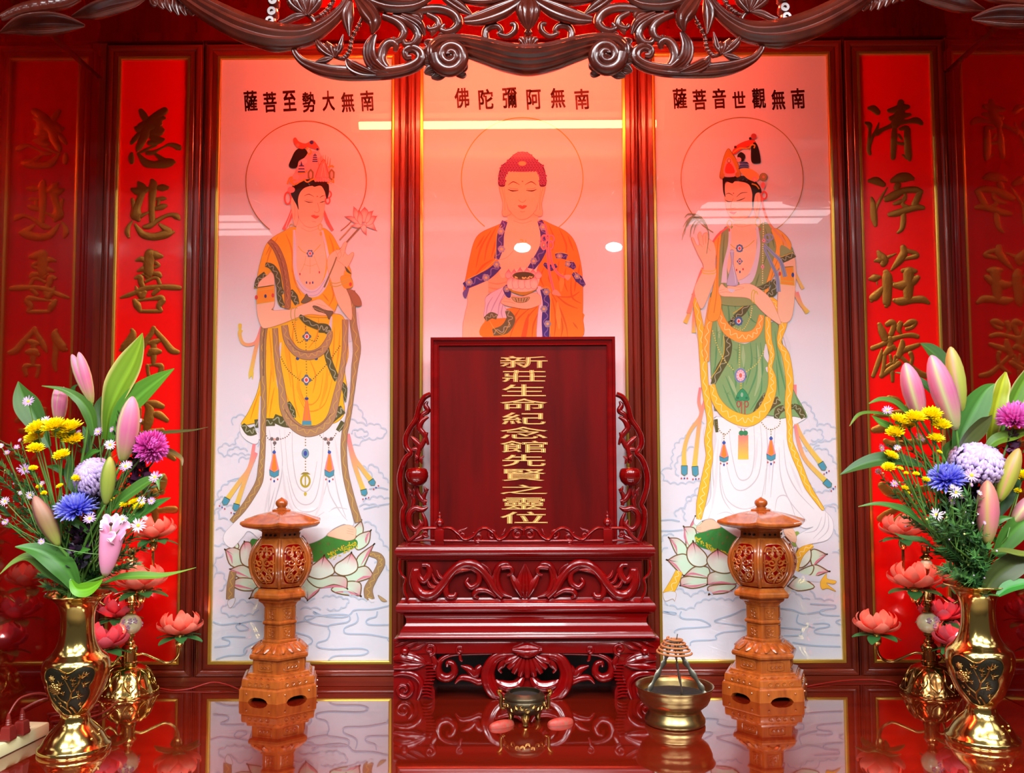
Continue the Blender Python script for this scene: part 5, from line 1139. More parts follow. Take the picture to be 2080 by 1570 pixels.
    for i in range(18):
        a = rot+(i+0.5)*pi/9; rr = 0.93
        g = []
        for j in range(6):
            f = j/5; w_ = (0.17*sin(pi*min(0.97, 0.15+f*0.85))**0.6); r = (124+58*f)*rr*(1 if i % 3 else 1.04); y = 1112+52*f**1.3
            g.append([V(r+4, a-w_, y), V(r+9, a-w_*.5, y-2), V(r+11, a, y-3), V(r+9, a+w_*.5, y-2), V(r+4, a+w_, y), V(r-8, a, y)])
        mb.rings(g)
    mb.build('petal_relief', LANTERN, col, smooth=50)
    # column with three bands
    colm = hx('column', [(112, 1110), (116, 1104), (116, 1092), (110, 1088), (101, 1086), (101, 985), (108, 982), (114, 974), (114, 966), (108, 958), (101, 956), (101, 862), (106, 858), (108, 850), (112, 846), (112, 838), (0.1, 838)])
    mb = MB()
    for i in range(6):
        a0, a1 = A[i], A[(i+1) % 6]
        P = lambda f, y, r: tuple(q*(1-f)+w_*f for q, w_ in zip(V(r, a0, y), V(r, a1, y)))
        for (ya, yb) in ((872, 946), (996, 1074)):
            mb.tube([P(f, y, 108.5) for f, y in ((.2, ya), (.8, ya), (.8, yb), (.2, yb), (.2, ya))], 2.6*u, 5)
            ym = (ya+yb)/2
            for (f, y, rx) in ((.4, ym-14, .1), (.6, ym-6, .1), (.45, ym+14, .12), (.6, ym+20, .08)): mb.tube([P(f+rx*cos(g), y+11*sin(g), 108.5) for g in [k*pi/4 for k in range(8)]], 3*u, 5)
            mb.tube([P(.5, ya+6, 108.5), P(.46, ym, 108.5), P(.54, yb-6, 108.5)], 3*u, 5)
    mb.build('relief', LANTERN, colm, smooth=50)
    hx('bracket', [(110, 846), (116, 836), (138, 820), (142, 812), (142, 804), (166, 796), (172, 786), (172, 768), (166, 756), (154, 748), (146, 738), (144, 728), (0.1, 728)])
    # bulging lamp body: ribs and pierced panels
    def R(y):
        f = (y-385)/(718-385); return (128+74*sin(pi*min(1, f*0.96+0.04))**0.85*(1-0.12*f)+12*f)*1.0
    ys = [718-(718-385)*i/20 for i in range(21)]
    mb = MB()
    for i in range(6):
        a = A[i]; mb.tube([V(R(y)*1.04, a, y) for y in ys], 11*u, 8, up=(-sin(a), cos(a), 0))
    mb.build('body_rib', LANTERN, t, smooth=50)
    for i in range(6):
        a0, a1 = A[i], A[(i+1) % 6]
        def S(f, g, o=0.0):
            y = 385+(718-385)*g; r = R(y)*1.02+o
            q0, q1 = V(r, a0, y), V(r, a1, y); bul = 1+0.10*sin(pi*f)
            return (q0[0]*(1-f)+q1[0]*f)*bul, (q0[1]*(1-f)+q1[1]*f)*bul, q0[2]
        mb = MB(); n = 40; ro, ri = [], []
        for k in range(n):
            a = 2*pi*k/n; c_, s_ = cos(a), sin(a); m_ = max(abs(c_), abs(s_))
            ro.append((0.5+0.5*c_/m_, 0.5+0.5*s_/m_))
            e_ = (abs(c_)**4+abs(s_)**4)**0.25
            ri.append((0.5+0.36*c_/e_, 0.52+0.40*s_/e_*(1 if s_ > 0 else 1.04)))
        rg = [[S(*q, -10) for q in ri], [S(*q, 2) for q in ri], [S(0.5+(q[0]-0.5)*1.06, 0.5+(q[1]-0.5)*1.05, 4) for q in ri], [S(0.5+(q[0]-0.5)*1.12, 0.5+(q[1]-0.5)*1.1, 0) for q in ri], [S(*q, 0) for q in ro], [S(*q, -10) for q in ro]]
        mb.rings(rg, closed=True, caps=(False, False))
        pan = mb.build('pierced_panel', LANTERN, t, smooth=35)
        mb = MB()
        def tr(pts, w=6.5):
            for sx in (1, -1):
                mb.tube([S(0.5+sx*(f-0.5), g, -1) for f, g in cr(pts, 4)], w*u, 6)
        def cu(cf, cg, r, a0_, tn):
            return [(cf+(r*(1-0.75*q/14))*cos(a0_+tn*2*pi*q/14), cg+(r*0.62*(1-0.75*q/14))*sin(a0_+tn*2*pi*q/14)) for q in range(15)]
        tr(cu(0.66, 0.28, 0.12, pi/2, 1.3)); tr(cu(0.62, 0.47, 0.13, -pi/2, -1.3)); tr(cu(0.73, 0.62, 0.10, pi, 1.2)); tr(cu(0.62, 0.78, 0.13, -pi/2, 1.3)); tr(cu(0.77, 0.45, 0.08, 0, 1.1))
        tr([(0.5, 0.14), (0.56, 0.2), (0.6, 0.34), (0.52, 0.4), (0.5, 0.5), (0.56, 0.6), (0.66, 0.66), (0.72, 0.74)]); tr([(0.5, 0.9), (0.52, 0.78), (0.6, 0.68), (0.52, 0.62), (0.5, 0.56)]); tr([(0.5, 0.24), (0.6, 0.18), (0.74, 0.17), (0.8, 0.26)]); tr([(0.8, 0.3), (0.82, 0.5), (0.8, 0.72), (0.7, 0.86), (0.56, 0.88)], 5)
        mb.build('scroll_fretwork', LANTERN, pan, smooth=50)
    mb = MB(); mb.lathe([(0.6*150*u, 0), (0.62*150*u, 3*u)], (0, 0, (H-722)*u), 6, rot=rot); mb.build('body_floor', LANTERN, t, smooth=0)
    mb = MB(); mb.lathe([((R(y)*0.80)*u, (H-y)*u) for y in range(712, 388, -36)], (0, 0, 0), 18, caps=(False, False)); mb.build('red_liner', REDGLASS, t, smooth=60)
    mb = MB(); mb.lathe([(0.2*u, -60*u), (30*u, -50*u), (46*u, -10*u), (40*u, 30*u), (20*u, 55*u), (12*u, 60*u)], (0, 0, (H-470)*u), 14); mb.build('red_bulb', mat('glowing_red_bulb', '#c01018', 0.4, emit=((1.0, 0.05, 0.08), 6.0)), t, smooth=60)
    col2 = hx('roof_collar', [(136, 388), (136, 380), (128, 376), (126, 336), (134, 328), (150, 320), (150, 312), (0.1, 312)])
    mb = MB()
    for i in range(6):
        a0, a1 = A[i], A[(i+1) % 6]
        for f in (.25, .5, .75):
            q = [x*(1-f)+y*f for x, y in zip(V(134, a0, 356), V(134, a1, 356))]; am = (a0+a1)/2
            mb.tube([(q[0]-0.004*cos(am), q[1]-0.004*sin(am), q[2]), (q[0]+0.0008*cos(am), q[1]+0.0008*sin(am), q[2])], 8*u, 10)
    mb.build('vent_hole', mat('dark_hollow', '#120604', 0.8), col2, smooth=40)
    # upturned roof
    mb = MB(); n = 12; rg = []
    prof = [(58, 190, 0), (74, 196, 0), (110, 205, .1), (150, 218, .3), (190, 235, .55), (225, 252, .85), (258, 266, 1.0), (262, 272, 1.0), (262, 284, 1.0), (245, 300, .9), (200, 312, .5), (150, 316, .1)]
    for r, y, e in prof:
        ring = []
        for i in range(6):
            a0, a1 = A[i], A[(i+1) % 6]
            for j in range(n):
                f = j/n; q = [x*(1-f)+w_*f for x, w_ in zip(V(r*1.05, a0, y), V(r*1.05, a1, y))]
                c_ = abs(2*f-1); lift = e*(c_**3*16-6+ (1-c_**2)*2)*u; out = 1+e*0.03*(c_**4)
                ring.append((q[0]*out, q[1]*out, q[2]+lift))
        rg.append(ring)
    mb.rings(rg); mb.build('roof', LANTERN, t, smooth=28)
    hx('roof_cap', [(62, 194), (62, 184), (50, 178), (40, 176), (0.1, 176)])
    mb = MB(); mb.lathe([(r*u, (H-y)*u) for r, y in ((34, 178), (34, 172), (26, 168), (30, 162), (38, 150), (40, 138), (37, 124), (26, 112), (12, 103), (4, 97), (0.2, 95))], (0, 0, 0), 24); mb.build('finial', LANTERN, t, smooth=60)
    return t
p1 = lantern(567.5, 1408, radians(-78), 'carved hexagonal wooden lantern standing before the yellow-robed painting', 1.0, 1.04, 0.94)
p2 = lantern(1554, 1405, radians(-112), 'carved hexagonal wooden lantern standing before the green-robed painting', 1.035, 1.06, 0.90)
# ================================================================== brass vases
def vase(px, py, label, ang):
    """px, py: pixel of the middle of the foot on the table; ang: where the dark medallion faces, seen from the camera (degrees)"""
    p = onz(px, py); u = .2993/ppm(p.y)
    t = thing('brass_vase', label, 'vase', (p.x, p.y, ZT), 'brass flower vases'); t.scale = (1, 1, 0.935)
    H = 1466
    prof = [(0.5, 1466), (222, 1466), (227, 1458), (227, 1432), (222, 1424), (205, 1412), (190, 1384), (172, 1352), (150, 1322), (124, 1292), (104, 1272), (96, 1256), (92, 1240), (90, 1222), (92, 1204), (104, 1188), (122, 1164), (146, 1120), (170, 1060), (190, 1000), (203, 950), (210, 900), (209, 862), (201, 832), (184, 808), (172, 800), (168, 794), (160, 788), (146, 770), (128, 735), (114, 690), (107, 640), (104, 590), (104, 540), (108, 500), (118, 460), (134, 428), (158, 402), (186, 384), (204, 376), (209, 370), (206, 364), (198, 366), (172, 382), (140, 410), (112, 450), (96, 500), (92, 560), (92, 640), (92, 700), (0.5, 702)]
    mb = MB(); mb.lathe([(r*u, (H-y)*u) for r, y in prof], (0, 0, 0), 64); mb.build('body', BRASS, t, smooth=40)
    def rad(y):
        q = prof[9:27]
        for (r0, y0), (r1, y1) in zip(q, q[1:]):
            if y1 <= y <= y0: return r0+(r1-r0)*(y0-y)/(y0-y1)
        return 205
    base = atan2(CAM.y-p.y, CAM.x-p.x)+radians(ang)
    def S(a, y, o): return ((rad(y)+o)*u*cos(base+a), (rad(y)+o)*u*sin(base+a), (H-y)*u)
    def W(x, y, o=4.0): return S(x/205.0, y, o)
    # quatrefoil medallion
    OUT = [(-60, 850), (-110, 842), (-150, 870), (-158, 920), (-142, 960), (-152, 1010), (-138, 1080), (-100, 1140), (-70, 1182), (0, 1196), (70, 1180), (104, 1140), (140, 1075), (146, 1030), (132, 985), (150, 950), (160, 900), (146, 860), (100, 842), (56, 848), (26, 870), (0, 880), (-30, 868)]
    Q = cr(OUT, 4, True); n = len(Q)
    mb = MB(); rg = []
    for f, o in ((1.0, 0.5), (1.0, 3), (0.97, 3.5), (0.75, 3.5), (0.5, 3.5), (0.25, 3.5), (0.02, 3.5)): rg.append([W(q[0]*f, 1010+(q[1]-1010)*f, o) for q in Q])
    mb.rings(rg); med = mb.build('medallion', BRASSD, t, smooth=60); med['label'] = 'blackened medallion with a flowering branch'
    mb = MB(); mb.tube([W(*q, 5) for q in Q+Q[:1]], 4.2*u, 6); mb.build('medallion_rim', BRASSR, med, smooth=60)
    mb = MB()
    def vine(l, w): mb.tube([W(*q, 6) for q in cr(l, 5)], w*u, 6)
    def leaf(x, y, a, s):
        for d, k in ((0, 1), (50, .75), (-50, .75), (100, .5), (-100, .5)):
            c_ = radians(a+d); L = s*k
            pts = [(x+cos(c_)*L*f, y+sin(c_)*L*f) for f in (0, .35, .7, 1)]
            mb.tube([W(*q, 6) for q in pts], [1.5*u, s*.17*u, s*.15*u, 0.8*u], 6, up=(0, 0, 1), flat=0.7)
    def bloom(x, y, s):
        for k in range(3):
            for i in range(7):
                a = i*2*pi/7+k*.45; r = s*(1-.3*k)
                mb.sphere(W(x+cos(a)*r*.7, y+sin(a)*r*.7, 5+k*3), s*.30*u, 8, sz=.8)
        mb.sphere(W(x, y, 14), s*.25*u, 8)
    vine([(10, 1178), (-14, 1130), (-8, 1090), (14, 1060), (22, 1020), (40, 990), (60, 960), (72, 920)], 6.5); vine([(56, 1176), (36, 1146), (8, 1118)], 8); vine([(14, 1060), (52, 1050), (70, 1046)], 4); vine([(-10, 1100), (-60, 1060), (-84, 1010)], 5.5); vine([(22, 1020), (6, 970), (-14, 920)], 4); vine([(-14, 1150), (-60, 1110)], 4)
    for q in ((78, 916, -70, 46), (100, 900, -20, 30), (92, 968, -20, 44), (66, 1050, 0, 42), (84, 1120, -40, 40), (-14, 912, -80, 44), (26, 930, -50, 34), (-40, 958, -120, 36), (-64, 1100, 160, 38), (28, 960, -20, 30), (-30, 1020, 200, 32), (60, 1010, 60, 24), (-100, 1060, 150, 26)): leaf(*q)
    bloom(-86, 985, 50); bloom(-100, 915, 26)
    mb.build('branch_relief', BRASSR, med, smooth=60)
    mb = MB()
    for k in range(5):
        a = radians(48); mb.sphere(S(0, 1010, 0), 0.001*u, 4) if k < 0 else None
    for i, (a, y, r) in enumerate(((1.0, 1322, 150), (1.25, 1350, 172), (0.85, 1362, 178), (1.45, 1330, 156))):
        mb.sphere((r*u*cos(base+a), r*u*sin(base+a), (H-y)*u), 9*u, 10)
    mb.build('foot_bosses', BRASS, t, smooth=60)
    return t, p, u
VL, pL, uL = vase(151, 1523, 'polished brass vase with a black floral medallion, beside the power strip', -14)
VR, pR, uR = vase(1996, 1505, 'polished brass vase with a black floral medallion, on the side of the incense coil bowl', -6)

# ================================================================== brass lamps with lotus shades
LOTUS = mat('lotus_shade_plastic', None, 0.45, spec=0.3, attr=True)
_nt = LOTUS.node_tree; _tr = _nt.nodes.new('ShaderNodeBsdfTranslucent'); _mx = _nt.nodes.new('ShaderNodeMixShader'); _mx.inputs[0].default_value = 0.45
_out = [n for n in _nt.nodes if n.type == 'OUTPUT_MATERIAL'][0]; _vc = [n for n in _nt.nodes if n.type == 'VERTEX_COLOR'][0]
_nt.links.new(_vc.outputs[0], _tr.inputs['Color']); _nt.links.new(_nt.nodes['Principled BSDF'].outputs[0], _mx.inputs[1]); _nt.links.new(_tr.outputs[0], _mx.inputs[2]); _nt.links.new(_mx.outputs[0], _out.inputs['Surface'])
CERAM = mat('floral_ceramic', '#cfc79a', 0.2, coat=0.6, wood=('#c8bf92', '#d8d0a8', (6, 6, 6), 9.0))
BULB = mat('glowing_lotus_bulb', '#ffd8d0', 0.4, emit=((1.0, 0.32, 0.30), 30.0))
LEAFG = mat('lotus_leaf_plastic', '#2f7a3e', 0.42)
def petal_mesh(name, L, Wd, cup, c0, c1, n=8, m=6):
    """cupped petal growing from the origin along +x and up; c0 base colour, c1 tip colour"""
    mb = MB(); fr, bk, cs = [], [], []
    for i in range(n+1):
        f = i/n; w_ = Wd*(sin(pi*(0.12+0.86*f**0.85)))**0.75; x = L*(0.95*sin(f*cup[0])/sin(cup[0])); z = L*cup[1]*f**1.6
        for j in range(m+1):
            v = -1+2*j/m; fr.append((x-0.22*Wd*v*v*(1-f*0.3)*0, w_*v, z+0.45*w_*v*v)); cs.append(mix(lin(c0), lin(c1), f*(0.75+0.25*abs(v))+0.06*cos(v*14)))
    th = 0.0008
    vs = fr+[(q[0]+th*0.6, q[1], q[2]-th) for q in fr]; o = len(fr); fs = []
    for i in range(n):
        for j in range(m):
            a = i*(m+1)+j; fs += [(a, a+1, a+m+2, a+m+1), (o+a, o+a+m+1, o+a+m+2, o+a+1)]
    rim = [i*(m+1) for i in range(n+1)]+[n*(m+1)+j for j in range(1, m+1)]+[i*(m+1)+m for i in range(n-1, -1, -1)]+[j for j in range(m-1, 0, -1)]
    for k in range(len(rim)):
        a, b = rim[k], rim[(k+1) % len(rim)]; fs.append((a, o+a, o+b, b))
    mb.add(vs, fs, 0, cs+cs)
    o_ = mb.build(name, LOTUS, None, smooth=60); me = o_.data; bpy.data.objects.remove(o_, do_unlink=True); return me
PET = {}
for key, (c0, c1) in dict(coral=('#f47058', '#fcb096'), pink=('#f04460', '#ee808c')).items():
    PET[key] = [petal_mesh('petal', 0.062, 0.021, (1.9, 0.62), c0, c1), petal_mesh('petal', 0.054, 0.019, (2.0, 0.95), c0, c1), petal_mesh('petal', 0.044, 0.016, (2.1, 1.25), c0, c1)]
PET['leaf'] = [None]
mb = MB(); vs = []; n = 8
for i in range(n+1):
    f = i/n; w_ = 0.017*sin(pi*(0.1+0.85*f))**0.8
    for v in (-1, -.5, 0, .5, 1): vs.append((0.012+0.055*f, w_*v, -0.004+0.004*sin(pi*f)-0.006*f*f+0.002*v*v))
o = len(vs); vs2 = vs+[(x, y, z-0.0012) for x, y, z in vs]; fs = []
for i in range(n):
    for j in range(4):
        a = i*5+j; fs += [(a, a+1, a+6, a+5), (o+a, o+a+5, o+a+6, o+a+1)]
rim = [i*5 for i in range(n+1)]+[n*5+j for j in range(1, 5)]+[i*5+4 for i in range(n-1, -1, -1)]+[3, 2, 1]
for k in range(len(rim)): fs.append((rim[k], o+rim[k], o+rim[(k+1) % len(rim)], rim[(k+1) % len(rim)]))
mb.add(vs2, fs); _o = mb.build('sepal', LEAFG, None, smooth=60); SEPAL = _o.data; bpy.data.objects.remove(_o, do_unlink=True)
mb = MB(); mb.lathe([(0.0005, 0.0), (0.007, 0.002), (0.009, 0.012), (0.007, 0.024), (0.003, 0.033), (0.0004, 0.036)], (0, 0, 0.004), 12); _o = mb.build('bulb', BULB, None, smooth=60); BULBM = _o.data; bpy.data.objects.remove(_o, do_unlink=True)
mb = MB(); mb.lathe([(0.0005, -0.034), (0.006, -0.034), (0.009, -0.030), (0.012, -0.022), (0.012, -0.012), (0.009, -0.006), (0.013, -0.002), (0.013, 0.002), (0.0005, 0.003)], (0, 0, 0), 16); _o = mb.build('lamp_socket', BRASS, None, smooth=40); SOCKM = _o.data; bpy.data.objects.remove(_o, do_unlink=True)
def lotus(parent, loc, kind='coral', s=1.0, rz=0.0, lean=(0, 0)):
    """lotus shade (part) with petals, sepals, bulb and socket (its pieces)"""
    me = SOCKM; r = bpy.data.objects.new('lotus_shade', me); COL.objects.link(r); r.parent = parent; r.location = loc; r.scale = (s, s, s); r.rotation_euler = (lean[0], lean[1], rz)
    def sub(name, m, rot, sc=1.0, z=0.0):
        o = bpy.data.objects.new(name, m); COL.objects.link(o); o.parent = r; o.rotation_euler = rot; o.location = (0, 0, z); o.scale = (sc, sc, sc)
    for i in range(6): sub('petal', PET[kind][0], (0, 0.0, i*pi/3+0.1), 1.0, 0.003)
    for i in range(6): sub('petal', PET[kind][1], (0, -0.10, i*pi/3+pi/6), 1.0, 0.005)
    for i in range(5): sub('petal', PET[kind][2], (0, -0.15, i*2*pi/5+0.3), 1.0, 0.006)
    for i in range(6): sub('sepal', SEPAL, (0, 0.12*(i % 2), i*pi/3+pi/6+0.15))
    sub('bulb', BULBM, (0, 0, 0))
    return r
def lotus_lamp(px, py, label, sx, arms, m=BRASS, ratio=1.0):
    p = onz(px, py); u = .2993/ppm(p.y)*ratio
    t = thing('lotus_lamp', label, 'lamp', (p.x, p.y, ZT), 'brass lotus lamps'); t.scale = (1, 1, 0.967)
    H = 1062
    mb = MB(); mb.lathe([(r*u, (H-y)*u) for r, y in ((0.5, 1062), (184, 1062), (188, 1054), (184, 1046), (172, 1030), (158, 1000), (146, 965), (130, 925), (108, 895), (84, 878), (62, 870), (50, 866), (48, 858), (0.5, 858))], (0, 0, 0), 72, mod=lambda i, a: 1+(0.035*abs(sin(a*5)) if 3 <= i <= 8 else 0))
    b = mb.build('bell_base', m, t, smooth=50)
    mb = MB()      # raised petals and stars on the bell
    def W(a, y, o=0):
        q = ((1046, 184), (1030, 172), (1000, 158), (965, 146), (925, 130), (895, 108), (878, 84))
        r = 84
        for (y0, r0), (y1, r1) in zip(q, q[1:]):
            if y1 <= y <= y0: r = r0+(r1-r0)*(y0-y)/(y0-y1)
        r = r*1.02+o; return (r*u*cos(a), r*u*sin(a), (H-y)*u)
    for i in range(10):
        a = i*pi/5+0.15
        mb.tube([W(a+.26*sin(pi*f)*sg, 1025-135*f, 3) for sg in (1,) for f in [k/8 for k in range(9)]], 4*u, 6); mb.tube([W(a-.26*sin(pi*k/8), 1025-135*k/8, 3) for k in range(9)], 4*u, 6)
        if i % 2 == 0:
            for k in range(6): mb.tube([W(a, 975, 5), W(a+.16*cos(k*pi/3), 975+24*sin(k*pi/3), 5)], [5*u, 1*u], 5)
    for i in range(40): mb.sphere(W(i*pi/20, 1040, 2), 5*u, 6)
    mb.build('bell_relief', m, b, smooth=60)
    mb = MB(); mb.lathe([(r*u, (H-y)*u) for r, y in ((0.5, 864), (50, 864), (54, 856), (54, 846), (48, 840), (48, 770), (54, 764), (54, 752), (48, 742), (40, 732), (30, 724), (34, 716), (30, 706), (20, 698), (20, 684), (32, 676), (36, 668), (30, 662), (0.5, 662))], (0, 0, 0), 24); mb.build('lower_hub', m, t, smooth=40)
    mb = MB(); mb.sphere((0, 0, (H-592)*u), 72*u, 24)
    bl = mb.build('ceramic_ball', CERAM, t, smooth=80); bl['label'] = 'cream ceramic ball with painted flowers'
    for a, y in ((-1.4, 600), (-1.9, 565), (-0.7, 560), (0.6, 600), (2.2, 590), (-1.2, 560)):
        mb = MB()
        for k in range(5):
            aa = a+.13*cos(k*1.257); yy = y+14*sin(k*1.257); rr = sqrt(max(0, 72**2-(yy-592)**2))
            mb.sphere((rr*u*cos(aa), rr*u*sin(aa), (H-yy)*u), 8.5*u, 8, sz=.8)
        mb.build('painted_flower', mat('mauve_glaze', '#b08aa8', 0.25, coat=0.5), bl, smooth=80)
    mb = MB(); mb.lathe([(r*u, (H-y)*u) for r, y in ((0.5, 524), (28, 524), (38, 516), (38, 508), (26, 500), (24, 480), (34, 472), (34, 462), (26, 456), (30, 444), (46, 436), (50, 424), (50, 380), (54, 372), (54, 358), (46, 350), (30, 344), (22, 330), (20, 300), (28, 292), (28, 282), (18, 274), (16, 215), (24, 208), (24, 198), (14, 190), (14, 150), (0.5, 150))], (0, 0, 0), 24); mb.build('upper_stem', m, t, smooth=40)
    mb = MB(); mb.sphere((0, 0, (H-190)*u), 40*u, 16); mb.build('ceramic_ball', CERAM, t, smooth=80)
    mb = MB(); mb.lathe([(r*u, (H-y)*u) for r, y in ((0.5, 152), (44, 152), (40, 140), (22, 128), (18, 118), (24, 112), (24, 70), (28, 64), (20, 60), (0.5, 60))], (0, 0, 0), 16, mod=lambda i, a: 1+(0.12*abs(sin(a*4)) if 5 <= i <= 7 else 0)); mb.build('crown_finial', m, t, smooth=40)
    # curved arms, each ending in a lotus
    for (ax, ay, ah, hub, kind, s, rz) in arms:
        R = math.hypot(ax, ay); dx, dy = ax/R, ay/R; R *= u; z1 = (H-ah)*u; z0 = (H-hub)*u
        P = [(0.045*0+44*u*dx, 44*u*dy, z0), (44*u*dx+(R-44*u)*.18*dx, 44*u*dy+(R-44*u)*.18*dy, z0+4*u), (R*.55*dx, R*.55*dy, z0-34*u), (R*.75*dx, R*.75*dy, z0-58*u), (R*.93*dx, R*.93*dy, z0-30*u), (R*dx, R*dy, z0+20*u), (R*dx, R*dy, z1-0.030)]
        if z1-0.03 < z0+20*u: P = P[:5]+[(R*dx, R*dy, z1-0.030)]
        mb = MB(); mb.tube(cr(P, 6), 9.5*u, 10, up=(-dy, dx, 0)); arm = mb.build('arm', m, t, smooth=60)
        lotus(t, (R*dx, R*dy, z1), kind, s, rz)
    return t, p, u
# arms: (x, y) offset in lamp units (y < 0 towards the room), height row of the shade foot, height row of the hub, shade colour, size, turn
AL = [(325, 20, 672, 800, 'coral', 1.0, 0.3), (-120, -120, 735, 800, 'pink', 1.08, 0.9), (-110, 70, 560, 800, 'pink', 1.0, 0.1), (105, -90, 345, 400, 'coral', 1.1, 0.5), (-230, -10, 330, 400, 'coral', 1.0, 0.2), (120, 50, 10, 330, 'coral', 1.0, 0.7)]
LL, qL, _ = lotus_lamp(262, 1408, 'brass lamp with coral lotus shades half hidden behind the vase by the power strip', 1, AL)
BRASSO = mat('antique_brass', '#9a7040', 0.16, metal=1.0, bump=(18, 0.06, 0.002))
AR = [(-340, 10, 668, 800, 'coral', 1.0, 0.3), (140, -110, 735, 800, 'pink', 1.05, 0.9), (120, 70, 590, 800, 'pink', 1.0, 0.1), (-125, -90, 345, 400, 'coral', 1.12, 0.5), (225, -10, 330, 400, 'coral', 1.0, 0.2), (-130, 50, 10, 330, 'coral', 1.0, 0.7)]
LR, qR, _ = lotus_lamp(1890, 1406, 'antique brass lamp with coral lotus shades behind the vase on the incense bowl side', -1, AR, BRASSO)

# ================================================================== bowl with the incense coil, censer, moon blocks
p = onz(1371, 1468); u = .1975/ppm(p.y); H = 1120
BOWLB = mat('worn_brass', '#a08658', 0.30, metal=1.0, bump=(30, 0.25, 0.002))
t = thing('incense_bowl', 'worn footed brass bowl on the table at the corner of the tablet stand', 'bowl', (p.x, p.y, ZT)); t.scale = (1, 1, 0.86); za = ZT+0.86*(H-797)*u
mb = MB(); mb.lathe([(r*u, (H-y)*u) for r, y in ((0.5, 1120), (280, 1120), (296, 1112), (302, 1090), (300, 1056), (284, 1030), (276, 1010), (262, 975), (258, 958), (264, 944), (282, 925), (330, 880), (352, 830), (358, 800), (366, 790), (368, 745), (378, 715), (394, 690), (392, 682), (382, 684), (362, 715), (350, 745), (340, 790), (318, 850), (270, 905), (150, 925), (0.5, 930))], (0, 0, 0), 56); mb.build('bowl_body', BOWLB, t, t.location*0, smooth=50)
mb = MB(); mb.lathe([(0.5*u, (H-800)*u), (200*u, (H-797)*u), (338*u, (H-792)*u)], (0, 0, 0), 40, caps=(False, False)); mb.build('ash_bed', ASH, t, smooth=60)
t2 = thing('coil_stand', 'three-legged grey metal incense stand standing in the brass bowl', 'incense stand', (p.x, p.y, za)); t2.scale = (1, 1, (at(1371, 1303, p.y).z-za)/((796-205)*u))
STEEL = mat('sooty_steel', '#6e6a5e', 0.4, metal=0.8, bump=(90, 0.4, 0.001))
Hs = 796
for a in (radians(200), radians(-85), radians(-20)):
    mb = MB(); P = [(296*u*cos(a), 296*u*sin(a), (Hs-756)*u), (270*u*cos(a), 270*u*sin(a), (Hs-690)*u), (170*u*cos(a), 170*u*sin(a), (Hs-520)*u), (95*u*cos(a), 95*u*sin(a), (Hs-390)*u), (70*u*cos(a), 70*u*sin(a), (Hs-300)*u), (40*u*cos(a), 40*u*sin(a), (Hs-215)*u)]
    if a == radians(-85): P[0] = (150*u*cos(a), 150*u*sin(a), 0.0)
    P = cr(P, 6); mb.tube(P, [(25+8*sin(i*1.3))*u for i in range(len(P))], 8, up=(-sin(a), cos(a), 0), flat=0.4)
    mb.tube([(70*u*cos(a)+24*u*cos(g)*(-sin(a)), 70*u*sin(a)+24*u*cos(g)*cos(a), (Hs-300)*u+24*u*sin(g)) for g in [k*pi/4 for k in range(9)]], 6*u, 6, up=(cos(a), sin(a), 0)); mb.build('leg', STEEL, t2, smooth=50)
mb = MB(); mb.lathe([(0.5*u, (Hs-215)*u), (44*u, (Hs-215)*u), (44*u, (Hs-205)*u), (0.5*u, (Hs-200)*u)], (0, 0, 0), 16); mb.tube([(-20*u, 0, (Hs-205)*u), (-24*u, 0, (Hs-160)*u)], 3*u, 6); mb.tube([(24*u, 0, (Hs-205)*u), (40*u, 0, (Hs-120)*u)], 5*u, 6); mb.build('top_plate', STEEL, t2, smooth=40)
t3 = thing('incense_coil', 'brown spiral incense coil hung over the metal stand in the bowl', 'incense coil', (p.x, p.y, at(1371, 1327, p.y).z))
mb = MB(); P = []
for i in range(170):
    f = i/169; a = f*2*pi*4.6+2.4; r = (58+120*f**0.75)*u; z = (150*(1-f)**1.1+6)*u
    P.append((r*cos(a), r*sin(a), z))
mb.tube(P, 11*u, 8, up=(0, 0, 1)); tag(t3, t3['label'], 'incense coil')
mb.build('coil', mat('pressed_incense', '#a8693a', 0.8, bump=(80, 0.3, 0.001)), t3, smooth=60)

p = onz(1066, 1466); u = .345/ppm(p.y); H = 1290
t = thing('incense_burner', 'small dark bronze tripod burner between the two red moon blocks', 'incense burner', (p.x, p.y, ZT)); t.scale = (1, 1, 0.82)
mb = MB(); mb.lathe([(r*u, (H-y)*u) for r, y in ((0.5, 1240), (50, 1238), (86, 1222), (112, 1190), (122, 1160), (120, 1140), (114, 1128), (118, 1122), (120, 1110), (112, 1100), (106, 1092), (98, 1082), (94, 1078), (88, 1080), (90, 1092), (94, 1110), (80, 1135), (0.5, 1140))], (0, 0, 0), 40); body = mb.build('pot', BRONZE, t, smooth=50)
mb = MB(); mb.lathe([(0.5*u, (H-1116)*u), (60*u, (H-1112)*u), (90*u, (H-1106)*u)], (0, 0, 0), 24, caps=(False, False)); mb.build('ash_bed', ASH, t, smooth=60)
mb = MB()
for i in range(26):
    a = i*2*pi/26; y = 1160+14*sin(i*2.3); r = 121
    for k in range(2): mb.tube([(r*u*cos(a+.11*cos(g)), r*u*sin(a+.11*cos(g)), (H-y-15*sin(g)+k*8)*u) for g in [q*pi/4 for q in range(7-k*2)]], 3.5*u, 5)
mb.build('relief_band', BRASSR, body, smooth=60)
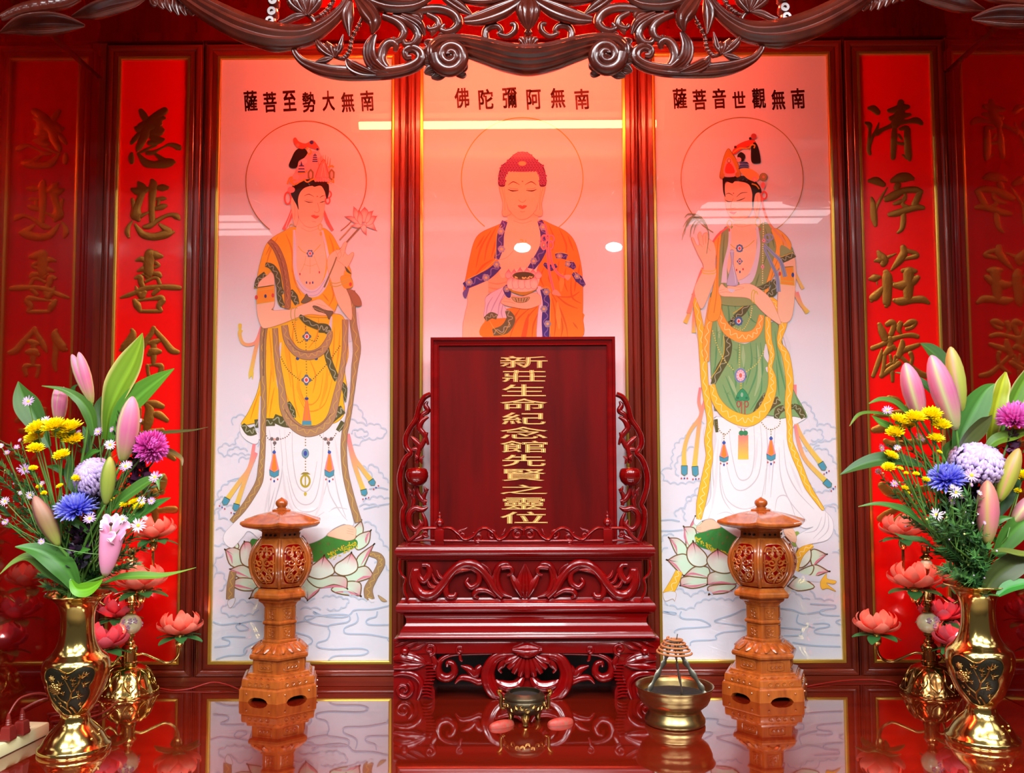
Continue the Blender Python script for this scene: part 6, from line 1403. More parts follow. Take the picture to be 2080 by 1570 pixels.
for a in (radians(-88), radians(32), radians(152)):
    mb = MB(); mb.tube([(70*u*cos(a), 70*u*sin(a), (H-1222)*u), (92*u*cos(a), 92*u*sin(a), (H-1240)*u), (88*u*cos(a), 88*u*sin(a), (H-1268)*u), (92*u*cos(a), 92*u*sin(a), 0.002)], [26*u, 24*u, 16*u, 17*u], 8, up=(-sin(a), cos(a), 0)); lg = mb.build('leg', BRASSR, t, smooth=50)
    for v in lg.data.vertices: v.co.z = max(0.0, v.co.z)
for s in (1, -1):
    mb = MB(); P = cr([(112*u*s, 0, (H-1200)*u), (134*u*s, 0, (H-1190)*u), (138*u*s, 0, (H-1150)*u), (136*u*s, 0, (H-1115)*u), (150*u*s, 0, (H-1090)*u), (152*u*s, 0, (H-1076)*u), (142*u*s, 0, (H-1072)*u), (138*u*s, 0, (H-1082)*u)], 5)
    mb.tube(P, [(10+2.5*(i % 2))*u for i in range(len(P))], 8); mb.build('ear_handle', BRASSR, t, smooth=50)
def moon(px, py, rz, label):
    p = onz(px, py); t = thing('moon_block', label, 'moon block', (p.x, p.y, ZT), None, rz)
    n = 20; L = 0.034; rows = []
    for i in range(n+1):
        a = pi*i/n; x = -L*cos(a); w_ = 0.021*sin(a)**0.8+0.0006; h = 0.015*sin(a)**0.7+0.0005
        rows.append([(x, -w_*0.15+0.006*(1-sin(a)), 0.0)]+[(x, -w_*0.15+0.006*(1-sin(a))+w_*(1-cos(g))*0.6, h*sin(g)) for g in [k*pi/8 for k in range(1, 8)]]+[(x, w_*1.05+0.006*(1-sin(a)), 0.0)])
    mb = MB(); mb.rings(rows); mb.build('body', mat('red_painted_wood', '#b8342c', 0.55, wood=('#a8261e', '#8a4a38', (30, 30, 30), 4.0)), t, smooth=50)
moon(1016, 1473, radians(-150), 'red wooden moon block with worn paint on the lantern-with-yellow-robe side of the burner')
moon(1136, 1468, radians(200), 'red wooden moon block with worn paint between the burner and the incense bowl')

# ================================================================== power strip, plugs, cords
CRM = mat('cream_plastic', '#d9d1a4', 0.35); REDP = mat('dark_red_plastic', '#6e1610', 0.35)
a_, b_ = onz(72, 1494), onz(-40, 1548)
t = thing('power_strip', 'cream power strip lying on the table at the wall', 'power strip', (a_.x, a_.y, ZT), None, atan2(b_.y-a_.y, b_.x-a_.x))
mb = MB(); mb.cbox((-0.012, -0.028, 0.0005), (0.30, 0.028, 0.030), 0.006); mb.build('strip_body', CRM, t, smooth=40)
mb = MB()
for x in (0.035, 0.085, 0.135, 0.185):
    for y in (-0.006, 0.006): mb.box((x-0.006, y-0.0012, 0.0296), (x+0.006, y+0.0012, 0.0304))
mb.build('socket_slots', mat('slot_black', '#15100c', 0.6), t, smooth=0)
def plug(px, py, name, label, path):
    dz = 0.0305
    p = onz(px, py, ZT+dz); t = thing(name, label, 'plug', (p.x, p.y, ZT+dz))
    mb = MB(); mb.rings([[(sx*w_*0.9, sy*w_, z) for sx, sy in ((-1, -1), (1, -1), (1, 1), (-1, 1))] for w_, z in ((0.013, 0.0), (0.014, 0.004), (0.0125, 0.010), (0.0115, 0.026), (0.010, 0.030), (0.006, 0.032))]); mb.build('plug_body', REDP, t, smooth=25)
    mb = MB(); mb.lathe([(0.006, 0.031), (0.0068, 0.034), (0.0055, 0.036), (0.0064, 0.039), (0.005, 0.041), (0.0058, 0.044), (0.0046, 0.046), (0.005, 0.049), (0.0035, 0.054), (0.003, 0.058)], (0, 0, 0), 12); mb.build('strain_relief', REDP, t, smooth=40)
    mb = MB(); mb.tube(cr([(0, 0, 0.056)]+[(q[0]-p.x, q[1]-p.y, q[2]-ZT-dz) for q in path], 6), 0.0026, 8, up=(0, 0, 1)); mb.build('cord', REDP, t, smooth=60)
W0 = lambda px, py, h=0.007: tuple(onz(px, py, ZT+h))
g = onz(20, 1500, ZT+.03)
plug(16, 1503, 'power_plug', 'dark red plug nearest the room in the power strip, its cord arching up', [(g.x+0.012, g.y+0.02, ZT+0.115), (g.x+0.05, g.y+0.06, ZT+0.11), (g.x+0.085, g.y+0.10, ZT+0.05), W0(105, 1466), W0(150, 1462), W0(205, 1450), W0(240, 1424)])
plug(44, 1491, 'power_plug', 'dark red plug at the wall end of the power strip, behind the other plug', [(g.x+0.06, g.y+0.05, ZT+0.105), (g.x+0.10, g.y+0.12, ZT+0.06), W0(98, 1450), W0(160, 1440), W0(200, 1432)])
def cord(name, label, pts, r=0.0018):
    mb = MB(); mb.tube(cr([tuple(q) for q in pts], 6), r, 8, up=(0, 0, 1)); o = mb.build(name, mat('red_cord', '#a01a12', 0.4), None, smooth=60); tag(o, label, 'cord')
cord('red_cord', 'thin red cord running along the table from the lotus lamp base to the lantern', [W0(325, 1398, .002), W0(352, 1402, .002), W0(385, 1399, .004), W0(420, 1388, .012), W0(440, 1386, .014), W0(465, 1392, .008), W0(488, 1402, .003)])
cord('red_cord', 'thin red cord running along the table past the foot of the green-robed painting', [W0(1640, 1394, .002), W0(1700, 1384, .004), W0(1760, 1380, .006), W0(1805, 1384, .004), W0(1822, 1390, .002)])
# ================================================================== the two flower arrangements
class Bunch:
    """flowers standing in one vase; traced in sketch coordinates (ox, oy, s) at depths measured from the vase"""
    def __init__(s, vase_at, mouth, ox, oy, sc, where):
        s.Y = vase_at.y; s.ox, s.oy, s.sc = ox, oy, sc; s.where = where
        m = at(mouth[0], mouth[1], s.Y); s.m = Vector((vase_at.x, vase_at.y, m.z)); s.i = 0
    def px(s, x, y): return s.ox+x*s.sc, s.oy+y*s.sc
    def w(s, x, y, d=0.0):
        a, b = s.px(x, y); return at(a, b, s.Y+d)
    def r(s, v, d=0.0): return v*s.sc/ppm(s.Y+d)
    def foot(s):
        s.i += 1; a = s.i*2.4; r = 0.008+0.016*((s.i*7) % 10)/10
        return s.m+Vector((r*cos(a), r*sin(a), 0))
    def thing(s, name, label, cat, group=None):
        s.f = s.foot(); s.t = thing(name, label.replace('@', s.where), cat, s.f-Vector((0, 0, 0.06)), group); return s.t
    def stemcurve(s, top, bend=0.0):
        f = s.f; lo = f-Vector((0, 0, 0.06)); d = top-f
        mid = f+d*0.45+Vector((d.x*-0.12+bend, 0, d.z*0.10))
        return [tuple(lo), tuple(f), tuple(mid), tuple(top)]
    def stem(s, top, r=0.0028, c='#5f8438', bend=0.0, parent=None, pts=None):
        mb = MB(); P = cr(pts or s.stemcurve(top, bend), 6); mb.tube(P, [r*(1.15-0.3*i/len(P)) for i in range(len(P))], 7, 0, lin(c), (0, 1, 0))
        return mb.build('stem', FLORA, s.t, s.t.location, smooth=60)
    def blade(s, mb, pts, wid, nrm, c0, c1=None, edge=None, fold=0.25, n=6, th=0.0007, wave=0.0, rib=0.0):
        """leaf along 3D pts with half widths; nrm: facing direction"""
        Q = cr([(*p, w_) for p, w_ in zip(pts, wid)], 5); m = len(Q); fr, cs = [], []
        tn = lambda c: (c[0]*0.88, c[1]*0.80, c[2]*0.45) if c[1] > c[0] and c[1] > c[2] else c
        c0 = tn(lin(c0)); c1 = tn(lin(c1)) if c1 else c0; ed = lin(edge) if edge else None
        for i, q in enumerate(Q):
            a, b = Vector(Q[max(i-1, 0)][:3]), Vector(Q[min(i+1, m-1)][:3]); t = (b-a).normalized()
            sd = t.cross(nrm); sd = sd.normalized() if sd.length > 1e-6 else Vector((1, 0, 0)); up = sd.cross(t)
            for j in range(n+1):
                v = -1+2*j/n; p = Vector(q[:3])+sd*(q[3]*v)+up*(fold*q[3]*(abs(v)-0.5)+wave*q[3]*sin(i*0.9)*v)
                fr.append(tuple(p)); k = mix(c0, c1, i/(m-1))
                if ed and abs(v) > 0.86: k = ed
                elif rib: k = mix(k, tuple(min(1, x*1.5+0.01) for x in k), rib*(0.5+0.5*cos(v*13)))
                if abs(v) < 0.1: k = tuple(min(1, x*1.35) for x in k)
                cs.append(k)
        o = len(fr); vs = fr+[(x, y+th, z-th*0.4) for x, y, z in fr]; fs = []
        for i in range(m-1):
            for j in range(n):
                a = i*(n+1)+j; fs += [(a, a+1, a+n+2, a+n+1), (o+a, o+a+n+1, o+a+n+2, o+a+1)]
        rim = [i*(n+1) for i in range(m)]+[(m-1)*(n+1)+j for j in range(1, n+1)]+[i*(n+1)+n for i in range(m-2, -1, -1)]+[j for j in range(n-1, 0, -1)]
        for k in range(len(rim)): a, b = rim[k], rim[(k+1) % len(rim)]; fs.append((a, o+a, o+b, b))
        mb.add(vs, fs, 0, cs+cs)
    def leaf(s, t, label, c0, c1=None, d0=0.02, d1=0.05, edge=None, nrm=(0.15, -1, 0.35), wave=0.0, fold=0.3, name='broad_leaf'):
        P = P3(t); n = len(P); s.thing(name, label, 'leaf', 'long leaves in the '+s.where)
        pts = [s.w(q[0], q[1], d0+(d1-d0)*i/(n-1)) for i, q in enumerate(P)]; wid = [s.r(q[2], d0) for q in P]
        mb = MB(); s.blade(mb, [tuple(p) for p in pts], wid, Vector(nrm).normalized(), c0, c1, edge, fold, 8, wave=wave, rib=0.25)
        mb.build('leaf_blade', FLORA, s.t, s.t.location, smooth=60)
        s.stem(pts[0], 0.0024, '#4f7a34')
    def bud(s, x0, y0, x1, y1, hw, label, d=0.0, cols=('#96a43e', '#c95c88', '#d884a4'), rib='#c8c88a', split=False, lv=1):
        """lily bud from its base (x1, y1) to its tip (x0, y0)"""
        s.thing('lily_bud', label, 'lily bud', 'lily buds in the '+s.where)
        A, B = s.w(x1, y1, d), s.w(x0, y0, d-0.012); ax = B-A; L = ax.length; ax.normalize()
        u = ax.cross(Vector((0, -1, 0))).normalized(); v = u.cross(ax); R = s.r(hw, d)
        prof = ((0, .22), (.05, .42), (.15, .66), (.3, .88), (.5, 1), (.66, .95), (.8, .78), (.9, .55), (.97, .3), (1, .08))
        def body(off, k, a0=0.0):
            mb = MB(); rg, cs = [], []; N = 30
            for f, r in prof:
                ring = []
                c = mix(lin(cols[0]), lin(cols[1]), min(1, f*2.6)) if f < .45 else mix(lin(cols[1]), lin(cols[2]), (f-.45)/.55)
                for j in range(N):
                    a = 2*pi*j/N; lob = 1+0.09*abs(cos(1.5*a+a0))-0.05; rr = R*r*lob*k
                    ring.append(tuple(A+ax*(L*f)+u*(rr*cos(a)+off*f)+v*rr*sin(a)))
                    w_ = max(0, cos(3*a+2*a0))**5; cs.append(mix(c, lin(rib), 0.85*w_+0.12*max(0, cos(12*a))))
                rg.append(ring)
            n0 = len(mb.v); mb.rings(rg, 0, True, (True, True)); mb.c = cs; return mb
        if split:
            for off in (-0.35*R, 0.45*R): body(off, 0.66, off).build('bud', FLORA, s.t, s.t.location, smooth=60)
        else: body(0, 1).build('bud', FLORA, s.t, s.t.location, smooth=60)
        s.stem(A, 0.0036, '#5f8f3a')
        for k in range(lv):
            P = [Vector(p) for p in s.stemcurve(A)]; q = P[2]+(P[3]-P[2])*(0.3+0.35*k); sg = 1 if (k+s.i) % 2 else -1
            mb = MB(); s.blade(mb, [tuple(q), tuple(q+Vector((sg*0.025, -0.01, 0.025))), tuple(q+Vector((sg*0.05, -0.015, 0.03)))], [0.003, 0.008, 0.0008], Vector((0, -1, 0.3)), '#3f7a34'); mb.build('leaf', FLORA, s.t, s.t.location, smooth=60)
    def petals(s, mb, C, up, R, rows, c_in, c_out, wid=0.2, curl=0.3, seg=3, flat=1.0, jit=0.12, tipw=0.35, cup=0.0):
        """petal rows round the axis up: (elevation deg, count, start radius share, length share)"""
        up = up.normalized(); u = up.orthogonal().normalized(); v = up.cross(u); ci, co = lin(c_in), lin(c_out)
        for k, (el, n, r0, ln) in enumerate(rows):
            for i in range(n):
                a = 2*pi*(i+0.5*(k % 2))/n+rnd.uniform(-jit, jit); e0 = radians(el+rnd.uniform(-6, 6)); rad = u*cos(a)+v*sin(a)
                tg = up.cross(rad); p = C+(rad*cos(e0)+up*sin(e0)*flat)*(R*r0); vs, cs = [], []; e = e0; L = R*ln*rnd.uniform(.9, 1.1)
                for q in range(seg+1):
                    f = q/seg; w_ = R*wid*(0.55+0.9*f-0.95*f*f) if q < seg else R*wid*tipw
                    nn = tg.cross(rad*cos(e)+up*sin(e)*flat)
                    vs += [p+tg*w_-nn*(cup*w_), p+nn*(cup*w_*.6), p-tg*w_-nn*(cup*w_)]; cs += [mix(ci, co, f)]*3
                    e += curl; p = p+(rad*cos(e)+up*sin(e)*flat)*(L/seg)
                mb.add([tuple(x) for x in vs], [f_ for q in range(seg) for f_ in ((3*q, 3*q+1, 3*q+4, 3*q+3), (3*q+1, 3*q+2, 3*q+5, 3*q+4))], 0, cs)
    def mum(s, x, y, rx, ry, label, kind, d=-0.02, up=(0.1, -0.6, 0.8)):
        s.thing('chrysanthemum', label, 'chrysanthemum')
        C = s.w(x, y, d); R = s.r(rx, d); up = Vector(up); mb = MB()
        if kind == 'ball':      # incurved globe
            C = C-up.normalized()*R*0.1
            rows = [(el, max(7, int(28*cos(radians(el)))), 0.66, 0.50) for el in list(range(-38, 84, 8))+[84, 88]]
            s.petals(mb, C, up, R, rows, '#9a74bc', '#dcc2ea', 0.13, 0.50, 4, ry/rx*1.1, tipw=0.08, cup=0.7)
            mb2 = MB(); mb2.sphere(tuple(C), R*0.60, 16, 0, lin('#b79ad0'))
        elif kind == 'blue':
            rows = [(el, max(5, int(22*cos(radians(el*.8)))), 0.30, 0.78-el*0.002) for el in range(-14, 88, 11)]
            s.petals(mb, C, up, R, rows, '#3a3ad8', '#b0b0ff', 0.11, 0.10, 4, 0.85, tipw=0.04, cup=0.7); mb2 = MB(); mb2.sphere(tuple(C), R*0.34, 12, 0, lin('#2a2f90'))
        else:
            rows = [(el, max(5, int(20*cos(radians(el*.8)))), 0.28, 0.76) for el in range(-34, 88, 12)]
            s.petals(mb, C, up, R, rows, '#d8109c', '#ff90ea', 0.125, 0.14, 4, 1.0, tipw=0.04, cup=0.8); mb2 = MB(); mb2.sphere(tuple(C), R*0.34, 12, 0, lin('#9a0a70'))
        hd = mb.build('petals', FLORA, s.t, s.t.location, smooth=60, recalc=False); mb2.build('flower_core', FLORA, hd, s.t.location, smooth=60)
        s.stem(C-up.normalized()*R*0.5, 0.003, '#4f6a34')
    def spray(s, name, label, cat, heads, kind, node, d=-0.03, stemc='#557a30'):
        """one branching stem carrying several heads: (x, y, radius)"""
        s.thing(name, label, cat, None)
        N = s.w(node[0], node[1], d); s.stem(N, 0.0022, stemc)
        for k, (x, y, r) in enumerate(heads):
            dd = d+rnd.uniform(-0.03, 0.02); C = s.w(x, y, dd); R = s.r(r, dd)*(1.18 if kind == 'yellow' else 1.12)
            mb = MB(); N2 = N+(s.f-N)*(0.55*((k*5) % 7)/7); P = cr([tuple(N2), tuple(N2+(C-N2)*0.5+Vector((0, 0.004, -0.006))), tuple(C)], 5); mb.tube(P, 0.0011 if kind != 'yellow' else 0.0017, 6, 0, lin(stemc)); mb.build('branch', FLORA, s.t, s.t.location, smooth=60)
            mb = MB()
            if kind == 'yellow':
                up = Vector((rnd.uniform(-.3, .3), -0.5, 0.85)); up.normalize()
                if r > 11:
                    s.petals(mb, C, up, R, [(8, 20, 0.2, 0.85), (22, 18, 0.2, 0.8), (38, 16, 0.18, 0.7), (55, 12, 0.15, 0.6), (72, 8, 0.1, 0.5)], '#ffd000', '#fff400', 0.19, 0.10, 3, tipw=0.12, cup=0.5)
                else: s.petals(mb, C, up, R, [(20, 10, 0.3, 0.75), (50, 9, 0.3, 0.7), (75, 6, 0.2, 0.7)], '#c8c020', '#ffe800', 0.3, 0.35, 3, tipw=0.15, cup=0.6); mb.sphere(tuple(C), R*0.55, 8, 0, lin('#c8c820'))
                h = mb.build('flower_head', FLORA, s.t, s.t.location, smooth=60, recalc=False)
                mb = MB(); q = C-up*R*0.12; mb.sphere(tuple(q), R*0.40, 10, 0, lin('#5a7a2a'), 0.6); mb.build('calyx', FLORA, h, s.t.location, smooth=60)
            else:
                up = Vector((rnd.uniform(-.5, .5), -0.9, rnd.uniform(.2, .7))); up.normalize()
                s.petals(mb, C, up, R, [(8, 13, 0.25, 0.8), (20, 12, 0.22, 0.7)], '#d6b0e2', '#f4e6fa' if k % 2 else '#dca8e0', 0.11, 0.04, 3, tipw=0.04, cup=0.3)
                h = mb.build('flower_head', FLORA, s.t, s.t.location, smooth=60, recalc=False)
                mb = MB(); mb.sphere(tuple(C+up*R*0.05), R*0.28, 8, 0, lin('#e8cf3a')); mb.build('flower_eye', FLORA, h, s.t.location, smooth=60)
    def greens(s, label, tips, d=0.0, c='#2f5a2a', seed=1, needle=0.017, buds=True):
        """fine filler foliage: branching stems with needle leaves and tiny buds"""
        R_ = random.Random(seed); s.thing('aster_foliage', label, 'foliage'); f = s.f; o = s.t.location
        sm, nm, bm_ = MB(), MB(), MB()
        for (x, y) in tips:
            T = s.w(x, y, d+R_.uniform(-0.05, 0.05)); D = T-f; P = cr([tuple(f-Vector((0, 0, 0.05))), tuple(f), tuple(f+D*0.5+Vector((-D.x*.14, 0, D.z*.08))), tuple(T)], 9)
            sm.tube(P, 0.0011, 5, 0, lin('#4a7030'))
            for i in range(11, len(P)):
                p = Vector(P[i]); t = (p-Vector(P[i-1])).normalized()
                for k in range(5):
                    a = R_.uniform(0, 6.28); sd = t.orthogonal().normalized(); sd = (Matrix.Rotation(a, 3, t) @ sd)
                    q = p+(sd*0.8+t*0.8)*needle*R_.uniform(.6, 1.4); w_ = sd.cross(t)*0.0019
                    nm.add([tuple(p+w_), tuple(p-w_), tuple((p+q)/2-w_*1.3), tuple(q), tuple((p+q)/2+w_*1.3)], [(0, 1, 2, 3, 4)], 0, lin(R_.choice([c, '#3f7034', '#27482a', '#52803a'])))
                if i > 14 and i % 3 == 0:
                    a = R_.uniform(0, 6.28); sd = (Matrix.Rotation(a, 3, t) @ t.orthogonal().normalized()); q = p+(sd+t*1.1)*R_.uniform(0.012, 0.03)
                    sm.tube([tuple(p), tuple((p+q)/2+t*0.002), tuple(q)], 0.0007, 4, 0, lin('#55803a'))
                    for k in range(5):
                        b = p+(q-p)*(k/5); w2 = Vector((R_.uniform(-1, 1), R_.uniform(-1, 1), R_.uniform(-.3, 1))).normalized()*needle*.7; nw = w2.cross(q-p).normalized()*0.0017
                        nm.add([tuple(b+nw), tuple(b-nw), tuple(b+w2)], [(0, 1, 2)], 0, lin(R_.choice([c, '#3f7034', '#52803a'])))
                    if buds and R_.random() < .45: bm_.sphere(tuple(q), R_.uniform(.0016, .0028), 6, 0, lin(R_.choice(['#b9c86a', '#d8b8d8', '#c8d080', '#e8d8ec'])))
        sm.build('stems', FLORA, s.t, o, smooth=60)['kind'] = 'stuff'
        nm.build('needle_leaves', FLORA, s.t, o, smooth=0, recalc=False)['kind'] = 'stuff'
        if bm_.v: bm_.build('tiny_buds', FLORA, s.t, o, smooth=60)['kind'] = 'stuff'
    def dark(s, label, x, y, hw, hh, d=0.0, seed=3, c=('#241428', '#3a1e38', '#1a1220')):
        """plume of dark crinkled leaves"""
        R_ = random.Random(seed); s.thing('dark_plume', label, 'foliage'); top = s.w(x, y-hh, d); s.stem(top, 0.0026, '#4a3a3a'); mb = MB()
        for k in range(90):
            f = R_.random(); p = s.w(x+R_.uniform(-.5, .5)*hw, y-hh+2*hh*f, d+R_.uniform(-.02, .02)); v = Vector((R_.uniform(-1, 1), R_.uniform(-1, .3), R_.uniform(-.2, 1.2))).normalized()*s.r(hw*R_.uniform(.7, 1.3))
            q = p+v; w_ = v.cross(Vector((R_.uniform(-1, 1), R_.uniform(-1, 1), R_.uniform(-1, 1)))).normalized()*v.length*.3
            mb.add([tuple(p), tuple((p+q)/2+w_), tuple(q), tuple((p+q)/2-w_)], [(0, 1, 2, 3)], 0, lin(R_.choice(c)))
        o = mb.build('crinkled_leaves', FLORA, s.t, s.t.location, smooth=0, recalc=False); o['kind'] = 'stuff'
G1, G2, G3 = '#3a6b30', '#4f8a30', '#2c5530'
# ---- bunch beside the power strip
A = Bunch(pL, (161, 1214), 0, 640, 1/2.616, 'left vase')
A.leaf("560,660,18 575,520,40 625,390,86 690,270,84 735,170,46 757,95,2", 'tallest leaf, pale green with a cream edge, in the @', '#5f8f2c', '#8fb83e', 0.05, 0.03, '#d8c878', (-0.2, -1, 0.2))
A.leaf("585,680,18 650,520,52 735,430,66 830,352,44 926,284,2", 'green leaf pointing at the red panel beside the tallest leaf, in the @', '#3f7a2c', '#5f9a34', 0.03, 0.02, None, (0.1, -1, 0.4))
A.leaf("260,700,14 200,580,50 150,490,66 118,425,46 97,352,2", 'dark upright leaf on the outer side behind the yellow flowers, in the @', '#2f5c2c', '#4a7a3a', 0.05, 0.06)
A.leaf("500,640,16 478,530,34 425,450,28 335,396,14 222,376,2", 'leaf arching left from under the top lily bud, in the @', '#3a6a2c', '#55803a', 0.0, -0.02, None, (0, -1, 0.5))
A.leaf("492,500,5 430,470,14 388,425,18 392,385,10 416,368,2", 'small curled leaf beside the stem of the top lily bud, in the @', G3, G1, 0.02, 0.02)
A.leaf("545,620,14 528,500,30 548,425,3", 'short dark leaf between the top bud and the tallest leaf, in the @', G3, G1, 0.05, 0.06)
A.leaf("780,690,8 850,632,20 950,620,18 1030,612,10 1105,595,2", 'thin dark leaf reaching out level across the couplet panel, in the @', '#3a4420', '#4a4a26', 0.0, -0.02, None, (0, -0.6, 1))
A.leaf("830,760,10 880,722,22 935,742,18 964,765,10 968,800,2", 'drooping brownish leaf beside the magenta flower, in the @', '#4a4a20', '#6a5a2a', 0.02, 0.0, None, (0.3, -0.6, 0.8))
A.leaf("560,1060,12 640,985,36 750,905,40 815,872,22 838,888,10 846,930,2", 'leaf with a hooked tip above the small daisies, in the @', G1, '#55853a', -0.05, -0.07, None, (0, -0.8, 0.6))
A.leaf("660,1110,8 720,1070,34 800,1020,32 860,990,18 906,971,2", 'broad pointed leaf right above the open pink lily, in the @', '#2f6a34', '#3f7a3e', -0.06, -0.08, None, (-0.1, -0.9, 0.5))
A.leaf("420,1480,20 350,1350,58 255,1272,56 160,1238,30 80,1231,3", 'large drooping leaf over the rim towards the side wall, in the @', G1, '#3f7a36', -0.05, -0.08, None, (-0.2, -0.8, 0.6))
A.leaf("390,1450,18 270,1335,58 160,1285,40 75,1312,26 0,1376,4", 'leaf with a turned pale end at the picture edge, in the @', G3, '#7a9a5a', -0.03, -0.07, None, (-0.3, -0.6, 0.8))
A.leaf("375,1405,8 405,1455,30 460,1458,38 510,1435,22 545,1405,3", 'bright green curled leaf at the rim of the @', '#5a9a24', '#6fae2a', -0.07, -0.08, None, (0, -1, 0.2))
A.leaf("560,1420,8 640,1392,22 740,1384,28 850,1385,20 950,1366,8 1042,1341,1.5", 'long narrow leaf crossing in front of the coral lotus shade, in the @', '#3f7a30', '#6f9a48', -0.05, -0.06, None, (0, -0.7, 0.8))
A.leaf("420,980,10 378,880,28 372,800,24 384,735,3", 'upright leaf between the yellow flowers and the lavender ball flower, in the @', G3, G1, -0.01, 0.0)
A.leaf("480,790,8 470,700,22 455,620,16 440,590,3", 'dark leaf hanging below the top lily stem, in the @', G3, G1, 0.03, 0.04)
A.bud(398, 203, 490, 468, 48, 'pink lily bud highest in the @', 0.0, split=True)
A.bud(318, 380, 312, 590, 46, 'pink lily bud with parted tips behind the yellow flowers, in the @', 0.03, split=True)
A.bud(705, 432, 652, 780, 56, 'large pale pink lily bud right of the lavender ball flower, in the @', -0.04, split=False)
A.bud(585, 752, 562, 1005, 38, 'slim green lily bud in front of the lavender ball flower, in the @', -0.07, ('#8a9a3e', '#8f9a3c', '#a3a040'), '#6f8434')
A.bud(182, 960, 312, 1226, 46, 'olive and purple-brown lily bud low at the left, in the @', -0.07, ('#8a9a3a', '#8a6a44', '#b47a6a'), '#6a3a40')
A.thing('open_lily', 'open pink lily with a dark stigma low in front in the @', 'lily')
_d = -0.085; _b, _m = A.w(558, 1388, _d), A.w(596, 1160, _d); _ax = (_m-_b); _L = _ax.length; _ax.normalize(); _u = _ax.cross(Vector((0, -1, 0))).normalized(); _v = _u.cross(_ax)
_mb = MB(); _mb.rings([[tuple(_b+_ax*(_L*f)+(_u*cos(a)+_v*sin(a))*A.r(r)*(1+.06*cos(3*a))) for a in [2*pi*j/24 for j in range(24)]] for f, r in ((0, 10), (.1, 24), (.3, 38), (.55, 48), (.8, 54), (1, 58))], 0, True, (True, False), [lin(c) for c in ('#a8b45a', '#c8909a', '#d884a4', '#e08cae', '#e890b4', '#ee9cc0')]); _mb.build('trumpet', FLORA, A.t, A.t.location, smooth=60)
for k, (x, y, w_, dd) in enumerate(((530, 1130, 30, -0.02), (545, 1072, 32, 0.015), (604, 1062, 36, 0.02), (662, 1085, 34, 0.01), (692, 1130, 36, -0.025), (590, 1205, 34, -0.035))):
    mb = MB(); T = A.w(x, y, _d+dd); a0 = _m+(T-_m)*0.30-_ax*0.012; mid = _m+(T-_m)*0.72+_ax*0.006
    A.blade(mb, [tuple(a0-_ax*0.012), tuple(a0), tuple(mid), tuple(T)], [A.r(w_*.6), A.r(w_*.9), A.r(w_*.85), 0.0008], Vector((0, -1, 0.35)), '#ee8ab6', '#f4b4d0', '#f8d4e4', 0.3, 6, rib=0.2); mb.build('petal', FLORA, A.t, A.t.location, smooth=60)
mb = MB(); mb.tube([tuple(_b+_ax*_L*.6), tuple(_m+_ax*0.02+Vector((0.004, -0.02, 0)))], 0.0016, 6, 0, lin('#a8b060')); mb.sphere(tuple(_m+_ax*0.022+Vector((0.004, -0.022, 0))), 0.0042, 8, 0, lin('#3a1410')); mb.build('pistil', FLORA, A.t, A.t.location, smooth=60)
A.stem(_b, 0.0034, '#5f8f3a')
A.mum(500, 858, 118, 108, 'pale lavender ball chrysanthemum in the middle of the @', 'ball', -0.03, (-0.1, -0.75, 0.65))
A.mum(405, 1030, 108, 70, 'blue chrysanthemum below the lavender ball flower in the @', 'blue', -0.06, (-0.05, -0.45, 0.9))
A.mum(800, 700, 92, 92, 'magenta chrysanthemum on the couplet panel side of the @', 'magenta', -0.03, (0.6, -0.7, 0.4))
A.spray('yellow_chrysanthemum', 'bright yellow chrysanthemum spray with open heads bunched at the outer top of the @', 'chrysanthemum', [(200, 608, 54), (290, 598, 58), (372, 608, 58), (190, 660, 52), (385, 668, 50), (190, 716, 40), (320, 640, 40), (330, 752, 42)], 'yellow', (300, 1050), -0.05)
A.spray('yellow_chrysanthemum', 'yellow chrysanthemum spray of small half-open buds below the big yellow heads in the @', 'chrysanthemum', [(177, 818, 21), (412, 872, 28), (320, 912, 18), (207, 915, 14), (233, 948, 15), (208, 1078, 10)], 'yellow', (290, 1130), -0.07)
A.spray('yellow_daisy', 'loose yellow blossom spray above the open pink lily in the @', 'flower', [(665, 1010, 24), (715, 995, 26), (740, 1020, 28), (700, 1030, 18), (730, 952, 7), (605, 975, 8), (590, 985, 7)], 'yellow', (600, 1150), -0.05)
A.spray('aster_spray', 'mauve aster spray on the side wall edge of the @', 'aster', [(38, 732, 16), (6, 695, 14), (90, 702, 15), (28, 990, 24), (30, 1100, 18), (110, 945, 12), (0, 1075, 12)], 'aster', (200, 1150), -0.03)
A.spray('aster_spray', 'mauve aster spray mixed into the yellow heads of the @', 'aster', [(152, 460, 30), (245, 560, 24), (130, 820, 30), (160, 957, 22), (108, 665, 12), (225, 895, 14), (420, 625, 16)], 'aster', (290, 1090), -0.02)
A.spray('aster_spray', 'mauve aster spray between the tallest leaf and the pale pink bud of the @', 'aster', [(523, 620, 24), (585, 690, 28), (597, 607, 16), (738, 563, 16), (670, 805, 32), (690, 795, 18)], 'aster', (560, 1050), -0.05)
A.spray('aster_spray', 'white and yellow daisy-like aster spray around the open lily of the @', 'aster', [(825, 862, 32), (752, 985, 22), (805, 988, 20), (735, 1118, 36), (478, 1082, 32), (652, 1085, 24), (220, 1203, 16), (770, 1080, 14)], 'aster', (560, 1230), -0.09)
A.greens('fine green aster foliage fanning out to the side wall in the @', [(10, 800), (60, 700), (20, 880), (0, 960), (60, 860), (120, 760), (20, 1040), (90, 980), (150, 900), (60, 1120), (180, 1100), (240, 1000), (110, 1060), (220, 1380), (250, 1440)], 0.04, seed=2)
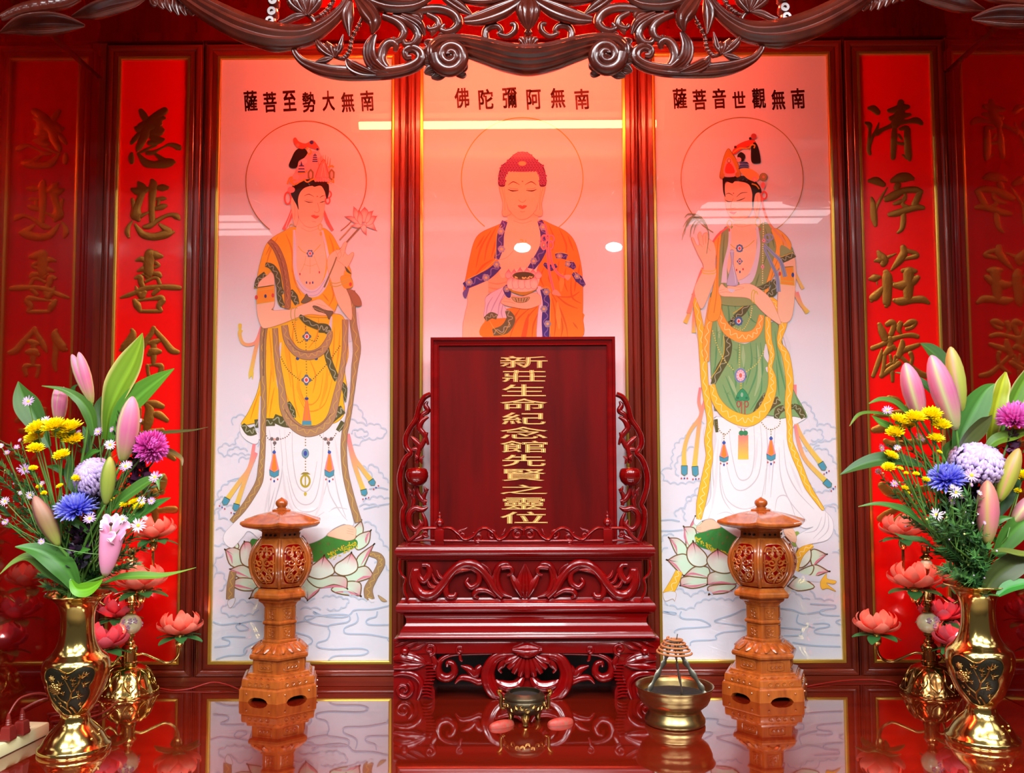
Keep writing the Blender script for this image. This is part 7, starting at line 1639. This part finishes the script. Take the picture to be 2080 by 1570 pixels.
A.greens('fine green aster foliage around the lavender flower of the @', [(640, 540), (520, 720), (440, 720), (690, 640), (620, 900), (680, 880), (770, 920), (560, 780), (480, 1160), (420, 1250), (340, 1260), (560, 1180)], 0.02, seed=5)
A.greens('fine green aster foliage beside the lotus shades of the @', [(840, 880), (800, 960), (760, 1240), (700, 1180), (660, 1260), (720, 1320), (640, 1340), (600, 1260), (520, 1290), (680, 1060)], -0.01, seed=8)
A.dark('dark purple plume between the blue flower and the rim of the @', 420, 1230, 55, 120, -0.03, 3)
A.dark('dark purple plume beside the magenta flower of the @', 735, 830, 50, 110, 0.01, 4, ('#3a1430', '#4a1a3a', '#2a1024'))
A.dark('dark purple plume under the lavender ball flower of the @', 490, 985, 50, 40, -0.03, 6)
A.greens('dense fine green foliage low in the middle of the @', [(300, 1300), (350, 1200), (400, 1120), (460, 1230), (520, 1340), (360, 1360), (260, 1330), (440, 1350), (300, 1180), (500, 1120), (560, 1330), (210, 1260), (230, 1180), (340, 1080)], 0.01, seed=31, needle=0.020, buds=False)
# ---- bunch on the incense bowl side
B = Bunch(pR, (1982, 1204), 1660, 640, 1/2.6167, 'right vase')
B.leaf("720,400,12 690,320,44 655,240,52 600,182,38 548,149,2", 'leaf behind the two pink buds, its tip over the couplet panel, in the @', '#2f5c2c', '#3f6a34', 0.05, 0.06)
B.leaf("640,440,10 590,385,26 540,345,22 480,318,12 415,304,2", 'leaf curving left behind the shorter pink bud, in the @', G3, G1, 0.05, 0.06, None, (0, -0.8, 0.6))
B.leaf("520,560,12 460,500,30 400,458,26 335,448,16 275,470,3", 'leaf arching above the yellow heads, upper of two, in the @', G1, '#55803a', -0.02, -0.05, None, (0, -0.7, 0.7))
B.leaf("460,560,10 380,532,16 290,518,16 220,530,12 172,590,2", 'leaf bent down at the tip over the picture frame, in the @', G1, '#55803a', -0.02, -0.06, None, (-0.2, -0.6, 0.8))
B.leaf("430,610,10 380,588,20 330,565,18 290,534,2", 'short pointed leaf under the bent leaf beside the yellow heads, in the @', '#3f7a3a', '#5a8a44', -0.03, -0.05)
B.leaf("560,800,14 440,768,42 330,768,44 220,800,30 122,848,2", 'long dark leaf reaching across to the green-robed painting, in the @', G3, '#34603a', -0.03, -0.06, None, (-0.1, -0.8, 0.6))
B.leaf("560,1110,12 480,1045,30 400,1015,22 310,1003,12 218,1018,2", 'long leaf below the small yellow buds, in the @', '#3a6a3a', '#4a7a44', -0.05, -0.07, None, (0, -0.7, 0.7))
B.leaf("620,1240,8 560,1195,20 490,1188,20 440,1175,14 408,1157,2", 'drooping leaf above the coral lotus shade, in the @', G3, '#4a6a4a', -0.06, -0.08, None, (0, -0.6, 0.8))
B.leaf("735,720,20 790,600,64 850,480,66 900,400,36 944,364,2", 'large green leaf standing right of the tall pink bud, in the @', '#2f6a2c', '#4a8436', 0.0, 0.0, None, (-0.3, -1, 0.2))
B.leaf("740,740,14 800,660,54 870,590,56 910,555,26 930,530,2", 'folded grey-green leaf under the large green leaf, in the @', '#4a5a3a', '#5f6a4c', -0.03, -0.03, None, (0.3, -0.8, -0.3))
B.leaf("915,690,16 940,560,44 965,450,50 985,370,40 1002,302,6", 'yellow-green variegated leaf beside the magenta flower, in the @', '#7f9a1e', '#c0cc3e', 0.04, 0.05, '#e0d890', (0.1, -1, 0.2), 0.1)
B.leaf("980,620,16 1030,500,44 1080,390,46 1130,300,30", 'cream-edged leaf cut by the picture edge over the magenta flower, in the @', '#4f8a34', '#6fa03e', 0.05, 0.05, '#d8cf8a')
B.leaf("890,720,10 950,665,34 1030,640,40 1110,620,20", 'leaf under the magenta flower, in the @', '#4a7a2a', '#7aa040', 0.0, -0.02, None, (0, -0.7, 0.7))
B.leaf("950,1280,24 1020,1180,56 1090,1110,52 1170,1060,20", 'broad leaf below the green-pink bud at the picture edge, in the @', G1, '#4f8440', -0.04, -0.06, None, (0.2, -0.9, 0.5))
B.leaf("930,1256,6 990,1252,24 1070,1268,32 1150,1275,16", 'level olive leaf above the rim at the picture edge, in the @', '#5a6a34', '#6a7a3a', -0.07, -0.08, None, (0, -0.5, 1))
B.leaf("880,1490,20 950,1395,58 1030,1335,64 1110,1295,46 1180,1270,14", 'wide dark leaf rising from the rim to the picture edge, in the @', '#3a4a2c', '#4f5a38', -0.05, -0.07)
B.leaf("960,1490,12 1010,1450,34 1080,1430,36 1160,1420,14", 'green leaf lying over the rim at the picture edge, in the @', '#2f7a3a', '#3a8444', -0.07, -0.08, None, (0, -0.6, 0.8))
B.leaf("950,1080,14 1000,980,40 1050,890,34 1092,815,4", 'dark leaf behind the green-pink bud, in the @', G3, '#2f5a3a', 0.0, 0.0)
B.leaf("700,830,10 690,740,34 720,690,30 735,660,3", 'short leaf left of the lavender ball flower, in the @', G1, '#4a7040', 0.01, 0.01)
B.leaf("800,560,8 780,520,18 770,480,12 776,440,2", 'small leaf behind the yellow-green lily bud, in the @', G3, G1, 0.05, 0.05)
B.bud(468, 254, 552, 560, 54, 'shorter pink lily bud before the couplet panel, in the @', -0.02, ('#c0a08a', '#c95c88', '#dc8cac'))
B.bud(606, 213, 738, 608, 62, 'largest pink lily bud, tall and leaning left, in the @', -0.04, ('#b8c070', '#cc6490', '#dc8cae'))
B.bud(708, 168, 768, 510, 46, 'yellow-green lily bud behind the largest pink bud, in the @', 0.01, ('#a8b040', '#b0b84a', '#c8b060'), '#d8a890')
B.bud(905, 878, 905, 1216, 56, 'rosy lily bud standing low in front in the @', -0.09, ('#9aa844', '#d06a80', '#c8806a'), '#b89a58')
B.bud(1072, 708, 968, 988, 44, 'slanted green and pink lily bud right of the lavender ball flower, in the @', -0.07, ('#a0ac34', '#a8a83e', '#b89a54'), '#c88a6a')
B.bud(1150, 960, 1040, 1106, 40, 'pale pink lily bud cut by the picture edge, in the @', -0.04, ('#c8b070', '#d07c8c', '#de98aa'))
B.mum(858, 778, 160, 100, 'large pale lavender ball chrysanthemum in the middle of the @', 'ball', -0.04, (0.05, -0.6, 0.8))
B.mum(690, 872, 100, 72, 'blue chrysanthemum in front of the lavender ball flower in the @', 'blue', -0.08, (-0.3, -0.5, 0.85))
B.mum(1050, 552, 95, 60, 'magenta chrysanthemum near the picture edge in the @', 'magenta', -0.02, (0.05, -0.3, 0.95))
B.spray('yellow_chrysanthemum', 'bright yellow chrysanthemum spray with open heads below the pink buds in the @', 'chrysanthemum', [(435, 565, 46), (520, 552, 50), (605, 538, 52), (412, 632, 46), (656, 592, 46), (630, 662, 38), (490, 590, 36), (390, 752, 36), (380, 816, 34)], 'yellow', (600, 1060), -0.05)
B.spray('yellow_chrysanthemum', 'yellow chrysanthemum spray of round green-yellow buds left of the blue flower in the @', 'chrysanthemum', [(525, 847, 16), (578, 878, 20), (465, 922, 18), (648, 730, 14), (480, 948, 12), (440, 818, 15), (472, 842, 12)], 'yellow', (600, 1130), -0.07)
B.spray('yellow_chrysanthemum', 'yellow chrysanthemum cut by the picture edge in the @', 'chrysanthemum', [(1092, 862, 42), (1066, 936, 18), (1060, 1018, 10)], 'yellow', (1010, 1180), -0.05)
B.spray('aster_spray', 'mauve aster spray around the yellow heads of the @', 'aster', [(373, 508, 26), (545, 652, 28), (340, 706, 20), (325, 832, 18), (410, 896, 20), (425, 705, 18)], 'aster', (560, 1100), -0.03)
B.spray('aster_spray', 'pale aster spray in front of the lavender ball flower of the @', 'aster', [(820, 852, 36), (736, 942, 34), (712, 986, 24), (632, 1062, 34), (815, 900, 14), (860, 946, 16), (768, 962, 16), (718, 912, 14), (888, 1104, 10)], 'aster', (740, 1240), -0.10)
B.greens('fine green aster foliage in front of the @', [(640, 1120), (700, 1060), (760, 1040), (820, 1020), (860, 1080), (730, 1120), (800, 1120), (850, 1180), (660, 1200), (780, 1220), (840, 1280), (720, 1280), (900, 1240), (880, 1340), (700, 1340), (690, 1010), (745, 985), (800, 960), (850, 1010), (620, 1080), (580, 1020)], -0.10, seed=12)
B.greens('fine green aster foliage on the couplet panel side of the @', [(360, 880), (400, 700), (460, 760), (420, 960), (500, 900), (540, 980), (560, 760), (600, 900), (480, 1080), (540, 1120), (560, 1200), (400, 600)], 0.0, seed=15)
B.greens('fine green aster foliage behind the lavender flower of the @', [(620, 760), (680, 800), (950, 700), (1060, 760), (1000, 860), (930, 880), (1080, 680), (640, 960), (960, 1100)], 0.03, seed=18)
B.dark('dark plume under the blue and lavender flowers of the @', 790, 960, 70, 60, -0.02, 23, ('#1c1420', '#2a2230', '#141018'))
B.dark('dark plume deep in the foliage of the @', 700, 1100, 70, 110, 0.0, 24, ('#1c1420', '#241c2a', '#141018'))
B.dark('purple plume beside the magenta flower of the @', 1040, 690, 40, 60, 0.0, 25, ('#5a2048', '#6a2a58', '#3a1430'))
B.greens('dense fine green foliage low in the middle of the @', [(720, 1180), (760, 1260), (800, 1340), (840, 1120), (680, 1160), (740, 1380), (780, 1160), (860, 1260), (640, 1260), (690, 1240), (900, 1160), (830, 1400), (680, 1360), (620, 1140)], -0.04, seed=32, needle=0.020, buds=False)
# ================================================================== carved valance across the front of the niche
YV = -0.68
t = thing('carved_valance', 'dark carved wooden valance of scrolls and lotus hanging across the top of the niche', 'valance', (0, YV, 2.5))
zt = at(1040, -34, YV).z
mb = MB(); mb.cbox((XL, YV-0.02, zt), (XR, YV+0.03, ZC), 0.006); mb.build('lintel_board', CARVED, t, t.location, smooth=0)
VX, VS = 1073.0, 0.0075
def both(f):
    for s in (0, 1):
        yield (lambda q: P3(q)) if s == 0 else (lambda q: mirror(q, VX, VS))
# centre scroll bar with volutes
BAR = "884,118,17 884,102,19 902,91,20 940,92,22 985,103,26 1030,116,29 1073,121,31"
mb = MB(); B = P3(BAR); B = B+mirror(B[:-1], VX, VS)[::-1]
blade(mb, B, YV, 0.75, 5, 0.10, 20, 0.6, 6)
for M in both(0):
    Q = M(spiral(916, 122, 32, 4, 185, -2.0, 15, 5)); Q = [(q[0], q[1], q[2], -14-10*i/len(Q)) for i, q in enumerate(Q)]
    scroll(mb, Q, YV, 0.9, 10, 3); q = M([(916, 122, 10)])[0]; ball(mb, q[0], q[1], 13, YV, 1.0, 14, 0, -0.012)
mb.build('scroll_bar', CARVED, t, t.location, smooth=50)
for M in both(0):
    # feathered leaf pads beside the volutes
    for q in ("894,96,5 872,88,10 862,84,3", "886,108,6 868,104,12 858,104,3", "886,124,6 868,124,13 857,128,3", "892,138,6 874,143,12 862,149,3", "905,146,8 890,154,10 876,158,3", "935,146,6 942,136,9 948,126,3", "928,150,6 940,152,8 947,150,3", "908,84,5 898,74,9 890,70,2", "925,82,5 915,68,8 908,62,2"):
        mb = MB(); blade(mb, M(q), YV, 0.4, 5, 0.10, 10, 0.5); mb.build('volute_leaf', CARVED, t, t.location, smooth=50)
    mb = MB()
    for i in range(9):
        x = 946+i*12; y = 78+i*2.3+(i*i)*0.10
        blade(mb, M([(x+8, y+12, 3), (x, y+2, 7), (x-9, y-7, 2)]), YV, 0.5, 3, 0.12, 8, 0.5)
    mb.build('bar_fringe', CARVED, t, t.location, smooth=50)
    mb = MB()      # small curls under the lotus
    scroll(mb, M("1000,98,7 988,82,8 986,64,8 996,54,8 1011,54,7 1018,64,6 1010,70,4"), YV)
    scroll(mb, M("1014,70,5 1030,74,6 1045,64,7 1046,50,6 1036,49,4"), YV)
    mb.build('curl', CARVED, t, t.location, smooth=50)
    # hanging boat-shaped scroll
    mb = MB()
    blade(mb, M("612,98,3 604,93,5 598,100,6 602,111,7 618,127,9 650,140,13 690,147,15 740,149,14 790,147,13 830,139,12 853,125,12 853,108,11 838,99,9 824,105,8 826,117,7 836,117,5"), YV, 0.8, 3, 0.10, 12, 0.7, 6)
    blade(mb, M("704,120,3 714,133,12 736,144,12 764,151,3"), YV-0.012, 0.5, 5, 0.14)
    blade(mb, M("762,70,5 751,95,13 753,120,15 768,138,13 792,148,5"), YV-0.006, 0.6, 5, 0.12)
    scroll(mb, M("803,104,4 804,92,8 794,86,10 781,95,11 775,115,11 780,132,10 792,142,8"), YV, 0.8)
    mb.build('hanging_scroll', CARVED, t, t.location, smooth=50)
    # thick vine
    mb = MB()
    blade(mb, M("350,-30,14 395,2,22 445,32,27 500,58,29 560,73,27 620,71,22 664,49,15 698,15,11 714,-22,9"), YV-0.006, 0.7, 4, 0.10, 16, 0.6)
    blade(mb, M("470,60,8 520,80,14 560,90,16 598,92,9"), YV-0.002, 0.6, 3, 0.12)
    mb.build('vine', CARVED, t, t.location, smooth=50)
    # lotus bud with petals and beaded stem
    mb = MB()
    for q in ("679,115,3 664,105,10 650,93,9 642,80,2", "678,115,3 671,100,10 663,86,3", "681,113,3 691,96,7 697,70,1", "676,117,2 660,122,7 640,126,1", "680,115,3 684,104,7 681,90,2"): blade(mb, M(q), YV-0.008, 0.8, 3, 0.14)
    mb.build('lotus_bud', CARVED, t, t.location, smooth=50)
    mb = MB(); scroll(mb, M("679,114,4 698,119,5 710,104,4 715,78,4 730,50,4 738,30,4"), YV)
    for q in cr(P3("698,119 710,104 715,78 730,50"), 3): ball(mb, *(M([(q[0], q[1], 1)])[0][:2]), 5.4, YV)
    mb.build('beaded_stem', CARVED, t, t.location, smooth=50)
    mb = MB()
    blade(mb, M("713,4,5 706,32,14 710,74,2"), YV-0.012, 0.5, 3, 0.16); blade(mb, M("722,-8,6 745,20,18 760,45,15 756,68,3"), YV-0.016, 0.6, 3, 0.16)
    mb.build('leaf', CARVED, t, t.location, smooth=50)
    # upper scrolls
    mb = MB()
    scroll(mb, M("765,14,11 830,22,10 888,18,11 920,28,11 931,47,10 921,61,9 906,65,8 896,58,6 903,50,4"), YV)
    blade(mb, M("730,-14,14 785,8,17 840,8,13 878,-10,8"), YV-0.01, 0.6, 4, 0.14)
    scroll(mb, M("778,33,8 805,44,9 820,61,9 815,79,8 801,83,6 800,76,4"), YV)
    scroll(mb, M("798,33,8 834,48,10 849,69,10 841,89,10 826,91,8 819,82,5"), YV)
    blade(mb, M("815,30,5 850,48,10 863,72,3"), YV-0.006, 0.5, 3, 0.14)
    scroll(mb, M("868,29,6 888,40,7 890,55,7 874,60,6 868,53,4"), YV); blade(mb, M("888,50,6 880,64,7 877,74,1"), YV, 0.5)
    blade(mb, M("820,26,4 850,30,10 856,40,3"), YV, 0.5, 3, 0.14)
    mb.build('foliage_scroll', CARVED, t, t.location, smooth=50)
    # upper lotus with beads
    mb = MB()
    for q in ("624,30,4 596,8,12 588,-20,8", "623,30,4 610,6,15 606,-24,10", "624,30,4 630,4,13 630,-24,8", "625,30,4 643,8,10 652,-20,5", "620,30,3 600,34,8 578,44,6 566,44,2"): blade(mb, M(q), YV-0.006, 0.7, 4, 0.12)
    mb.build('lotus_flower', CARVED, t, t.location, smooth=50)
    mb = MB(); scroll(mb, M("624,30,4 636,38,5 642,50,6"), YV); scroll(mb, M("636,38,4 655,30,4 672,14,4 682,-14,4"), YV)
    for q in cr(P3("652,32 666,20 680,-6"), 3): ball(mb, *(M([(q[0], q[1], 1)])[0][:2]), 5.6, YV)
    mb.build('beaded_stem', CARVED, t, t.location, smooth=50)
    mb = MB()
    for x, y in ((559, -14), (557, 6), (555, 28), (551, 47)):
        q = M([(x, y, 1)])[0]; p = at(q[0], q[1], YV)
        mb.rings([[(p.x+r*cos(2*pi*j/16), YV+d, p.z+r*sin(2*pi*j/16)) for j in range(16)] for r, d in ((0.011, 0.012), (0.0135, 0.004), (0.0135, -0.008), (0.010, -0.014), (0.004, -0.014), (0.003, -0.010))])
    mb.build('disc_chain', CARVED, t, t.location, smooth=40)
    # corner petals and ribbed rolls
    mb = MB()
    blade(mb, M("0,66,2 40,52,19 90,48,24 132,48,18 172,52,3"), YV-0.03, 0.55, 15, 0.075, 60, 0.5); mb.build('corner_petal', CARVED, t, t.location, smooth=50)
    mb = MB(); blade(mb, M("146,34,3 190,22,17 232,10,18 270,2,12 300,-8,3"), YV-0.02, 0.55, 13, 0.08, 52, 0.5); mb.build('corner_petal', CARVED, t, t.location, smooth=50)
    mb = MB(); blade(mb, M("2,36,8 40,20,12 90,10,15 130,4,14 160,-8,10"), YV-0.012, 0.7, 0, 0, 12, 0.5, 8, cross=1)
    mb.build('ribbed_roll', CARVED, t, t.location, smooth=50); mb = MB()
    for i in range(7): blade(mb, M([(306+i*16, -10+i*2, 5), (312+i*15, 6+i*3, 9), (318+i*15, 20+i*3.5-abs(i-3)*3, 3)]), YV, 0.5, 3, 0.14)
    mb.build('ribbed_fringe', CARVED, t, t.location, smooth=50)
    # side petals of the centre lotus
    mb = MB()
    blade(mb, M("1068,-6,6 1022,20,17 975,37,15 943,42,7"), YV-0.012, 0.6, 3, 0.10, 14); blade(mb, M("1060,-20,8 1000,-6,18 950,-4,12 912,-14,4"), YV-0.004, 0.6, 3, 0.12, 12); blade(mb, M("900,-8,8 930,11,13 958,30,3"), YV-0.002, 0.5, 3, 0.14)
    mb.build('lotus_petal', CARVED, t, t.location, smooth=50)
mb = MB(); blade(mb, "1073,-8,8 1073,16,24 1073,40,20 1073,63,2", YV-0.03, 0.6, 5, 0.08, 20); mb.build('lotus_petal', CARVED, t, t.location, smooth=50)
mb = MB(); ball(mb, 1073, 68, 9, YV); ball(mb, 1073, 60, 6, YV)
for a_ in (-50, -25, 0, 25, 50): blade(mb, [(1073+6*sin(radians(a_)), 96, 3), (1073+14*sin(radians(a_)), 86-4*cos(radians(a_)), 8), (1073+24*sin(radians(a_)), 84-9*cos(radians(a_)), 4)], YV-0.01, 0.6, 3, 0.1)
mb.build('fan_leaf', CARVED, t, t.location, smooth=50)
# fluorescent batten behind the valance (its tube shows as a bright bar in the picture glass)
t = thing('tube_lamp', 'warm red fluorescent tube lamp mounted high behind the carved valance', 'lamp', (-0.03, -0.5, 2.925))
mb = MB(); mb.tube([(-0.57, -0.5, 2.880), (0.51, -0.5, 2.880)], 0.014, 12)
mb.build('tube', mat('glowing_tube', '#ffffff', 0.4, emit=((1.0, 0.085, 0.034), 205.0)), t, t.location)
mb = MB(); mb.cbox((-0.60, -0.525, 2.915), (0.54, -0.475, 2.960), 0.004); mb.build('batten', mat('white_enamel', '#e8e2da', 0.4), t, t.location)
for x in (-0.585, 0.525):
    mb = MB(); mb.cbox((x-0.014, -0.515, 2.860), (x+0.014, -0.485, 2.918), 0.003); mb.build('lamp_holder', MATS['white_enamel'], t, t.location)
mb = MB(); mb.tube([(-0.03, -0.5, 2.958), (-0.03, -0.5, ZC)], 0.008, 8); mb.build('hanger_rod', MATS['white_enamel'], t, t.location)
